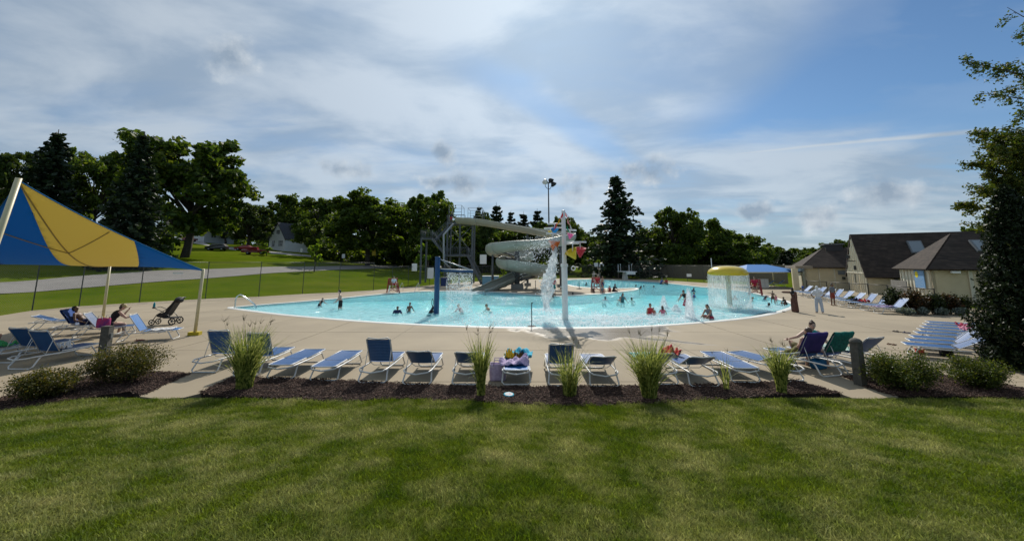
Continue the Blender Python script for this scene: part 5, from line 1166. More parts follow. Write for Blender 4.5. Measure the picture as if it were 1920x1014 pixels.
# ---- slide
def slide():
    pts = [(858, 411, 58.5), (905, 415, 57), (960, 424, 55.5), (1015, 434, 53.5), (1050, 440, 51.3), (1067, 445, 48.6), (1052, 450, 46.2), (1010, 455, 45.2), (962, 460, 45.2), (930, 465, 46.6), (925, 470, 49.2), (948, 475, 51.5), (975, 478, 51.4), (988, 482, 49.8), (972, 487, 48.8), (950, 490, 48), (945, 493, 46.2), (965, 497.5, 44.3), (996, 503, 44.2), (1014, 507, 46.0), (1003, 511, 48.6), (972, 517, 49.0), (938, 529, 46.8), (912, 541, 44.4), (896, 546, 42.6)]
    P = catmull([D(*p) for p in pts], 6); o0 = Vector((P[0].x, P[0].y, 0)); t = thing('water_slide', 'pale spiral flume water slide winding down from the stair tower', 'water slide', G(975, 549))
    o0 = Vector(t.location); P = [p - o0 for p in P]; P[-1].z = max(P[-1].z, -.02); n = 15; rr = .86; V = []; Vo = []; k = len(P); fr = []
    for i, p in enumerate(P):
        f = P[min(i + 1, k - 1)] - P[max(i - 1, 0)]; f.z = 0; f.normalize(); s = Vector((f.y, -f.x, 0))
        g_ = P[min(i + 3, k - 1)] - P[i]; h_ = P[i] - P[max(i - 3, 0)]; turn = (h_.x * g_.y - h_.y * g_.x) / (h_.length * g_.length + 1e-6); bank = max(-.5, min(.5, turn * .9)); fr.append((p, f, s, bank))
        for rad, arr in ((rr, V), (rr + .045, Vo)):
            for j in range(n):
                a = math.pi * (1.02 * j / (n - 1) - .01) ; lx, lz = -math.cos(a) * rad, -math.sin(a) * rad * .95
                x2, z2 = lx * math.cos(bank) - lz * math.sin(bank), lx * math.sin(bank) + lz * math.cos(bank); arr.append(p + s * x2 + Vector((0, 0, z2 + .15)))
    m = len(V); Q = []
    for i in range(k - 1):
        for j in range(n - 1):
            a = i * n + j; Q.append((a, a + 1, a + n + 1, a + n)); Q.append((m + a, m + a + n, m + a + n + 1, m + a + 1))
        for j in (0, n - 1): a = i * n + j; Q.append((a, a + n, m + a + n, m + a))
    npmesh('flume', [tuple(v) for v in V + Vo], Q, m_fglass, t, smooth=True)
    g = MB()
    for side in (0, n - 1): g.tube([V[i * n + side].lerp(Vo[i * n + side], .5) for i in range(k)], .055, 6)
    g.build('rim', mat('slide_rim', (.46, .465, .40), .35, .05, 1), t)
    for i in range(5, k - 3, 6):
        p, f, s, bank = fr[i]; g = MB(); g.tube([Vo[i * n + j] + (Vo[i * n + j] - V[i * n + j]) * .6 for j in range(n)], .035, 5); g.build('joint_flange', m_fglass, t)
    m_col = mat('slide_column', (.10, .105, .11), .6, .2, 2)
    def col(i, r_=.16):
        p, f, s, bank = fr[i]; foot = Vector((p.x, p.y, 0)); g = MB(); g.tube([foot, p - Vector((0, 0, .62))], [r_, r_ * .8], 12); c = g.build('support_column', m_col, t); g = MB(); g.box(foot + Vector((0, 0, .2)), (.9, .9, .42)); g.build('concrete_base', mat('plinth', (.25, .24, .22), .9, .1, 2), c)
    for i in (15, 24, 57, 70, 85): col(i)
    hub = Vector((P[100].x * .3 + P[66].x * .7, (P[60].y + P[66].y) / 2, 0)); hub = (P[60] + P[75] + P[100] + P[115]) / 4; hub.z = 0; g = MB(); g.tube([hub, hub + Vector((0, 0, 5.6))], .32, 14)
    for i in (52, 62, 72, 84, 98, 108, 118): p = P[i] - Vector((0, 0, .55)); g.tube([(hub.x, hub.y, p.z - .5), p], [.11, .09], 8); g.tube([(hub.x, hub.y, p.z - 1.2), p.lerp(Vector((hub.x, hub.y, p.z)), .3)], .06, 6)
    c = g.build('support_column', m_col, t); g = MB(); g.box(hub + Vector((0, 0, .3)), (1.5, 1.5, .6)); g.build('concrete_base', mat('plinth', (.25, .24, .22), .9, .1, 2), c)
    g = MB()
    for i in (k - 12, k - 8): p = P[i]; g.beam((p.x, p.y, -.02), (p.x, p.y, p.z - .5), .3, .5)
    g.build('exit_support', m_col, t)
slide()
def tower():
    o0 = Vector(G(850, 533)); o0 = Vector((D(852, 500, 61).x, 61, 0)); t = thing('slide_tower', 'dark grey steel slide tower with zigzag stairs and landings', 'stair tower', o0)
    def at(px, py, d): return D(px, py, d) - o0
    zt = at(850, 418, 60).z; zm = at(800, 447, 60).z; zl = at(850, 478, 60).z
    def platform(x0, x1, y0, y1, z, label=None):
        g = MB(); g.box(((x0 + x1) / 2, (y0 + y1) / 2, z - .12), (x1 - x0, y1 - y0, .22)); p = g.build('platform', m_towersteel, t); return p
    def rail(pts, h=1.15, mesh=True, bars=7):
        """railing with posts and infill bars along a polyline"""
        g = MB()
        for a, b in zip(pts[:-1], pts[1:]):
            a, b = Vector(a), Vector(b); u = Vector((0, 0, h))
            for k in (1.0, .08): g.tube([a + u * k, b + u * k], .03, 6)
            n = max(2, int((b - a).length / .34))
            for i in range(n + 1): p = a.lerp(b, i / n); g.tube([p, p + u], .035 if i in (0, n) else .016, 5)
        return g.build('railing', m_towersteel, t)
    X = lambda px, d=60: at(px, 450, d).x
    xa, xb = X(838), X(888); y0, y1 = -1.6, 1.8
    platform(xa, xb, y0, y1, zt); rail([(xa, y0, zt), (xb - 1.3, y0, zt)]); rail([(xa, y0, zt), (xa, y1, zt), (xb, y1, zt), (xb, y0 + .1, zt)])
    g = MB()       # light hoop frames above the top deck
    for px0, px1 in ((843, 866), (878, 905)):
        a, b = at(px0, 412, 60), at(px1, 412, 60); zz = at(850, 386, 60).z if px0 < 860 else at(890, 391, 60).z
        for y in (y0, y1): g.tube([(a.x, y, zt), (a.x, y, zz), (b.x, y, zz), (b.x, y, zt)], .04, 6); g.tube([(a.x, y, (zt + zz) / 2 + .3), (b.x, y, (zt + zz) / 2 + .3)], .03, 6)
        for x in (a.x, b.x): g.tube([(x, y0, zz), (x, y1, zz)], .03, 6)
    g.build('top_hoops', m_steel, t)
    xm0, xm1 = X(791), X(813); platform(xm0, xm1, y0 - .4, y1, zm); rail([(xm1, y0 - .4, zm), (xm0, y0 - .4, zm), (xm0, y1, zm), (xm1, y1, zm)])
    xl0, xl1 = X(836), X(880); platform(xl0, xl1, y0 - .6, y1, zl); rail([(xl0 + .9, y0 - .6, zl), (xl1, y0 - .6, zl)]); rail([(xl0, y1, zl), (xl1, y1, zl)])
    def flight(a, b, w=1.25, n=11):
        a, b = Vector(a), Vector(b); g = MB()
        for s in (-1, 1): g.beam(a + Vector((0, s * w / 2, -.1)), b + Vector((0, s * w / 2, -.1)), .06, .28)
        st = g.build('stringer', m_towersteel, t)
        for i in range(1, n): p = a.lerp(b, i / n); q = MB(); q.box(p, (abs(b.x - a.x) / n * .95, w - .08, .05)); q.build('tread', m_towersteel, t)
        rail([a + Vector((0, -w / 2, 0)), b + Vector((0, -w / 2, 0))], 1.0, bars=8); rail([a + Vector((0, w / 2, 0)), b + Vector((0, w / 2, 0))], 1.0, bars=8)
    flight((xm1 - .1, y1 - .7, zm), (xa + .2, y1 - .7, zt)); flight((xl0 + .2, y0 + .1, zl), (xm1 - .1, y0 + .1, zm)); flight((X(905), y0 - .0, .05), (xl1 - .1, y0 - .0, zl), 1.3, 12)
    for x, y, z in ((xa + .15, y0 + .1, zt), (xb - .15, y0 + .1, zt), (xa + .15, y1 - .1, zt), (xb - .15, y1 - .1, zt), (xm0 + .15, y1 - .1, zm), (xm0 + .15, y0 - .3, zm), ((xa + xb) / 2, y0 + .1, zt), (xl0 + .1, y0 - .5, zl)):
        g = MB(); g.beam((x, y, -.05), (x, y, z - .2), .24, .24); g.build('post', m_towersteel, t)
    g = MB(); g.tube([at(850, 420, 58.2), at(832, 440, 58.2), at(832, 490, 58.2), at(846, 505, 58.2)], .16, 10); g.build('supply_pipe', m_steel, t)
    g = MB(); g.beam((xa, y0, zl + .3), (xb, y0, zt - .3), .08); g.beam((xb, y0, zl + .3), (xa, y0, zt - .3), .08); g.build('cross_brace', m_towersteel, t)
    p = at(906, 486, 59); g = MB(); g.box(p, (1.0, .05, 1.4)); s = g.build('sign', m_white_paint, t)
tower()
# ---- flood light pole
def floodlight():
    b = onground(1030, 64); b.z = 0; t = thing('light_pole', 'tall dark pole with three floodlights behind the slide', 'light pole', b); H = D(1031, 342, 64).z; g = MB(); g.tube([(0, 0, -.2), (0, 0, H)], [.16, .09], 10); g.build('pole', m_darksteel, t)
    k = 64 / F; g = MB(); g.tube([(-6 * k, 0, H + .2), (-6 * k, 0, H - 8 * k), (-2 * k, 0, H - 12 * k), (3 * k, 0, H - 13 * k), (5 * k, 0, H - 9 * k), (6 * k, 0, H - 3 * k)], .05, 6); g.build('bracket', m_darksteel, t)
    for x, z, m_ in ((-6, 2, m_wht), (4, 4, m_darksteel), (9, -3, m_darksteel)):
        g = MB(); g.lathe([(0, .3), (.25, .28), (.34, .1), (.52, -.25), (.5, -.3), (0, -.28)], 14); o = g.build('floodlight', m_, t); o.location = (x * k, -.1, H + z * k); o.rotation_euler = (.9 if x < 0 else -.2, -.6 if x > 0 else 0, 0)
floodlight()
# ---- lifeguard chairs
m_lred = mat('chair_red', (.24, .022, .022), .55, .15, 4)
def guard_chair(px, py, label, rz, hs=.80, white_leg=True):
    b = G(px, py); t = thing('lifeguard_chair', label, 'lifeguard chair', b, rz); w = .42
    for sx in (-1, 1):
        for sy in (-1, 1): g = MB(); g.beam((sx * (w + .12), sy * .52, 0), (sx * w, sy * .34 * (1 if sy < 0 else 1), hs + (.0 if sy < 0 else .72)), .09); g.build('leg', m_white_paint if (white_leg and sx < 0 and sy < 0) else m_lred, t)
    for z in (.28, .55):
        g = MB(); f = 1 - z / hs; g.box((0, -(.34 + .18 * f), z), (2 * w + .2 * f, .12, .05)); g.build('step', m_lred, t)
    for i in range(4): g = MB(); g.box((0, -.3 + i * .16, hs), (2 * w + .02, .13, .04)); g.build('seat_slat', m_lred, t)
    for i in range(4): g = MB(); g.box((0, .33, hs + .14 + i * .17), (2 * w + .02, .04, .13)); g.build('back_slat', m_lred, t)
    for s in (-1, 1): g = MB(); g.box((s * w, 0, hs + .24), (.1, .78, .04)); g.beam((s * w, -.34, hs), (s * w, -.34, hs + .24), .06); g.build('armrest', m_lred, t)
    g = MB(); g.beam((-w, .45, .1), (w, .3, .7), .05); g.beam((w, .45, .1), (-w, .3, .7), .05); g.build('brace', m_lred, t); return t
guard_chair(737, 549, 'red lifeguard chair by the grab rails at the left fence', .5); guard_chair(1120, 546.5, 'red lifeguard chair on the peninsula right of the bucket pole', .1, .85, False); guard_chair(1417, 553, 'red lifeguard chair behind the mushroom fountain', -.6, .80, False)
# ---- grab rails
def grab(px, py, dx, dy, label, sep=.55, rz=0):
    b = G(px, py); t = thing('grab_rail', label, 'handrail', b, rz)
    for s in (-1, 1): g = MB(); g.tube(catmull([(s * sep / 2, -.35, -.05), (s * sep / 2, -.35, .6), (s * sep / 2, -.22, .86), (s * sep / 2, .0, .84), (s * sep / 2, .5, .45), (s * sep / 2, .85, .05), (s * sep / 2, .9, -.5)], 4), .024, 8); g.build('rail', m_chrome, t)
grab(452, 577, 0, 0, 'chrome grab rails at the left tip of the pool', .55, -1.05); grab(768, 546, 0, 0, 'chrome grab rails beside the lifeguard chair at the left fence', 1.9, -.15 + 3.14 * 1.0); grab(1172, 541, 0, 0, 'chrome ladder rails on the peninsula below the diving board', .9, .2)
# ---- thin deck post, rescue ring stand, diving boards
def misc():
    b = G(997, 611.5); t = thing('rope_post', 'thin black post on a flat base at the near pool edge', 'post', b); g = MB(); g.tube([(0, 0, 0), (0, 0, 1.12)], .022, 8); g.build('post', m_blk, t); g = MB(); g.lathe([(0, .02), (.2, .015), (.22, 0)], 16); g.build('base', m_darksteel, t); g = MB(); g.tube([(0, 0, 1.1), (.06, 0, 1.12)], .03, 8); g.build('hook', m_blk, t)
    for px, py, lb in ((1051, 543, 'short dark post with round base under the slide loop'), (1004, 541, 'short dark post with round base beside the slide column'), (1086, 541.5, 'short dark post with round base on the peninsula by the bucket pole')):
        b = G(px, py); t = thing('rope_post', lb, 'post', b, 0, 'rope posts on the peninsula'); g = MB(); g.tube([(0, 0, 0), (0, 0, 1.0)], .04, 8); g.build('post', m_darksteel, t); g = MB(); g.lathe([(0, .08), (.3, .06), (.36, 0)], 16); g.build('base', m_darksteel, t)
    # high guard stand with ring buoy on the far deck
    b = G(1119, 521.5); t = thing('guard_stand', 'far white lifeguard stand with a ring buoy beside the diving tank', 'lifeguard stand', b); w = .5; hs = 2.0
    for sx in (-1, 1):
        for sy in (-1, 1): g = MB(); g.beam((sx * .75, sy * .7, 0), (sx * w, sy * .4, hs), .1); g.build('leg', m_white_paint, t)
    g = MB(); g.box((0, 0, hs), (1.5, 1.2, .1)); g.build('platform', m_white_paint, t); g = MB(); g.box((0, .35, hs + .85), (.9, .08, .8)); g.box((0, .1, hs + .45), (.9, .6, .08)); g.build('seat', m_white_paint, t); g = MB(); g.tube([(-.4, -.2, hs), (-1.0, -.1, hs + 3.0)], .05, 6); g.build('umbrella_pole', m_darksteel, t)
    def ring(p, r_, parent=None): mb = MB(); mb.tube([(p[0] + r_ * math.cos(a), p[1], p[2] + r_ * math.sin(a)) for a in np.linspace(0, 6.283, 19)[:-1]], r_ * .28, 8, True); return mb.build('ring_buoy', m_white_paint, parent)
    ring((1.0, -.5, hs + .6), .42, t)
    o = ring((0, 0, 0), .40); o.location = D(1075, 503, 80); tag(o, 'white ring buoy hanging on the far fence left of the guard stand', 'ring buoy')
    b = G(1172, 523.5); t = thing('diving_board', 'white diving board on a pedestal at the far end of the deep tank', 'diving board', b); g = MB(); g.box((0, 0, .75), (.8, 1.4, 1.5), taper=.7); g.build('pedestal', m_white_paint, t); g = MB(); g.box((0, -1.4, 1.55), (2.6, 4.4, .1)); g.build('board', m_white_paint, t)
    g = MB()
    for s in (-1, 1): g.tube([(s * 1.1, .7, 0), (s * 1.1, .7, 3.0), (s * 1.1, -1.0, 3.0), (s * 1.1, -1.0, 1.55)], .05, 6)
    g.build('railing', m_chrome, t)
    b = G(1337, 536); t = thing('flag_pole', 'thin white pole with a box standing at the pool edge by the mushroom fountain', 'pole', b); g = MB(); g.tube([(0, 0, 0), (0, 0, D(1331, 484, b.y).z)], .05, 8); g.build('pole', m_white_paint, t); g = MB(); g.box((0, -.1, 1.9), (.4, .3, .6)); g.build('box', m_white_paint, t)
    # pump box beside the slide and cabinet by the canopy
    b = G(920, 533); t = thing('pump_box', 'pale blue box beside the slide exit', 'box', b); g = MB(); g.box((0, 0, .6), (2.4, 1.2, 1.2)); g.build('body', mat('pale_blue', (.16, .34, .46), .6, .08, 2), t); g = MB(); g.box((0, 0, 1.23), (2.5, 1.3, .06)); g.build('lid', m_white_paint, t)
    b = G(1432, 539); t = thing('cabinet', 'white cabinet behind the mushroom fountain chair', 'cabinet', b); g = MB(); g.box((0, 0, .55), (1.0, .6, 1.1)); g.build('body', m_white_paint, t); g = MB(); g.box((0, -.005, .55), (.02, .6, 1.0)); g.build('door_seam', m_steel, t)
    b = G(833, 536); t = thing('towel_bin', 'dark blue bin standing by the blue post curtain on the far deck', 'bin', b); g = MB(); g.box((0, 0, .55), (.9, .7, 1.1), taper=1.1); g.build('bin', mat('bin_blue', (.008, .03, .12), .6), t); g = MB(); g.box((0, 0, 1.13), (1.05, .85, .06)); g.build('lid', mat('bin_blue', (.008, .03, .12), .6), t)
    # lane line floats at the shallow right end
    P = catmull([G(*p, WZ) for p in ((1360, 600), (1400, 594), (1440, 585), (1462, 582))], 6); mb = MB(); mb.tube(P, .02, 5); o = mb.build('rope', m_darksteel); tag(o, 'dark rope lying in the shallow water at the right pool edge', 'rope')
misc()

# ============================================================ FENCES
m_post = mat('fence_post', (.05, .058, .055), .5, .1, 3, metal=.3); m_wire = mat('fence_wire', (.12, .13, .125), .45, metal=.4); m_black = mat('fence_black', (.012, .013, .013), .5)
def wire_panel(key, w, h, m, sp=.085, th=.009):
    if key in TREE_MESH: return TREE_MESH[key]
    V = []; Q = []
    for s in (1, -1):
        c = -h
        while c < w:
            x0, z0, x1, z1 = c, 0, c + h, h
            if x0 < 0: z0 = -x0; x0 = 0
            if x1 > w: z1 = h - (x1 - w); x1 = w
            if x1 - x0 > .01:
                if s < 0: x0, x1 = w - x0, w - x1
                i = len(V); V += [(x0 - th / 2, 0, z0), (x0 + th / 2, 0, z0), (x1 + th / 2, 0, z1), (x1 - th / 2, 0, z1)]; Q.append((i, i + 1, i + 2, i + 3))
            c += sp * 1.414
    o = npmesh('wire_mesh', V, Q, m); TREE_MESH[key] = o.data; bpy.data.objects.remove(o); return TREE_MESH[key]
def fence(pts, h, label, m=None, wm=None, key='w3', pr=.032, name='chain_link_fence', wire=True):
    m = m or m_post; wm = wm or m_wire; t = thing(name, label, 'fence', pts[0]); o0 = Vector(pts[0]); pm = MB(); pm.tube([(0, 0, -.1), (0, 0, 1)], 1.0, 8); tmp = pm.build('post', m); pme = tmp.data; bpy.data.objects.remove(tmp)
    me = wire_panel(key, 3.0, 3.0, wm)
    for i, p in enumerate(pts): share('post', pme, t, Vector(p) - o0, (0, 0, 0), (pr, pr, h + .06))
    for a, b in zip(pts[:-1], pts[1:]):
        a, b = Vector(a) - o0, Vector(b) - o0; g = MB(); g.tube([a + Vector((0, 0, h)), b + Vector((0, 0, h))], pr * .75, 6); g.build('top_rail', m, t)
        if wire: l = (b - a).length; share('wire_mesh', me, t, a + Vector((0, 0, .04)), (0, -math.asin((b.z - a.z) / l), math.atan2(b.y - a.y, b.x - a.x)), (l / 3.0, 1, (h - .06) / 3.0))
    return t
def split(P, step):
    out = []
    for a, b in zip(P[:-1], P[1:]): n = max(1, round((b - a).length / step)); out += [a.lerp(b, i / n) for i in range(n)]
    return out + [P[-1]]
fence(split(FENCE[:9], 3.3), 3.15, 'tall chain link fence along the foot of the left grass slope'); fence(split(FENCE[8:], 3.6), 2.7, 'chain link fence round the far end of the pool yard behind the slide')
fence([G(*p) for p in ((1514, 549), (1552, 552.5), (1595, 557), (1630, 560), (1667, 564), (1712, 570), (1756, 576))], 1.25, 'low black fence between the far lounger row and the bathhouse', m_black, m_black, 'wblack', .035, 'low_fence')
fence([T(598, 500), T(560, 497), T(640, 495), T(682, 493), T(730, 492)][0:1] + [T(640, 500), T(700, 498.5)], 1.2, 'short fence by the road under the white house', m_black, m_black, 'wblack', .05, 'low_fence')
# small plates on the fences
def plate(px, py, d, w, h, label, m=None, post=False):
    p = D(px, py, d); t = thing('sign', label, 'sign', (p.x, p.y, p.z - h / 2)); g = MB(); g.box((0, 0, h / 2), (w, .02, h)); g.build('plate', m or m_white_paint, t)
    if post: g = MB(); zg = float(terr(p.x, p.y)); g.tube([(0, .04, zg - p.z + h / 2), (0, .04, h)], .035, 6); g.build('post', m_post, t)
    return t
p_ = FENCE[3].lerp(FENCE[4], .63); s_ = plate(334, 512, p_.y - .1, .85, .14, 'narrow white notice on the tall fence beside the canopy corner')
plate(777, 501, FENCE[9].lerp(FENCE[10], .3).y - .4, .7, 1.0, 'white notice on the fence left of the slide tower'); plate(807, 512, FENCE[10].y - .3, .9, 1.5, 'white board on the fence behind the blue spray post'); plate(1183, 512, 74, 1.7, .5, 'white plate right of the diving board'); plate(1292, 516, 62, .75, .45, 'small white plate on the far fence between diving board and mushroom fountain')
plate(701, 473, 95, .9, 1.6, 'yellow diamond road sign at the far road bend', mat('sign_yellow', (.65, .45, .02), .5), True); plate(644, 480, 92, .7, 1.0, 'white road sign by the big round maple', None, True); plate(565, 469, 100, .6, 1.0, 'white sign before the trunk of the dark tree by the white house', None, True)
# tan wall behind the far fence
def tan_wall():
    P = [G(1150, 517.5), G(1250, 520), G(1330, 524), G(1400, 527), G(1478, 532)]; t = thing('screen_wall', 'long tan screen fence closing the far right side of the pool yard', 'wall', P[0]); o0 = Vector(P[0]); mt = mat('tan_screen', (.17, .14, .105), .85, .12, .6)
    for a, b in zip(P[:-1], P[1:]):
        n = 5
        for i in range(n):
            q, w = a.lerp(b, i / n) - o0, a.lerp(b, (i + 1) / n) - o0; g = MB(); g.beam(q + Vector((0, 0, 1.35)) + (w - q) * .01, w + Vector((0, 0, 1.35)) - (w - q) * .01, .08, .08); vs = []
            hgt = 2.85; dvec = (w - q).normalized(); nn = Vector((-dvec.y, dvec.x, 0)) * .04; A_, B_ = q + (w - q) * .004, w - (w - q) * .004
            g = MB(); g.add([A_ - nn, B_ - nn, B_ + nn, A_ + nn, A_ - nn + Vector((0, 0, hgt)), B_ - nn + Vector((0, 0, hgt)), B_ + nn + Vector((0, 0, hgt)), A_ + nn + Vector((0, 0, hgt))], [(3, 2, 1, 0), (4, 5, 6, 7), (0, 1, 5, 4), (1, 2, 6, 5), (2, 3, 7, 6), (3, 0, 4, 7)]); g.build('panel', mt, t)
tan_wall()
# far blue shade roof
def blue_roof():
    a = G(1372, 533); b = G(1476, 538); d0 = 52.0; c = Vector(((D(1425, 500, d0)).x, d0, 0)); t = thing('shade_shelter', 'far blue hip-roofed shade shelter beside the bathhouse', 'shelter', c); zE = D(1425, 509, d0).z; zR = D(1425, 496, d0).z; w = 52 / F * d0; dp = 3.0
    g = MB(); E = [(-w, -dp, zE), (w, -dp, zE), (w, dp, zE), (-w, dp, zE)]; Rg = [(-w * .45, 0, zR), (w * .25, 0, zR)]; g.add(E + Rg, [(0, 1, 5, 4), (1, 2, 5), (2, 3, 4, 5), (3, 0, 4)]); o = g.build('roof', mat('shelter_blue', (.015, .16, .45), .7), t); md = o.modifiers.new('t', 'SOLIDIFY'); md.thickness = .04
    g = MB(); g.tube([(x, y, z - .06) for x, y, z in E], .07, 6, True); g.build('edge_beam', mat('cream_steel', (.55, .50, .36), .45), t)
    for x, y, z in E: g = MB(); g.tube([(x * .93, y * .93, 0), (x * .97, y * .97, z - .05)], .08, 8); g.build('post', mat('cream_steel', (.55, .50, .36), .45), t)
blue_roof()

# ============================================================ BATHHOUSE
m_wall_shade = mat('bathhouse_wall_shaded', (.55, .47, .31), .85, .08, 1.2, .15, 30); m_trim = mat('bathhouse_batten', (.66, .61, .48), .7, .08, 2); m_wall_lit = mat('bathhouse_wall_lit', (.78, .73, .58), .75, .06, 1.5)  # one tan wall in two tones: shade painted darker, sunlit gable faces paler
def shingle():
    m = mat('brown_shingles', (.048, .034, .026), .95, .3, 1.5, .0); N, L = m.node_tree.nodes, m.node_tree.links; b = N['Principled BSDF']; br = N.new('ShaderNodeTexBrick'); br.inputs['Scale'].default_value = 1; br.inputs['Brick Width'].default_value = .3; br.inputs['Row Height'].default_value = .14; br.inputs['Mortar Size'].default_value = .012
    br.inputs['Color1'].default_value = (.6, .6, .6, 1); br.inputs['Color2'].default_value = (1.2, 1.2, 1.2, 1); br.inputs['Mortar'].default_value = (.35, .35, .35, 1)
    tc = N.new('ShaderNodeTexCoord'); sp = N.new('ShaderNodeSeparateXYZ'); cb = N.new('ShaderNodeCombineXYZ'); ad = N.new('ShaderNodeMath'); ad.operation = 'ADD'; L.new(tc.outputs['Object'], sp.inputs[0]); L.new(sp.outputs[0], ad.inputs[0]); L.new(sp.outputs[1], ad.inputs[1]); L.new(ad.outputs[0], cb.inputs[0]); L.new(sp.outputs[2], cb.inputs[1]); L.new(cb.outputs[0], br.inputs['Vector'])
    mx = N.new('ShaderNodeMix'); mx.data_type = 'RGBA'; mx.blend_type = 'MULTIPLY'; mx.inputs[0].default_value = 1; L.new(b.inputs['Base Color'].links[0].from_socket, mx.inputs[6]); L.new(br.outputs['Color'], mx.inputs[7]); L.new(mx.outputs[2], b.inputs['Base Color']); return m
m_shing = shingle(); m_glass = mat('dark_glass', (.02, .03, .035), .12); m_lampd = mat('wall_lamp_dark', (.03, .03, .03), .5)
U, Vv = Vector((.902, -.431, 0)), Vector((.431, .902, 0))     # along the ridges (away from the pool) / along the gable faces
def bath():
    t = thing('bathhouse', 'tan bathhouse with steep brown shingled roofs, one gable and two hips', 'building', (36.5, 38.5, 0)); o0 = Vector((36.5, 38.5, 0)); up = Vector((0, 0, 1))
    def part(name, vs, fs, m, par=None): g = MB(); g.add([Vector(v) - o0 for v in vs], fs); return g.build(name, m, par or t)
    def slab(name, a, b, z0, z1, th, m, par=None, off=0.0):  # upright panel from a to b
        a, b = Vector(a), Vector(b); d = (b - a).normalized(); n = Vector((d.y, -d.x, 0)) * th; a, b = a + n * off, b + n * off
        return part(name, [a + up * z0, b + up * z0, b + n + up * z0, a + n + up * z0, a + up * z1, b + up * z1, b + n + up * z1, a + n + up * z1], [(3, 2, 1, 0), (4, 5, 6, 7), (0, 1, 5, 4), (1, 2, 6, 5), (2, 3, 7, 6), (3, 0, 4, 7)], m, par)
    def roofpoly(name, P, m=m_shing, th=.14):
        P = [Vector(p) - o0 for p in P]; n = (P[1] - P[0]).cross(P[2] - P[0]).normalized(); n = n if n.z > 0 else -n; k = len(P); g = MB(); g.add(P + [p + n * th for p in P], [tuple(range(k)), tuple(range(k, 2 * k))] + [(i, (i + 1) % k, k + (i + 1) % k, k + i) for i in range(k)]); return g.build(name, m, t)
    # B: the gable hall
    b0 = G(1629, 551); b0 = Vector((b0.x, b0.y, 0)); gw = 5.2; b1 = b0 + Vv * gw; e = 2.1; ap = (b0 + b1) / 2; za = D(1602, 441, ap.y).z; Ln = 13.0
    gb = MB(); gb.add([v - o0 for v in (b0, b1, b1 + up * e, ap + up * za, b0 + up * e)], [(0, 1, 2, 3, 4)]); w = gb.build('gable_wall', m_wall_lit, t); md = w.modifiers.new('t', 'SOLIDIFY'); md.thickness = .2; md.offset = 0
    slab('wall', b0, b0 + U * Ln, 0, e + .05, .2, m_wall_shade, None, -1.0)
    for a_, b_, ov in ((b0, ap, -1), (b1, ap, 1)):
        lo_ = Vector((a_.x, a_.y, e)) + Vv * ov * .32 + up * -.32 * ((za - e) / (gw / 2)); hi_ = ap + up * (za + .02)
        roofpoly('roof', [lo_ - U * .22, lo_ + U * Ln, hi_ + U * Ln, hi_ - U * .22])
    nU = -U
    for i in range(10):                      # battens on the gable
        k = (i + .5) / 10; p = b0.lerp(b1, k) + nU * .14; zt = e + (za - e) * (1 - abs(2 * k - 1)) - .08; g = MB(); g.beam(p - o0, p - o0 + up * zt, .09, .06); g.build('batten', m_trim, t)
    g = MB(); g.beam(b0 + nU * .15 + up * e - o0, b1 + nU * .15 + up * e - o0, .07, .12); g.build('band', m_trim, t)
    for k, z0, z1, m_ in ((.30, .05, 1.95, m_wall_shade), (.52, .9, 1.95, m_glass), (.72, .9, 1.95, m_wall_shade)): p = b0.lerp(b1, k); slab('window' if z0 > .5 else 'door', p - Vv * .2 + nU * .13, p + Vv * .2 + nU * .13, z0, z1, .06, m_)
    p = b0.lerp(b1, .5) + nU * .25; g = MB(); g.box(p + up * (e + 1.7) + Vv * 1.0 - o0, (.3, .35, .3)); g.build('loudspeaker', m_lampd, t); g = MB(); g.tube([p + up * (e + 1.2) - o0 - Vv * .9, p + up * (e + 1.25) - o0 + nU * .7 - Vv * .9], .05, 6); g.build('lamp_arm', m_lampd, t); g = MB(); g.box(p + up * (e + .5) - Vv * .6 - o0, (.16, .2, .45)); g.build('wall_lamp', m_lampd, t)
    def skylight(base, along, upv, w_, h_):
        n = along.cross(upv).normalized(); n = n if n.z > 0 else -n; g = MB(); c = [base - o0 + along * x * w_ / 2 + upv * y * h_ for x, y in ((-1, 0), (1, 0), (1, 1), (-1, 1))]; g.add([q + n * .06 for q in c] + [q + n * .32 for q in c], [(0, 1, 5, 4), (1, 2, 6, 5), (2, 3, 7, 6), (3, 0, 4, 7), (4, 5, 6, 7)]); s = g.build('skylight', mat('skylight_frame', (.13, .14, .15), .5), t); c2 = [(sum(c, Vector()) / 4).lerp(q, .84) for q in c]; g = MB(); g.add([q + n * .335 for q in c2], [(0, 1, 2, 3)]); g.build('pane', mat('skylight_pane', (.20, .24, .27), .15), s)
    sv = (ap + up * za - b0 - up * e).normalized(); skylight(b0 + up * e + sv * 2.2 + U * 4.6, U, sv, 1.1, 1.5)
    for k in (2.2, 3.6): p = b0 + U * k - Vv * .06; g = MB(); g.box(p + up * 1.45 - o0, (.2, .2, .26)); g.build('wall_lamp', m_lampd, t)
    # C: the front hip block
    c0 = D(1745, 504, 31.2); ec = c0.z; c0.z = 0; wl = 5.4; c1 = c0 + Vv * wl; Lc = 11.0; mid = (c0 + c1) / 2 + U * 2.7; zc = D(1790, 440, mid.y).z
    slab('wall', c0 + Vv * wl, c0, 0, ec + .02, .2, m_wall_lit, None, -1.0); slab('wall', c0, c0 + U * Lc, 0, ec + .02, .2, m_wall_shade, None, -1.0)
    ov = .35; q0, q1 = c0 - Vv * ov - U * ov + up * (ec - .12), c1 + Vv * ov - U * ov + up * (ec - .12); q2, q3 = c0 - Vv * ov + U * Lc + up * (ec - .12), c1 + Vv * ov + U * Lc + up * (ec - .12); top = mid + up * zc; top2 = mid + U * (Lc - 3) + up * zc
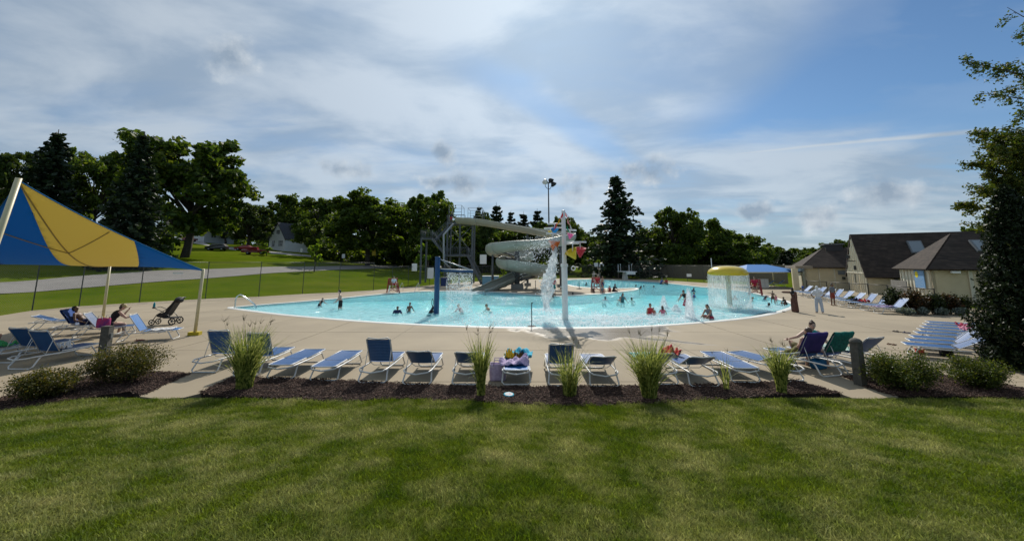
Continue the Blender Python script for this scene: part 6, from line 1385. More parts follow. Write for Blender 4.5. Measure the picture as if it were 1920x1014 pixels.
    roofpoly('roof', [q0, q1, top]); roofpoly('roof', [q0, q2, top2, top]); roofpoly('roof', [q1, q3, top2, top])
    for i in range(9): p = c0.lerp(c1, (i + .5) / 9) + nU * .03; g = MB(); g.beam(p - o0, p - o0 + up * (ec - .05), .08, .06); g.build('batten', m_trim, t)
    for i in range(4): p = c0 + U * (2.2 + i * 2.6) - Vv * .03; g = MB(); g.beam(p - o0, p - o0 + up * (ec - .05), .30, .06); g.build('pilaster', m_trim, t)
    g = MB(); p = c0 + U * 1.3 - Vv * .2; g.box(p + up * (ec - .25) - o0, (.5, .3, .16), rz=-.45); g.build('wall_lamp', m_white_paint, t)
    sv = (top - (q0 + q2) / 2); sv = (mid + up * zc - (c0 - Vv * ov + U * 2.7 + up * (ec - .12))).normalized(); skylight(q0 + U * 4.3 + sv * 1.9, U, sv, 1.5, 1.3)
    # sign: blue board with a yellow sun and pale lettering rows
    s0 = c0 + Vv * .75 + nU * .14; s1 = c0 + Vv * 2.3 + nU * .14; sg = slab('sign_board', s1, s0, ec - 1.62, ec - .1, .05, mat('sign_blue', (.16, .32, .55), .5)); cc = s1.lerp(s0, .27) + nU * .06 + up * (ec - .48); g = MB(); g.add([cc - o0 + Vv * .27 * math.cos(a) + up * .27 * math.sin(a) for a in np.linspace(0, 6.283, 25)[:-1]], [tuple(range(24))]); g.build('sun_emblem', mat('emblem_yellow', (.75, .62, .02), .5), sg)
    for i in range(6): a_, b_ = s1.lerp(s0, .12) + nU * .06, s1.lerp(s0, .12 + (.7, .55, .75, .5, .7, .4)[i]) + nU * .06; z = ec - .85 - i * .12; g = MB(); g.add([a_ - o0 + up * z, b_ - o0 + up * z, b_ - o0 + up * (z + .035), a_ - o0 + up * (z + .035)], [(0, 1, 2, 3)]); g.build('lettering_row', mat('sign_pale', (.30, .46, .66), .5), sg)
    f0 = c1 + nU * .6 + Vv * .2; slab('grey_panel', f0, c0 + Vv * 2.6 + nU * .6, .1, 1.55, .06, mat('grey_boards', (.17, .165, .15), .8, .15, 3))
    # A: the rear low hip block
    a0 = D(1508, 501, 48.0); ea = a0.z; a0.z = 0; a1 = a0 + Vv * 5.6; La = 14; mid = (a0 + a1) / 2 + U * 2.8; zz = D(1553, 466, mid.y).z
    slab('wall', a0, a0 + U * La, 0, ea, .2, m_wall_shade, None, -1.0); slab('wall', a1, a0, 0, ea, .2, m_wall_lit, None, -1.0)
    q0, q1, q2, q3 = a0 - Vv * .4 - U * .4 + up * (ea - .1), a1 + Vv * .4 - U * .4 + up * (ea - .1), a0 - Vv * .4 + U * La + up * (ea - .1), a1 + Vv * .4 + U * La + up * (ea - .1); top = mid + up * zz; top2 = mid + U * 10 + up * zz
    roofpoly('roof', [q0, q1, top]); rf = roofpoly('roof', [q0, q2, top2, top]); roofpoly('roof', [q1, q3, top2, top])
    g = MB(); g.box(mid + U * .9 + up * (zz + .05) - o0, (1.7, 1.3, .8), rz=-.446); cu = g.build('cupola', m_lampd, t); g = MB(); g.box(mid + U * .9 + up * (zz + .5) - o0, (2.0, 1.6, .16), rz=-.446); g.build('cap', mat('cupola_cap', (.13, .13, .13), .7), cu)
    for i in range(4): p = a0 + U * (1.4 + i * 1.5) - Vv * .03; g = MB(); g.beam(p - o0, p - o0 + up * (ea - .1), .1, .06); g.build('batten', m_trim, t)
    for k, w_ in ((3.2, .9), (5.2, .8)): p = a0 + U * k - Vv * .05; s = slab('window', p, p + U * w_, ea - .85, ea - .4, .06, mat('window_grey', (.16, .18, .19), .3))
    g = MB(); g.box(a0 + U * 3.7 - Vv * .1 + up * (ea - 1.25) - o0, (.22, .2, .28)); g.build('wall_lamp', m_lampd, t)
    # entry porch: pillars and flat canopy
    for px, d in ((1487, 44.5), (1504, 49.5)): p = onground(px, d); p.z = 0; g = MB(); g.box(p - o0 + up * 1.25, (.55, .55, 2.5), rz=-.446); g.build('pillar', m_wall_shade, t)
    p = onground(1494, 47.2); p.z = 0; g = MB(); g.box(p - o0 + up * 2.65, (1.6, 6.0, .32), rz=-.446); g.build('porch_roof', mat('porch_tan', (.23, .19, .14), .8), t)
bath()

# ============================================================ HILL HOUSES AND CARS
def house(px, d, wpx, eave, apex, label, wm, rz, depth, chimney=False, wins=(), roofm=None):
    b = onground(px, d); t = thing('house', label, 'house', b, rz); w = wpx / F * d; ze = D(px, eave, d).z - b.z; za = D(px, apex, d).z - b.z; h = w / 2
    g = MB(); P = [(-h, 0, -1), (h, 0, -1), (h, 0, ze), (0, 0, za), (-h, 0, ze)]; n = 5; g.add(P + [(x, depth, z) for x, y, z in P], [(0, 1, 2, 3, 4), (9, 8, 7, 6, 5), (1, 6, 7, 2), (0, 4, 9, 5)]); g.build('wall', wm, t)
    rm = roofm or mat('grey_shingles', (.10, .10, .105), .95, .15, 2); sl = (za - ze) / h
    for s in (-1, 1):
        g = MB(); x1 = s * (h + .35); z1 = ze - .35 * sl; g.add([(x1, -.35, z1), (x1, depth + .3, z1), (0, depth + .3, za), (0, -.35, za), (x1, -.35, z1 + .2), (x1, depth + .3, z1 + .2), (0, depth + .3, za + .2), (0, -.35, za + .2)], [(3, 2, 1, 0), (4, 5, 6, 7), (0, 1, 5, 4), (1, 2, 6, 5), (2, 3, 7, 6), (3, 0, 4, 7)]); rf = g.build('roof', rm, t)
    if chimney: g = MB(); g.box((.4, depth * .5, za + .2), (.7, .7, 1.6)); g.build('chimney', mat('chimney_brick', (.28, .13, .09), .9, .2, 5), rf)
    for x, z, ww, hh in wins:
        g = MB(); g.box((x * h, -.03, z * za), (ww, .08, hh)); o = g.build('window', m_glass, t); f = MB(); f.box((x * h, -.06, z * za), (ww * .08, .06, hh)); f.box((x * h, -.065, z * za), (ww, .06, hh * .06)); f.build('muntin', m_white_paint, o)
    return t
m_wsid = mat('white_siding', (.80, .81, .82), .7, .05, 1)
house(517, 118, 44, 447, 418, 'white gabled house with grey roof on the hill street', m_wsid, -.42, 11, False, [(0, .66, .9, 1.1), (.12, .66, .9, 1.1), (.38, .24, 1.0, 1.6), (.58, .24, 1.0, 1.6), (-.45, .24, 1.0, 1.8)], mat('charcoal_shingles', (.06, .065, .075), .95, .15, 2))
house(408, 132, 46, 428, 409, 'grey-roofed house half hidden by trees farther up the hill street', mat('pale_siding', (.42, .44, .46), .7), .9, 13, False, [(-.4, .3, 1.2, 1.4), (.4, .3, 1.2, 1.4)])
house(366, 140, 34, 437, 431, 'low tan house beside the big spreading tree', mat('tan_siding', (.36, .29, .22), .7), .2, 9, False, [(.3, .3, 1.5, 1.1)])
def car(px, d, label, m, rz, kind='suv', name='parked_car'):
    b = onground(px, d); b.z += .03; t = thing(name, label, 'truck' if kind == 'pickup' else 'car', b, rz, 'cars parked on the hill street'); g = MB(); L_ = 4.6 if kind != 'pickup' else 5.4; w = .92
    P = {'suv': [(-2.3, .35), (-2.3, .95), (-1.5, 1.08), (-.9, 1.62), (1.7, 1.68), (2.2, 1.1), (2.3, .9), (2.3, .35)], 'sedan': [(-2.3, .35), (-2.3, .8), (-1.3, .95), (-.6, 1.4), (.9, 1.42), (1.6, 1.0), (2.3, .92), (2.3, .35)], 'pickup': [(-2.7, .45), (-2.7, 1.0), (-1.6, 1.12), (-1.0, 1.75), (.4, 1.78), (.6, 1.15), (2.7, 1.12), (2.7, .45)]}[kind]
    n = len(P); g.add([(x, -w * (.86 if z > 1.2 else 1), z) for x, z in P] + [(x, w * (.86 if z > 1.2 else 1), z) for x, z in P], [tuple(range(n))[::-1], tuple(range(n, 2 * n))] + [(i, (i + 1) % n, n + (i + 1) % n, n + i) for i in range(n)]); o = g.build('body', m, t); bv = o.modifiers.new('b', 'BEVEL'); bv.width = .07; bv.segments = 2
    gx = (-.95, 1.55) if kind == 'suv' else (-.8, .9) if kind == 'sedan' else (-1.05, .3)
    for s in (-1, 1): g = MB(); g.box(((gx[0] + gx[1]) / 2, s * w * .895, 1.3 if kind != 'sedan' else 1.13), (gx[1] - gx[0] - .25, .05, .36)); g.build('side_window', m_glass, t)
    for x in (-1.4, 1.4):
        for s in (-1, 1): g = MB(); g.tube([(x, s * .75, .34), (x, s * .96, .34)], .34, 14); wh = g.build('wheel', mat('tyre', (.015, .015, .015), .8), t); g = MB(); g.tube([(x, s * .95, .34), (x, s * .97, .34)], .2, 10); g.build('rim', m_steel, wh)
    for s in (-1, 1): g = MB(); g.box((-2.31 if kind != 'pickup' else -2.71, s * .65, .75), (.04, .35, .16)); g.build('headlight', m_white_paint, t)
car(405, 97, 'black SUV parked on the hill street', mat('paint_black', (.012, .014, .016), .25, coat=.6), .25, 'suv'); car(478, 93, 'red pickup truck parked by the light green young tree', mat('paint_red', (.22, .01, .015), .3, coat=.6), .35, 'pickup', 'pickup_truck'); car(458, 104, 'red car parked behind the red pickup truck', mat('paint_red2', (.28, .015, .02), .3, coat=.6), .3, 'sedan'); car(350, 128, 'dark red car in front of the low tan house', mat('paint_maroon', (.14, .01, .015), .3, coat=.6), .2, 'sedan'); car(318, 122, 'silver car half hidden by the big spreading tree', mat('paint_silver', (.35, .36, .37), .3, coat=.6), .2, 'sedan')
# ============================================================ PEOPLE
APPLY = []
SK = {'fair': mat('skin_fair', (.50, .31, .23), .55, .06, 8), 'tan': mat('skin_tan', (.36, .20, .13), .55, .06, 8), 'brown': mat('skin_brown', (.16, .085, .055), .55, .06, 8), 'dark': mat('skin_dark', (.07, .04, .028), .5, .06, 8)}
HR = {'black': mat('hair_black', (.008, .007, .007), .45, .3, 30), 'brown': mat('hair_brown', (.06, .03, .016), .5, .3, 30), 'light': mat('hair_light', (.20, .13, .06), .5, .3, 30)}
CL = {}
def cl(name, c):
    if name not in CL: CL[name] = mat('wear_' + name, c, .85, .12, 12)
    return CL[name]
NAVY, BLACK, RED, TEAL, WHITE, GREY, PINK, CRIM, MAR, BLUE = cl('navy', (.012, .02, .08)), cl('black', (.01, .01, .012)), cl('red', (.45, .03, .035)), cl('teal', (.01, .25, .25)), cl('white', (.60, .62, .64)), cl('grey', (.16, .17, .19)), cl('pink', (.60, .16, .22)), cl('crimson', (.33, .01, .04)), cl('rust', (.10, .042, .028)), cl('blue', (.03, .10, .35))
POSE = {
 'stand': dict(lean=2, th=((2, 4), (-2, 4)), sh=(-2, -4), ua=((3, 10), (-3, 10)), fa=((12, 8), (10, 8))),
 'walk': dict(lean=5, th=((20, 3), (-14, 3)), sh=(4, -32), ua=((-18, 10), (20, 10)), fa=((0, 8), (45, 5))),
 'arms_out': dict(lean=4, th=((6, 6), (-6, 6)), sh=(0, -8), ua=((30, 70), (20, 40)), fa=((40, 75), (60, 30))),
 'point': dict(lean=6, th=((6, 6), (-6, 6)), sh=(0, -8), ua=((10, 12), (10, 88)), fa=((25, 10), (10, 88))),
 'hips': dict(lean=3, th=((2, 5), (-3, 6)), sh=(-2, -4), ua=((-8, 38), (-8, 38)), fa=((48, -35), (48, -35))),
 'sit': dict(lean=12, th=((82, 8), (82, 8)), sh=(-4, 4), ua=((18, 12), (18, 12)), fa=((65, 2), (65, 2))),
 'sit_ground': dict(lean=22, th=((102, 8), (112, 10)), sh=(-22, -16), ua=((42, 10), (30, 14)), fa=((62, -4), (50, -4))),
 'hunch': dict(lean=30, th=((84, 14), (84, 14)), sh=(-6, 0), ua=((48, 12), (40, 14)), fa=((150, -6), (100, -10))),
 'lie': dict(lean=-38, th=((74, 6), (118, 6)), sh=(78, -18), ua=((-10, 20), (20, 24)), fa=((45, 5), (70, -10))),
 'swim': dict(lean=35, th=((40, 6), (20, 8)), sh=(-40, -60), ua=((30, 28), (24, 30)), fa=((70, 12), (60, 16))),
 'wade': dict(lean=8, th=((10, 5), (-4, 5)), sh=(-8, -16), ua=((14, 24), (10, 22)), fa=((45, 10), (40, 10))),
 'lean': dict(lean=30, th=((24, 6), (-8, 6)), sh=(-4, -14), ua=((40, 12), (35, 10)), fa=((65, -8), (60, -8))),
 'turn_sit': dict(lean=14, th=((84, 10), (80, 24)), sh=(0, -6), ua=((30, 26), (18, 58)), fa=((50, 10), (30, 75))),
}
def person(label, loc, rz=0.0, pose='stand', h=1.68, skin='tan', hair=('black', 'short'), wear=(), anchor='feet', vox=.024, head=0.0, group=None, name='person', hands=False):
    """loc: where the anchor (feet, seat or top of head) rests; the figure faces local -Y"""
    p = POSE[pose]; s = h / 1.7; V = Vector
    def dr(f, a, side): f, a = R(f), R(a); return V((side * math.sin(a), -math.sin(f) * math.cos(a), -math.cos(f) * math.cos(a)))
    ln = R(p['lean']); up = V((0, -math.sin(ln), math.cos(ln))); fw = V((0, -math.cos(ln), -math.sin(ln)))
    M_t = Matrix((V((1, 0, 0)), -fw, up)).transposed()
    pel = V((0, 0, 0)); waist = pel + up * .16 * s; chest = pel + up * .36 * s; neck = pel + up * .50 * s + fw * .01 * s
    hl = ln * .45 + R(head); hu = V((0, -math.sin(hl), math.cos(hl))); hf = V((0, -math.cos(hl), -math.sin(hl))); M_h = Matrix((V((1, 0, 0)), -hf, hu)).transposed()
    hc = neck + up * .045 * s + hu * .135 * s + hf * .02 * s
    J = {}
    for i, sd in ((0, 1), (1, -1)):
        hip = pel + V((sd * .092 * s, 0, -.03 * s)); kn = hip + dr(*p['th'][i], sd) * .42 * s; an = kn + dr(p['sh'][i], p['th'][i][1] * .4, sd) * .40 * s
        fd = dr(p['sh'][i] + 85, 6, sd); to = an + fd * .17 * s + V((0, 0, -.03 * s)); hee = an - fd * .05 * s + dr(p['sh'][i], 0, sd) * .03 * s
        sh_ = pel + up * .455 * s + V((sd * .175 * s, 0, 0)); el = sh_ + dr(*p['ua'][i], sd) * .29 * s; wr = el + dr(*p['fa'][i], sd) * .25 * s; hd = wr + dr(*p['fa'][i], sd) * .09 * s
        J[sd] = (hip, kn, an, to, hee, sh_, el, wr, hd)
    def body(g, inf=0.0, parts='all'):
        e = inf
        if parts in ('all', 'top', 'suit', 'shirt', 'robe'):
            g.ell(chest - up * .01 * s, (.165 * s + e, .112 * s + e, .17 * s + e), 14, 10, M_t); g.ell(waist, (.135 * s + e, .102 * s + e, .15 * s + e), 14, 10, M_t); g.caps(chest + up * .06 * s + V((.12 * s, 0, 0)), chest + up * .06 * s - V((.12 * s, 0, 0)), .075 * s + e, .075 * s + e)
        if parts in ('all', 'suit', 'trunks', 'pants', 'robe'):
            g.ell(pel, (.162 * s + e, .122 * s + e, .125 * s + e), 14, 10, M_t)
        for sd in (1, -1):
            hip, kn, an, to, hee, sh_, el, wr, hd = J[sd]
            if parts == 'all':
                g.caps(hip, kn, .088 * s, .056 * s); g.caps(kn, kn.lerp(an, .3), .056 * s, .06 * s); g.caps(kn.lerp(an, .28), an, .058 * s, .037 * s); g.caps(hee, to, .038 * s, .03 * s)
                g.caps(sh_, el, .056 * s, .042 * s); g.caps(el, wr, .042 * s, .028 * s); g.ell(wr.lerp(hd, .75), (.034 * s, .026 * s, .05 * s), 8, 6)
                if hands:
                    fdv = (hd - wr).normalized(); sx = fdv.cross(V((0, 0, 1))); sx = sx.normalized() if sx.length > .1 else V((1, 0, 0)); nz = sx.cross(fdv)
                    for k, (o_, l_) in enumerate(((-.026, .058), (-.009, .072), (.009, .068), (.025, .052))): a = hd + sx * o_ * s + fdv * .02 * s; m1 = a + fdv * l_ * .55 * s; g.caps(a, m1, .0095 * s, .009 * s, 6); g.caps(m1, m1 + (fdv * .7 - nz * .7).normalized() * l_ * .5 * s, .009 * s, .0075 * s, 6)
                    a = wr.lerp(hd, .35) + sx * -.03 * s; m1 = a + (fdv * .6 - sx * .8).normalized() * .04 * s; g.caps(a, m1, .011 * s, .0095 * s, 6); g.caps(m1, m1 + (fdv - sx * .1).normalized() * .035 * s, .0095 * s, .008 * s, 6)
                else: g.caps(wr, hd + (hd - wr) * .9, .024 * s, .02 * s, 6)
            if parts in ('trunks',): g.caps(hip, hip.lerp(kn, .62), .094 * s + e, .082 * s + e)
            if parts == 'suit': g.caps(hip, hip.lerp(kn, .12), .092 * s + e, .088 * s + e)
            if parts == 'pants': g.caps(hip, kn, .092 * s + e, .072 * s + e); g.caps(kn, kn.lerp(an, .93), .072 * s + e, .062 * s + e)
            if parts in ('shirt',): g.caps(sh_, sh_.lerp(el, .62), .06 * s + e, .055 * s + e)
            if parts == 'robe': g.caps(sh_, el, .064 * s + e, .058 * s + e); g.caps(el, wr, .06 * s + e, .055 * s + e); g.caps(hip, kn, .11 * s + e, .12 * s + e); g.caps(kn, an, .12 * s + e, .13 * s + e); g.caps(J[1][1].lerp(J[-1][1], .5), J[1][2].lerp(J[-1][2], .5), .13 * s, .15 * s)
    g = MB(); body(g); g.caps(neck - up * .05 * s, hc - hu * .06 * s, .054 * s, .05 * s)
    g.ell(hc, (.076 * s, .094 * s, .112 * s), 16, 12, M_h); g.ell(hc - hu * .055 * s + hf * .022 * s, (.056 * s, .066 * s, .062 * s), 12, 8, M_h); g.caps(hc + hf * .088 * s + hu * .012 * s, hc + hf * .108 * s - hu * .022 * s, .010 * s, .015 * s, 8)
    for sd in (1, -1): g.ell(hc + V((sd * .076 * s, 0, 0)) - hf * .008 * s, (.013 * s, .022 * s, .032 * s), 8, 6, M_h)
    # anchor
    zs = [v[2] for v in g.v]
    if anchor == 'feet': dz = -min(zs)
    elif anchor == 'seat': dz = .115 * s
    else: dz = -(hc.z + .125 * s)
    o = g.build(name, SK[skin]); rm = o.modifiers.new('skin', 'REMESH'); rm.mode = 'VOXEL'; rm.voxel_size = vox; rm.use_smooth_shade = True; sm = o.modifiers.new('smooth', 'SMOOTH'); sm.factor = .5; sm.iterations = 3; APPLY.append(o)
    o.location = V(loc) + V((0, 0, dz)); o.rotation_euler = (0, 0, rz); tag(o, label, 'person', group)
    def shell(nm, build, m, vx=None):
        q = MB(); build(q); c = q.build(nm, m, o); r_ = c.modifiers.new('skin', 'REMESH'); r_.mode = 'VOXEL'; r_.voxel_size = vx or vox; r_.use_smooth_shade = True; s_ = c.modifiers.new('smooth', 'SMOOTH'); s_.factor = .5; s_.iterations = 2; APPLY.append(c); return c
    for part, m in wear:
        nm = {'top': 'swim_top', 'suit': 'swimsuit', 'trunks': 'swim_trunks', 'pants': 'trousers', 'shirt': 'shirt', 'robe': 'long_dress'}.get(part, part)
        if part == 'skirt':
            def bd(q):
                kc = J[1][1].lerp(J[-1][1], .5); q.ell(pel, (.175 * s, .14 * s, .12 * s), 14, 8, M_t)
                for k in range(5): c_ = pel.lerp(kc, k / 4 * .9); q.ell(c_, ((.17 + .03 * k) * s, (.135 + .025 * k) * s, .09 * s), 14, 8)
            shell('skirt', bd, m)
        elif part == 'cap':
            def bd(q): q.ell(hc + hu * .035 * s - hf * .005 * s, (.09 * s, .108 * s, .09 * s), 14, 8, M_h); q.ell(hc + hu * .03 * s + hf * .11 * s, (.075 * s, .075 * s, .012 * s), 12, 6, M_h)
            shell('cap', bd, m, min(vox, .012))
        elif part == 'scarf':
            def bd(q): q.ell(hc - hf * .012 * s + hu * .012 * s, (.093 * s, .106 * s, .128 * s), 14, 10, M_h); q.caps(hc - hu * .1 * s - hf * .03 * s, neck - up * .03 * s, .085 * s, .13 * s); q.ell(neck - up * .06 * s, (.19 * s, .13 * s, .09 * s), 14, 8, M_t)
            c = shell('headscarf', bd, m)
        else: shell(nm, lambda q: body(q, .014 * s + .004, part), m)
    if hair and hair[1] != 'none':
        hm = HR[hair[0]]; st = hair[1]
        def bd(q):
            q.ell(hc + hu * .03 * s - hf * .018 * s, (.084 * s, .096 * s, .098 * s), 14, 10, M_h); q.ell(hc - hf * .05 * s - hu * .02 * s, (.072 * s, .06 * s, .09 * s), 12, 8, M_h)
            if st == 'long':
                q.caps(hc - hf * .06 * s, neck - fw * .075 * s - up * .10 * s, .075 * s, .055 * s); q.caps(hc - hf * .05 * s + V((.05 * s, 0, 0)), neck - fw * .07 * s - up * .06 * s + V((.07 * s, 0, 0)), .045 * s, .035 * s); q.caps(hc - hf * .05 * s - V((.05 * s, 0, 0)), neck - fw * .07 * s - up * .06 * s - V((.07 * s, 0, 0)), .045 * s, .035 * s)
            if st == 'tail': q.caps(hc - hf * .09 * s + hu * .02 * s, hc - hf * .15 * s - hu * .05 * s, .032 * s, .035 * s); q.caps(hc - hf * .15 * s - hu * .05 * s, neck - fw * .12 * s - up * .14 * s, .035 * s, .018 * s)
            if st == 'bun': q.ell(hc - hf * .06 * s + hu * .10 * s, .045 * s, 10, 8)
        shell('hair', bd, hm, min(vox, .016))
    if vox <= .014:
        for sd in (1, -1):
            q = MB(); q.ell(hc + hf * .083 * s + V((sd * .032 * s, 0, 0)) + hu * .014 * s, (.014 * s, .008 * s, .008 * s), 10, 6, M_h); e = q.build('eye', mat('eye_white', (.6, .58, .55), .3), o); q = MB(); q.ell(hc + hf * .0905 * s + V((sd * .032 * s, 0, 0)) + hu * .014 * s, .005 * s, 8, 6); q.build('iris', mat('eye_dark', (.02, .012, .01), .3), e)
            q = MB(); q.caps(hc + hf * .086 * s + V((sd * .016 * s, 0, 0)) + hu * .034 * s, hc + hf * .080 * s + V((sd * .048 * s, 0, 0)) + hu * .035 * s, .005 * s, .004 * s, 6); q.build('eyebrow', HR[hair[0]] if hair else HR['brown'], o)
        q = MB(); q.ell(hc + hf * .085 * s - hu * .055 * s, (.024 * s, .008 * s, .007 * s), 10, 6, M_h); q.build('mouth', mat('lips', (.32, .10, .09), .45), o)
    return o
# --- beside the loungers
lr = -1.15; lp = G(140, 632); ax = Vector((-math.sin(lr), math.cos(lr), 0))
person('woman in a tan cap and black swimsuit hunched forward on a lounger under the canopy', lp + ax * 1.0 + Vector((0, 0, SEATZ + .01)), 2.6, 'hunch', 1.86, 'fair', ('brown', 'short'), (('suit', BLACK), ('cap', cl('tan', (.42, .33, .16)))), 'seat', .012, 8, hands=True)
person('dark-haired person reclining behind the blue-towelled lounger back in the canopy shade', G(98, 628) + ax * .95 + Vector((0, 0, SEATZ + .01)), -1.15 + 3.14, 'lie', 1.72, 'brown', ('black', 'short'), (('trunks', NAVY),), 'seat', .016)
pp = G(1562, 706); ax = Vector((-.218, .976, 0))
person('person lying on the purple-towelled lounger with knees up', pp + ax * .92 + Vector((0, 0, SEATZ + .005)), -.0 + .22 + 3.14, 'lie', 1.74, 'tan', ('brown', 'short'), (('trunks', cl('olive', (.10, .08, .02))),), 'seat', .014, 10, hands=True)
person('brown-haired woman in a teal swimsuit sitting sideways on the green-towelled lounger', G(1612, 702) + Vector((-.34, 1.25, SEATZ + .01)), -.15, 'turn_sit', 1.72, 'fair', ('brown', 'bun'), (('suit', TEAL),), 'seat', .012, 14, hands=True)
person('person cut off by the frame edge reclining beside the canopy loungers', Vector((-17.2, 12.9, SEATZ + .01)), 3.0, 'lie', 1.7, 'tan', ('black', 'short'), (('trunks', MAR),), 'seat', .02)
# --- standing on the deck, right
def on(px, py, top): b = G(px, py); return b, D(px, top, b.y).z
for px, py, tp, rz, pose, skin, hair, wear, lb in (
    (1491, 585, 540, -1.2, 'point', 'brown', None, (('robe', MAR), ('scarf', BLACK), ('shirt', GREY)), 'woman in a black headscarf and long rust dress reaching towards the pool'),
    (1537, 587, 537, 2.8, 'hips', 'brown', None, (('pants', cl('paleblue', (.42, .48, .56))), ('shirt', WHITE), ('scarf', WHITE)), 'woman in a white headscarf, white top and pale trousers standing on the deck'),
    (1563, 573, 532, .3, 'stand', 'brown', ('black', 'bun'), (('shirt', GREY), ('trunks', cl('brick', (.26, .05, .03)))), 'woman in a grey shirt and brick red shorts standing by the far loungers'),
    (1506, 553, 533, .5, 'stand', 'fair', ('light', 'short'), (('shirt', BLUE), ('trunks', GREY)), 'small far person in a blue shirt by the bathhouse porch')):
    b, zt = on(px, py, tp); person(lb, b, rz, pose, zt * (1.0 if pose != 'point' else 1.0), skin, hair, wear, 'feet', .02)
# --- lifeguards
person('lifeguard in red with a white shirt sitting on the chair at the left fence', G(737, 549) + Vector((.03, -.05, .83)), .5, 'sit', 1.7, 'fair', ('black', 'short'), (('shirt', WHITE), ('trunks', RED)), 'seat', .024)
person('lifeguard in red sitting on the peninsula chair', G(1120, 546.5) + Vector((0, -.05, .88)), .1, 'sit', 1.7, 'tan', ('brown', 'short'), (('shirt', RED), ('trunks', RED)), 'seat', .026)
person('lifeguard in red with an umbrella-red jacket sitting behind the mushroom fountain'.replace('an umbrella-red', 'a red'), G(1417, 553) + Vector((-.03, -.05, .83)), -.6, 'sit', 1.75, 'tan', ('brown', 'short'), (('shirt', CRIM), ('trunks', RED)), 'seat', .024)
person('lifeguard in a red shirt and teal shorts standing on the peninsula behind the falling water', G(1039, 552), .4, 'stand', D(1039, 521, G(1039, 552).y).z, 'tan', ('brown', 'short'), (('shirt', RED), ('trunks', TEAL)), 'feet', .026)
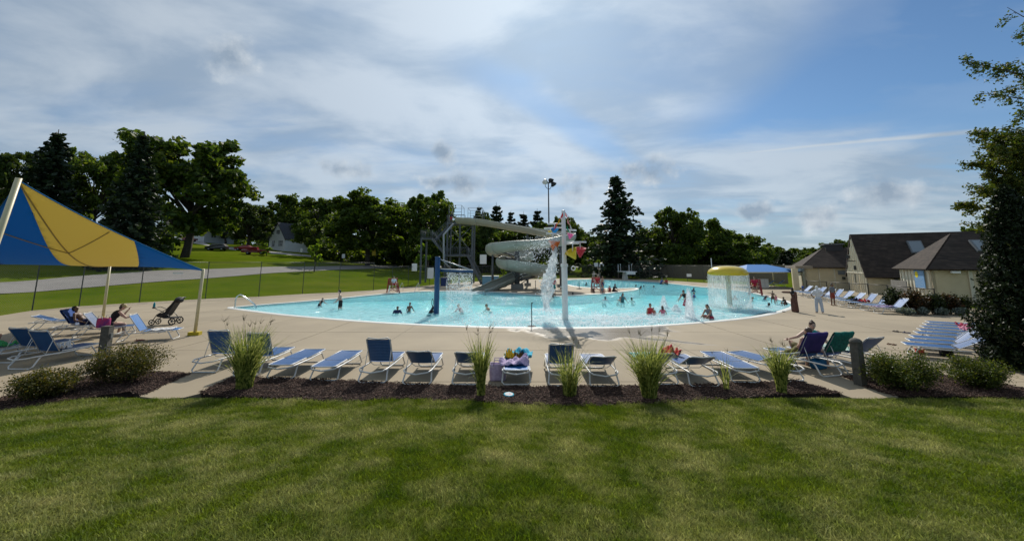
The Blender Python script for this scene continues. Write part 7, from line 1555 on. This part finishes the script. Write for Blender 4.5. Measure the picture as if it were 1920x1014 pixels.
# --- in the water: (x, waterline row, top of head row, pose, skin, hair, wear, facing, label)
IN = [(599, 573, 558, 'swim', 'fair', ('black', 'short'), (('suit', BLACK),), 1.2, 'child in a black swimsuit reaching an arm out at the left far edge', 1.25),
 (638, 578, 543, 'wade', 'fair', ('black', 'short'), (('trunks', BLACK),), -1.3, 'bare-chested man in black trunks wading thigh-deep', 1.74),
 (744, 586, 573, 'swim', 'brown', ('black', 'short'), (('shirt', NAVY),), .4, 'bather in a navy shirt with only head and shoulders above water', 1.5),
 (767, 583, 566, 'wade', 'brown', ('black', 'short'), (), .8, 'bare-shouldered child chest-deep behind the navy-shirted bather', 1.35),
 (803, 588, 574, 'swim', 'dark', ('black', 'long'), (('suit', BLACK),), 2.2, 'long-haired head in the water beside the blue post', 1.5),
 (867, 584, 569, 'swim', 'fair', ('light', 'short'), (('shirt', cl('palepink', (.5, .36, .36))),), -.8, 'bather in a pale pink shirt right of the blue post', 1.5),
 (921, 581, 569, 'swim', 'tan', ('brown', 'short'), (('trunks', NAVY),), -1.2, 'swimmer with one arm forward between the blue post and the bucket pole', 1.55),
 (1036, 557, 543, 'wade', 'brown', ('black', 'short'), (('trunks', BLACK),), .2, 'dark-trunked bather at the peninsula edge behind the falling water', 1.6),
 (1068, 554, 547.5, 'swim', 'dark', ('black', 'short'), (), 1.0, 'dark head in the water right behind the bucket pole', 1.6),
 (1132, 563, 555, 'swim', 'dark', ('black', 'short'), (('shirt', WHITE),), .2, 'bather in a white shirt in front of the peninsula chair', 1.6),
 (1158, 562, 555, 'swim', 'tan', ('brown', 'short'), (), .5, 'bather beside the dark-haired standing woman', 1.6),
 (1167, 566, 549, 'wade', 'tan', ('black', 'long'), (('suit', cl('darkteal', (.02, .12, .14))),), .3, 'woman with long black hair in a dark teal swimsuit, waist-deep', 1.65),
 (1186, 563, 556.5, 'swim', 'dark', ('black', 'short'), (), -.5, 'dark head in the water right of the long-haired woman', 1.6),
 (1218, 589, 568, 'wade', 'tan', ('black', 'short'), (('suit', RED),), .3, 'bather in a red top holding a child near the foaming jets', 1.6),
 (1226, 588, 576, 'wade', 'tan', ('black', 'short'), (('suit', RED),), -.6, 'toddler in red held by the bather in a red top', .95),
 (1243, 589, 573, 'wade', 'fair', ('brown', 'long'), (('suit', PINK),), 2.9, 'girl with long brown hair seen from behind at the foaming jets', 1.3),
 (1270, 558, 551, 'swim', 'brown', ('black', 'short'), (), .9, 'head in the water beyond the narrow foaming jet', 1.6),
 (1288, 576, 543, 'lean', 'tan', ('black', 'short'), (('top', BLACK), ('skirt', CRIM)), -1.0, 'woman in a crimson skirt leaning over beside the tallest jet', 1.66),
 (1296, 546, 539, 'swim', 'brown', ('black', 'short'), (('shirt', NAVY),), .5, 'bather with navy shoulders beyond the leaning woman', 1.6),
 (1300, 557, 547, 'wade', 'tan', ('brown', 'short'), (('suit', BLUE),), .7, 'bather in blue right of the leaning woman', 1.5),
 (1361, 564, 557.5, 'swim', 'fair', ('brown', 'short'), (('shirt', BLUE),), .4, 'bather just left of the mushroom column', 1.5),
 (1376, 560, 553, 'swim', 'dark', ('black', 'short'), (), -.2, 'head behind the mushroom column', 1.5),
 (1404, 563, 556, 'swim', 'fair', ('light', 'short'), (), .9, 'light-haired head at the right rim of the mushroom curtain', 1.4),
 (1429, 561, 554, 'swim', 'tan', ('black', 'long'), (('suit', NAVY),), 1.3, 'long-haired bather below the lifeguard chair by the mushroom', 1.5),
 (1433, 574, 566.5, 'swim', 'dark', ('black', 'short'), (('shirt', NAVY),), .6, 'head in the shallow water right of the mushroom shadow', 1.5),
 (1189, 537, 533, 'swim', 'dark', ('black', 'short'), (), .5, 'dark head at the peninsula tip, farther bather', 1.6),
 (1197, 541.5, 535.5, 'swim', 'brown', ('black', 'long'), (('suit', BLACK),), 1.0, 'bather hauling out at the peninsula tip', 1.6),
 (1209, 538, 534.5, 'swim', 'dark', ('black', 'short'), (), -.7, 'dark head in open water right of the peninsula tip', 1.6),
 (1223, 538.5, 534.5, 'swim', 'brown', ('black', 'short'), (('shirt', NAVY),), .3, 'navy-shouldered head farther right of the peninsula tip', 1.6),
 (1099, 534, 529, 'wade', 'dark', ('black', 'short'), (('suit', BLACK),), .3, 'dark bather in the deep tank beyond the peninsula chair', 1.6)]
for px, wy, ty, pose, skin, hair, wear, rz, lb, hh in IN:
    b = G(px, wy, WZ); top = D(px, ty, b.y); person(lb, Vector((b.x, b.y, top.z)), rz, pose, hh, skin, hair, wear, 'head', .022 if b.y < 30 else .028, group='bathers in the pool')
# --- at the edges
person('woman with a black ponytail in crimson bottoms sitting in the shallow edge water', G(1333, 599, -.09), -1.15, 'sit_ground', 1.68, 'tan', ('black', 'tail'), (('top', GREY), ('trunks', CRIM)), 'seat', .018)
b = G(1450, 570, -.1); person('dark-skinned child standing in the shallows with one arm stretched out', b, -.3, 'point', D(1450, 545, b.y).z + .1, 'brown', ('black', 'short'), (('trunks', MAR),), 'feet', .022)
b = G(1456, 572, -.1); person('small child in pink standing beside the child with the outstretched arm', b, .2, 'stand', D(1456, 552, b.y).z + .1, 'fair', ('light', 'short'), (('suit', PINK),), 'feet', .02)
person('child in black sitting on the white pool edge at the right tip', G(1474, 571.5), -1.5, 'sit_ground', 1.15, 'brown', ('black', 'short'), (('suit', BLACK),), 'seat', .02)
person('bather in grey sitting on the peninsula edge right of the lifeguard chair', G(1128, 549.5), .2, 'sit_ground', 1.6, 'tan', ('black', 'short'), (('suit', GREY),), 'seat', .028)
person('person standing at the peninsula chair steps in dark trunks', G(1130, 545), .6, 'stand', 1.6, 'tan', ('brown', 'short'), (('trunks', NAVY),), 'feet', .028)
person('child crouching left of the peninsula chair', G(1113, 548.5), -.6, 'sit_ground', 1.35, 'brown', ('black', 'short'), (('suit', MAR),), 'seat', .026)
person('person in dark clothes sitting on the peninsula tip', G(1150, 547), .8, 'sit_ground', 1.7, 'brown', ('black', 'short'), (('shirt', BLACK), ('trunks', BLACK)), 'seat', .028)
person('child sitting beside the darkly dressed person on the peninsula tip', G(1144, 547), -.5, 'sit_ground', 1.3, 'tan', ('black', 'short'), (('suit', RED),), 'seat', .026)
person('person in blue sitting on the far deck edge of the deep tank', G(1239, 532.5), .8, 'sit_ground', 1.7, 'tan', ('black', 'short'), (('shirt', BLUE), ('trunks', NAVY)), 'seat', .03)
person('person in dark trunks reclining on the far deck edge beside the one in blue', G(1251, 533), -.9, 'sit_ground', 1.7, 'brown', ('black', 'short'), (('shirt', RED), ('trunks', BLACK)), 'seat', .03)
person('person in a dark shirt standing on the slide tower top platform', Vector((D(846, 418, 60.5).x, 60.5, D(850, 418, 60).z + .0)), .3, 'stand', 1.7, 'brown', ('black', 'short'), (('shirt', BLACK), ('trunks', RED)), 'feet', .03)

# apply the body modifiers once so that every figure is one plain continuous mesh
dg = bpy.context.evaluated_depsgraph_get()
for o in APPLY:
    me = bpy.data.meshes.new_from_object(o.evaluated_get(dg)); old = o.data; o.modifiers.clear(); o.data = me; me.polygons.foreach_set('use_smooth', np.ones(len(me.polygons), bool)); bpy.data.meshes.remove(old)
S.cycles.max_bounces = 6; S.cycles.diffuse_bounces = 3; S.cycles.glossy_bounces = 3; S.cycles.transparent_max_bounces = 12; S.cycles.transmission_bounces = 3; S.cycles.volume_bounces = 0
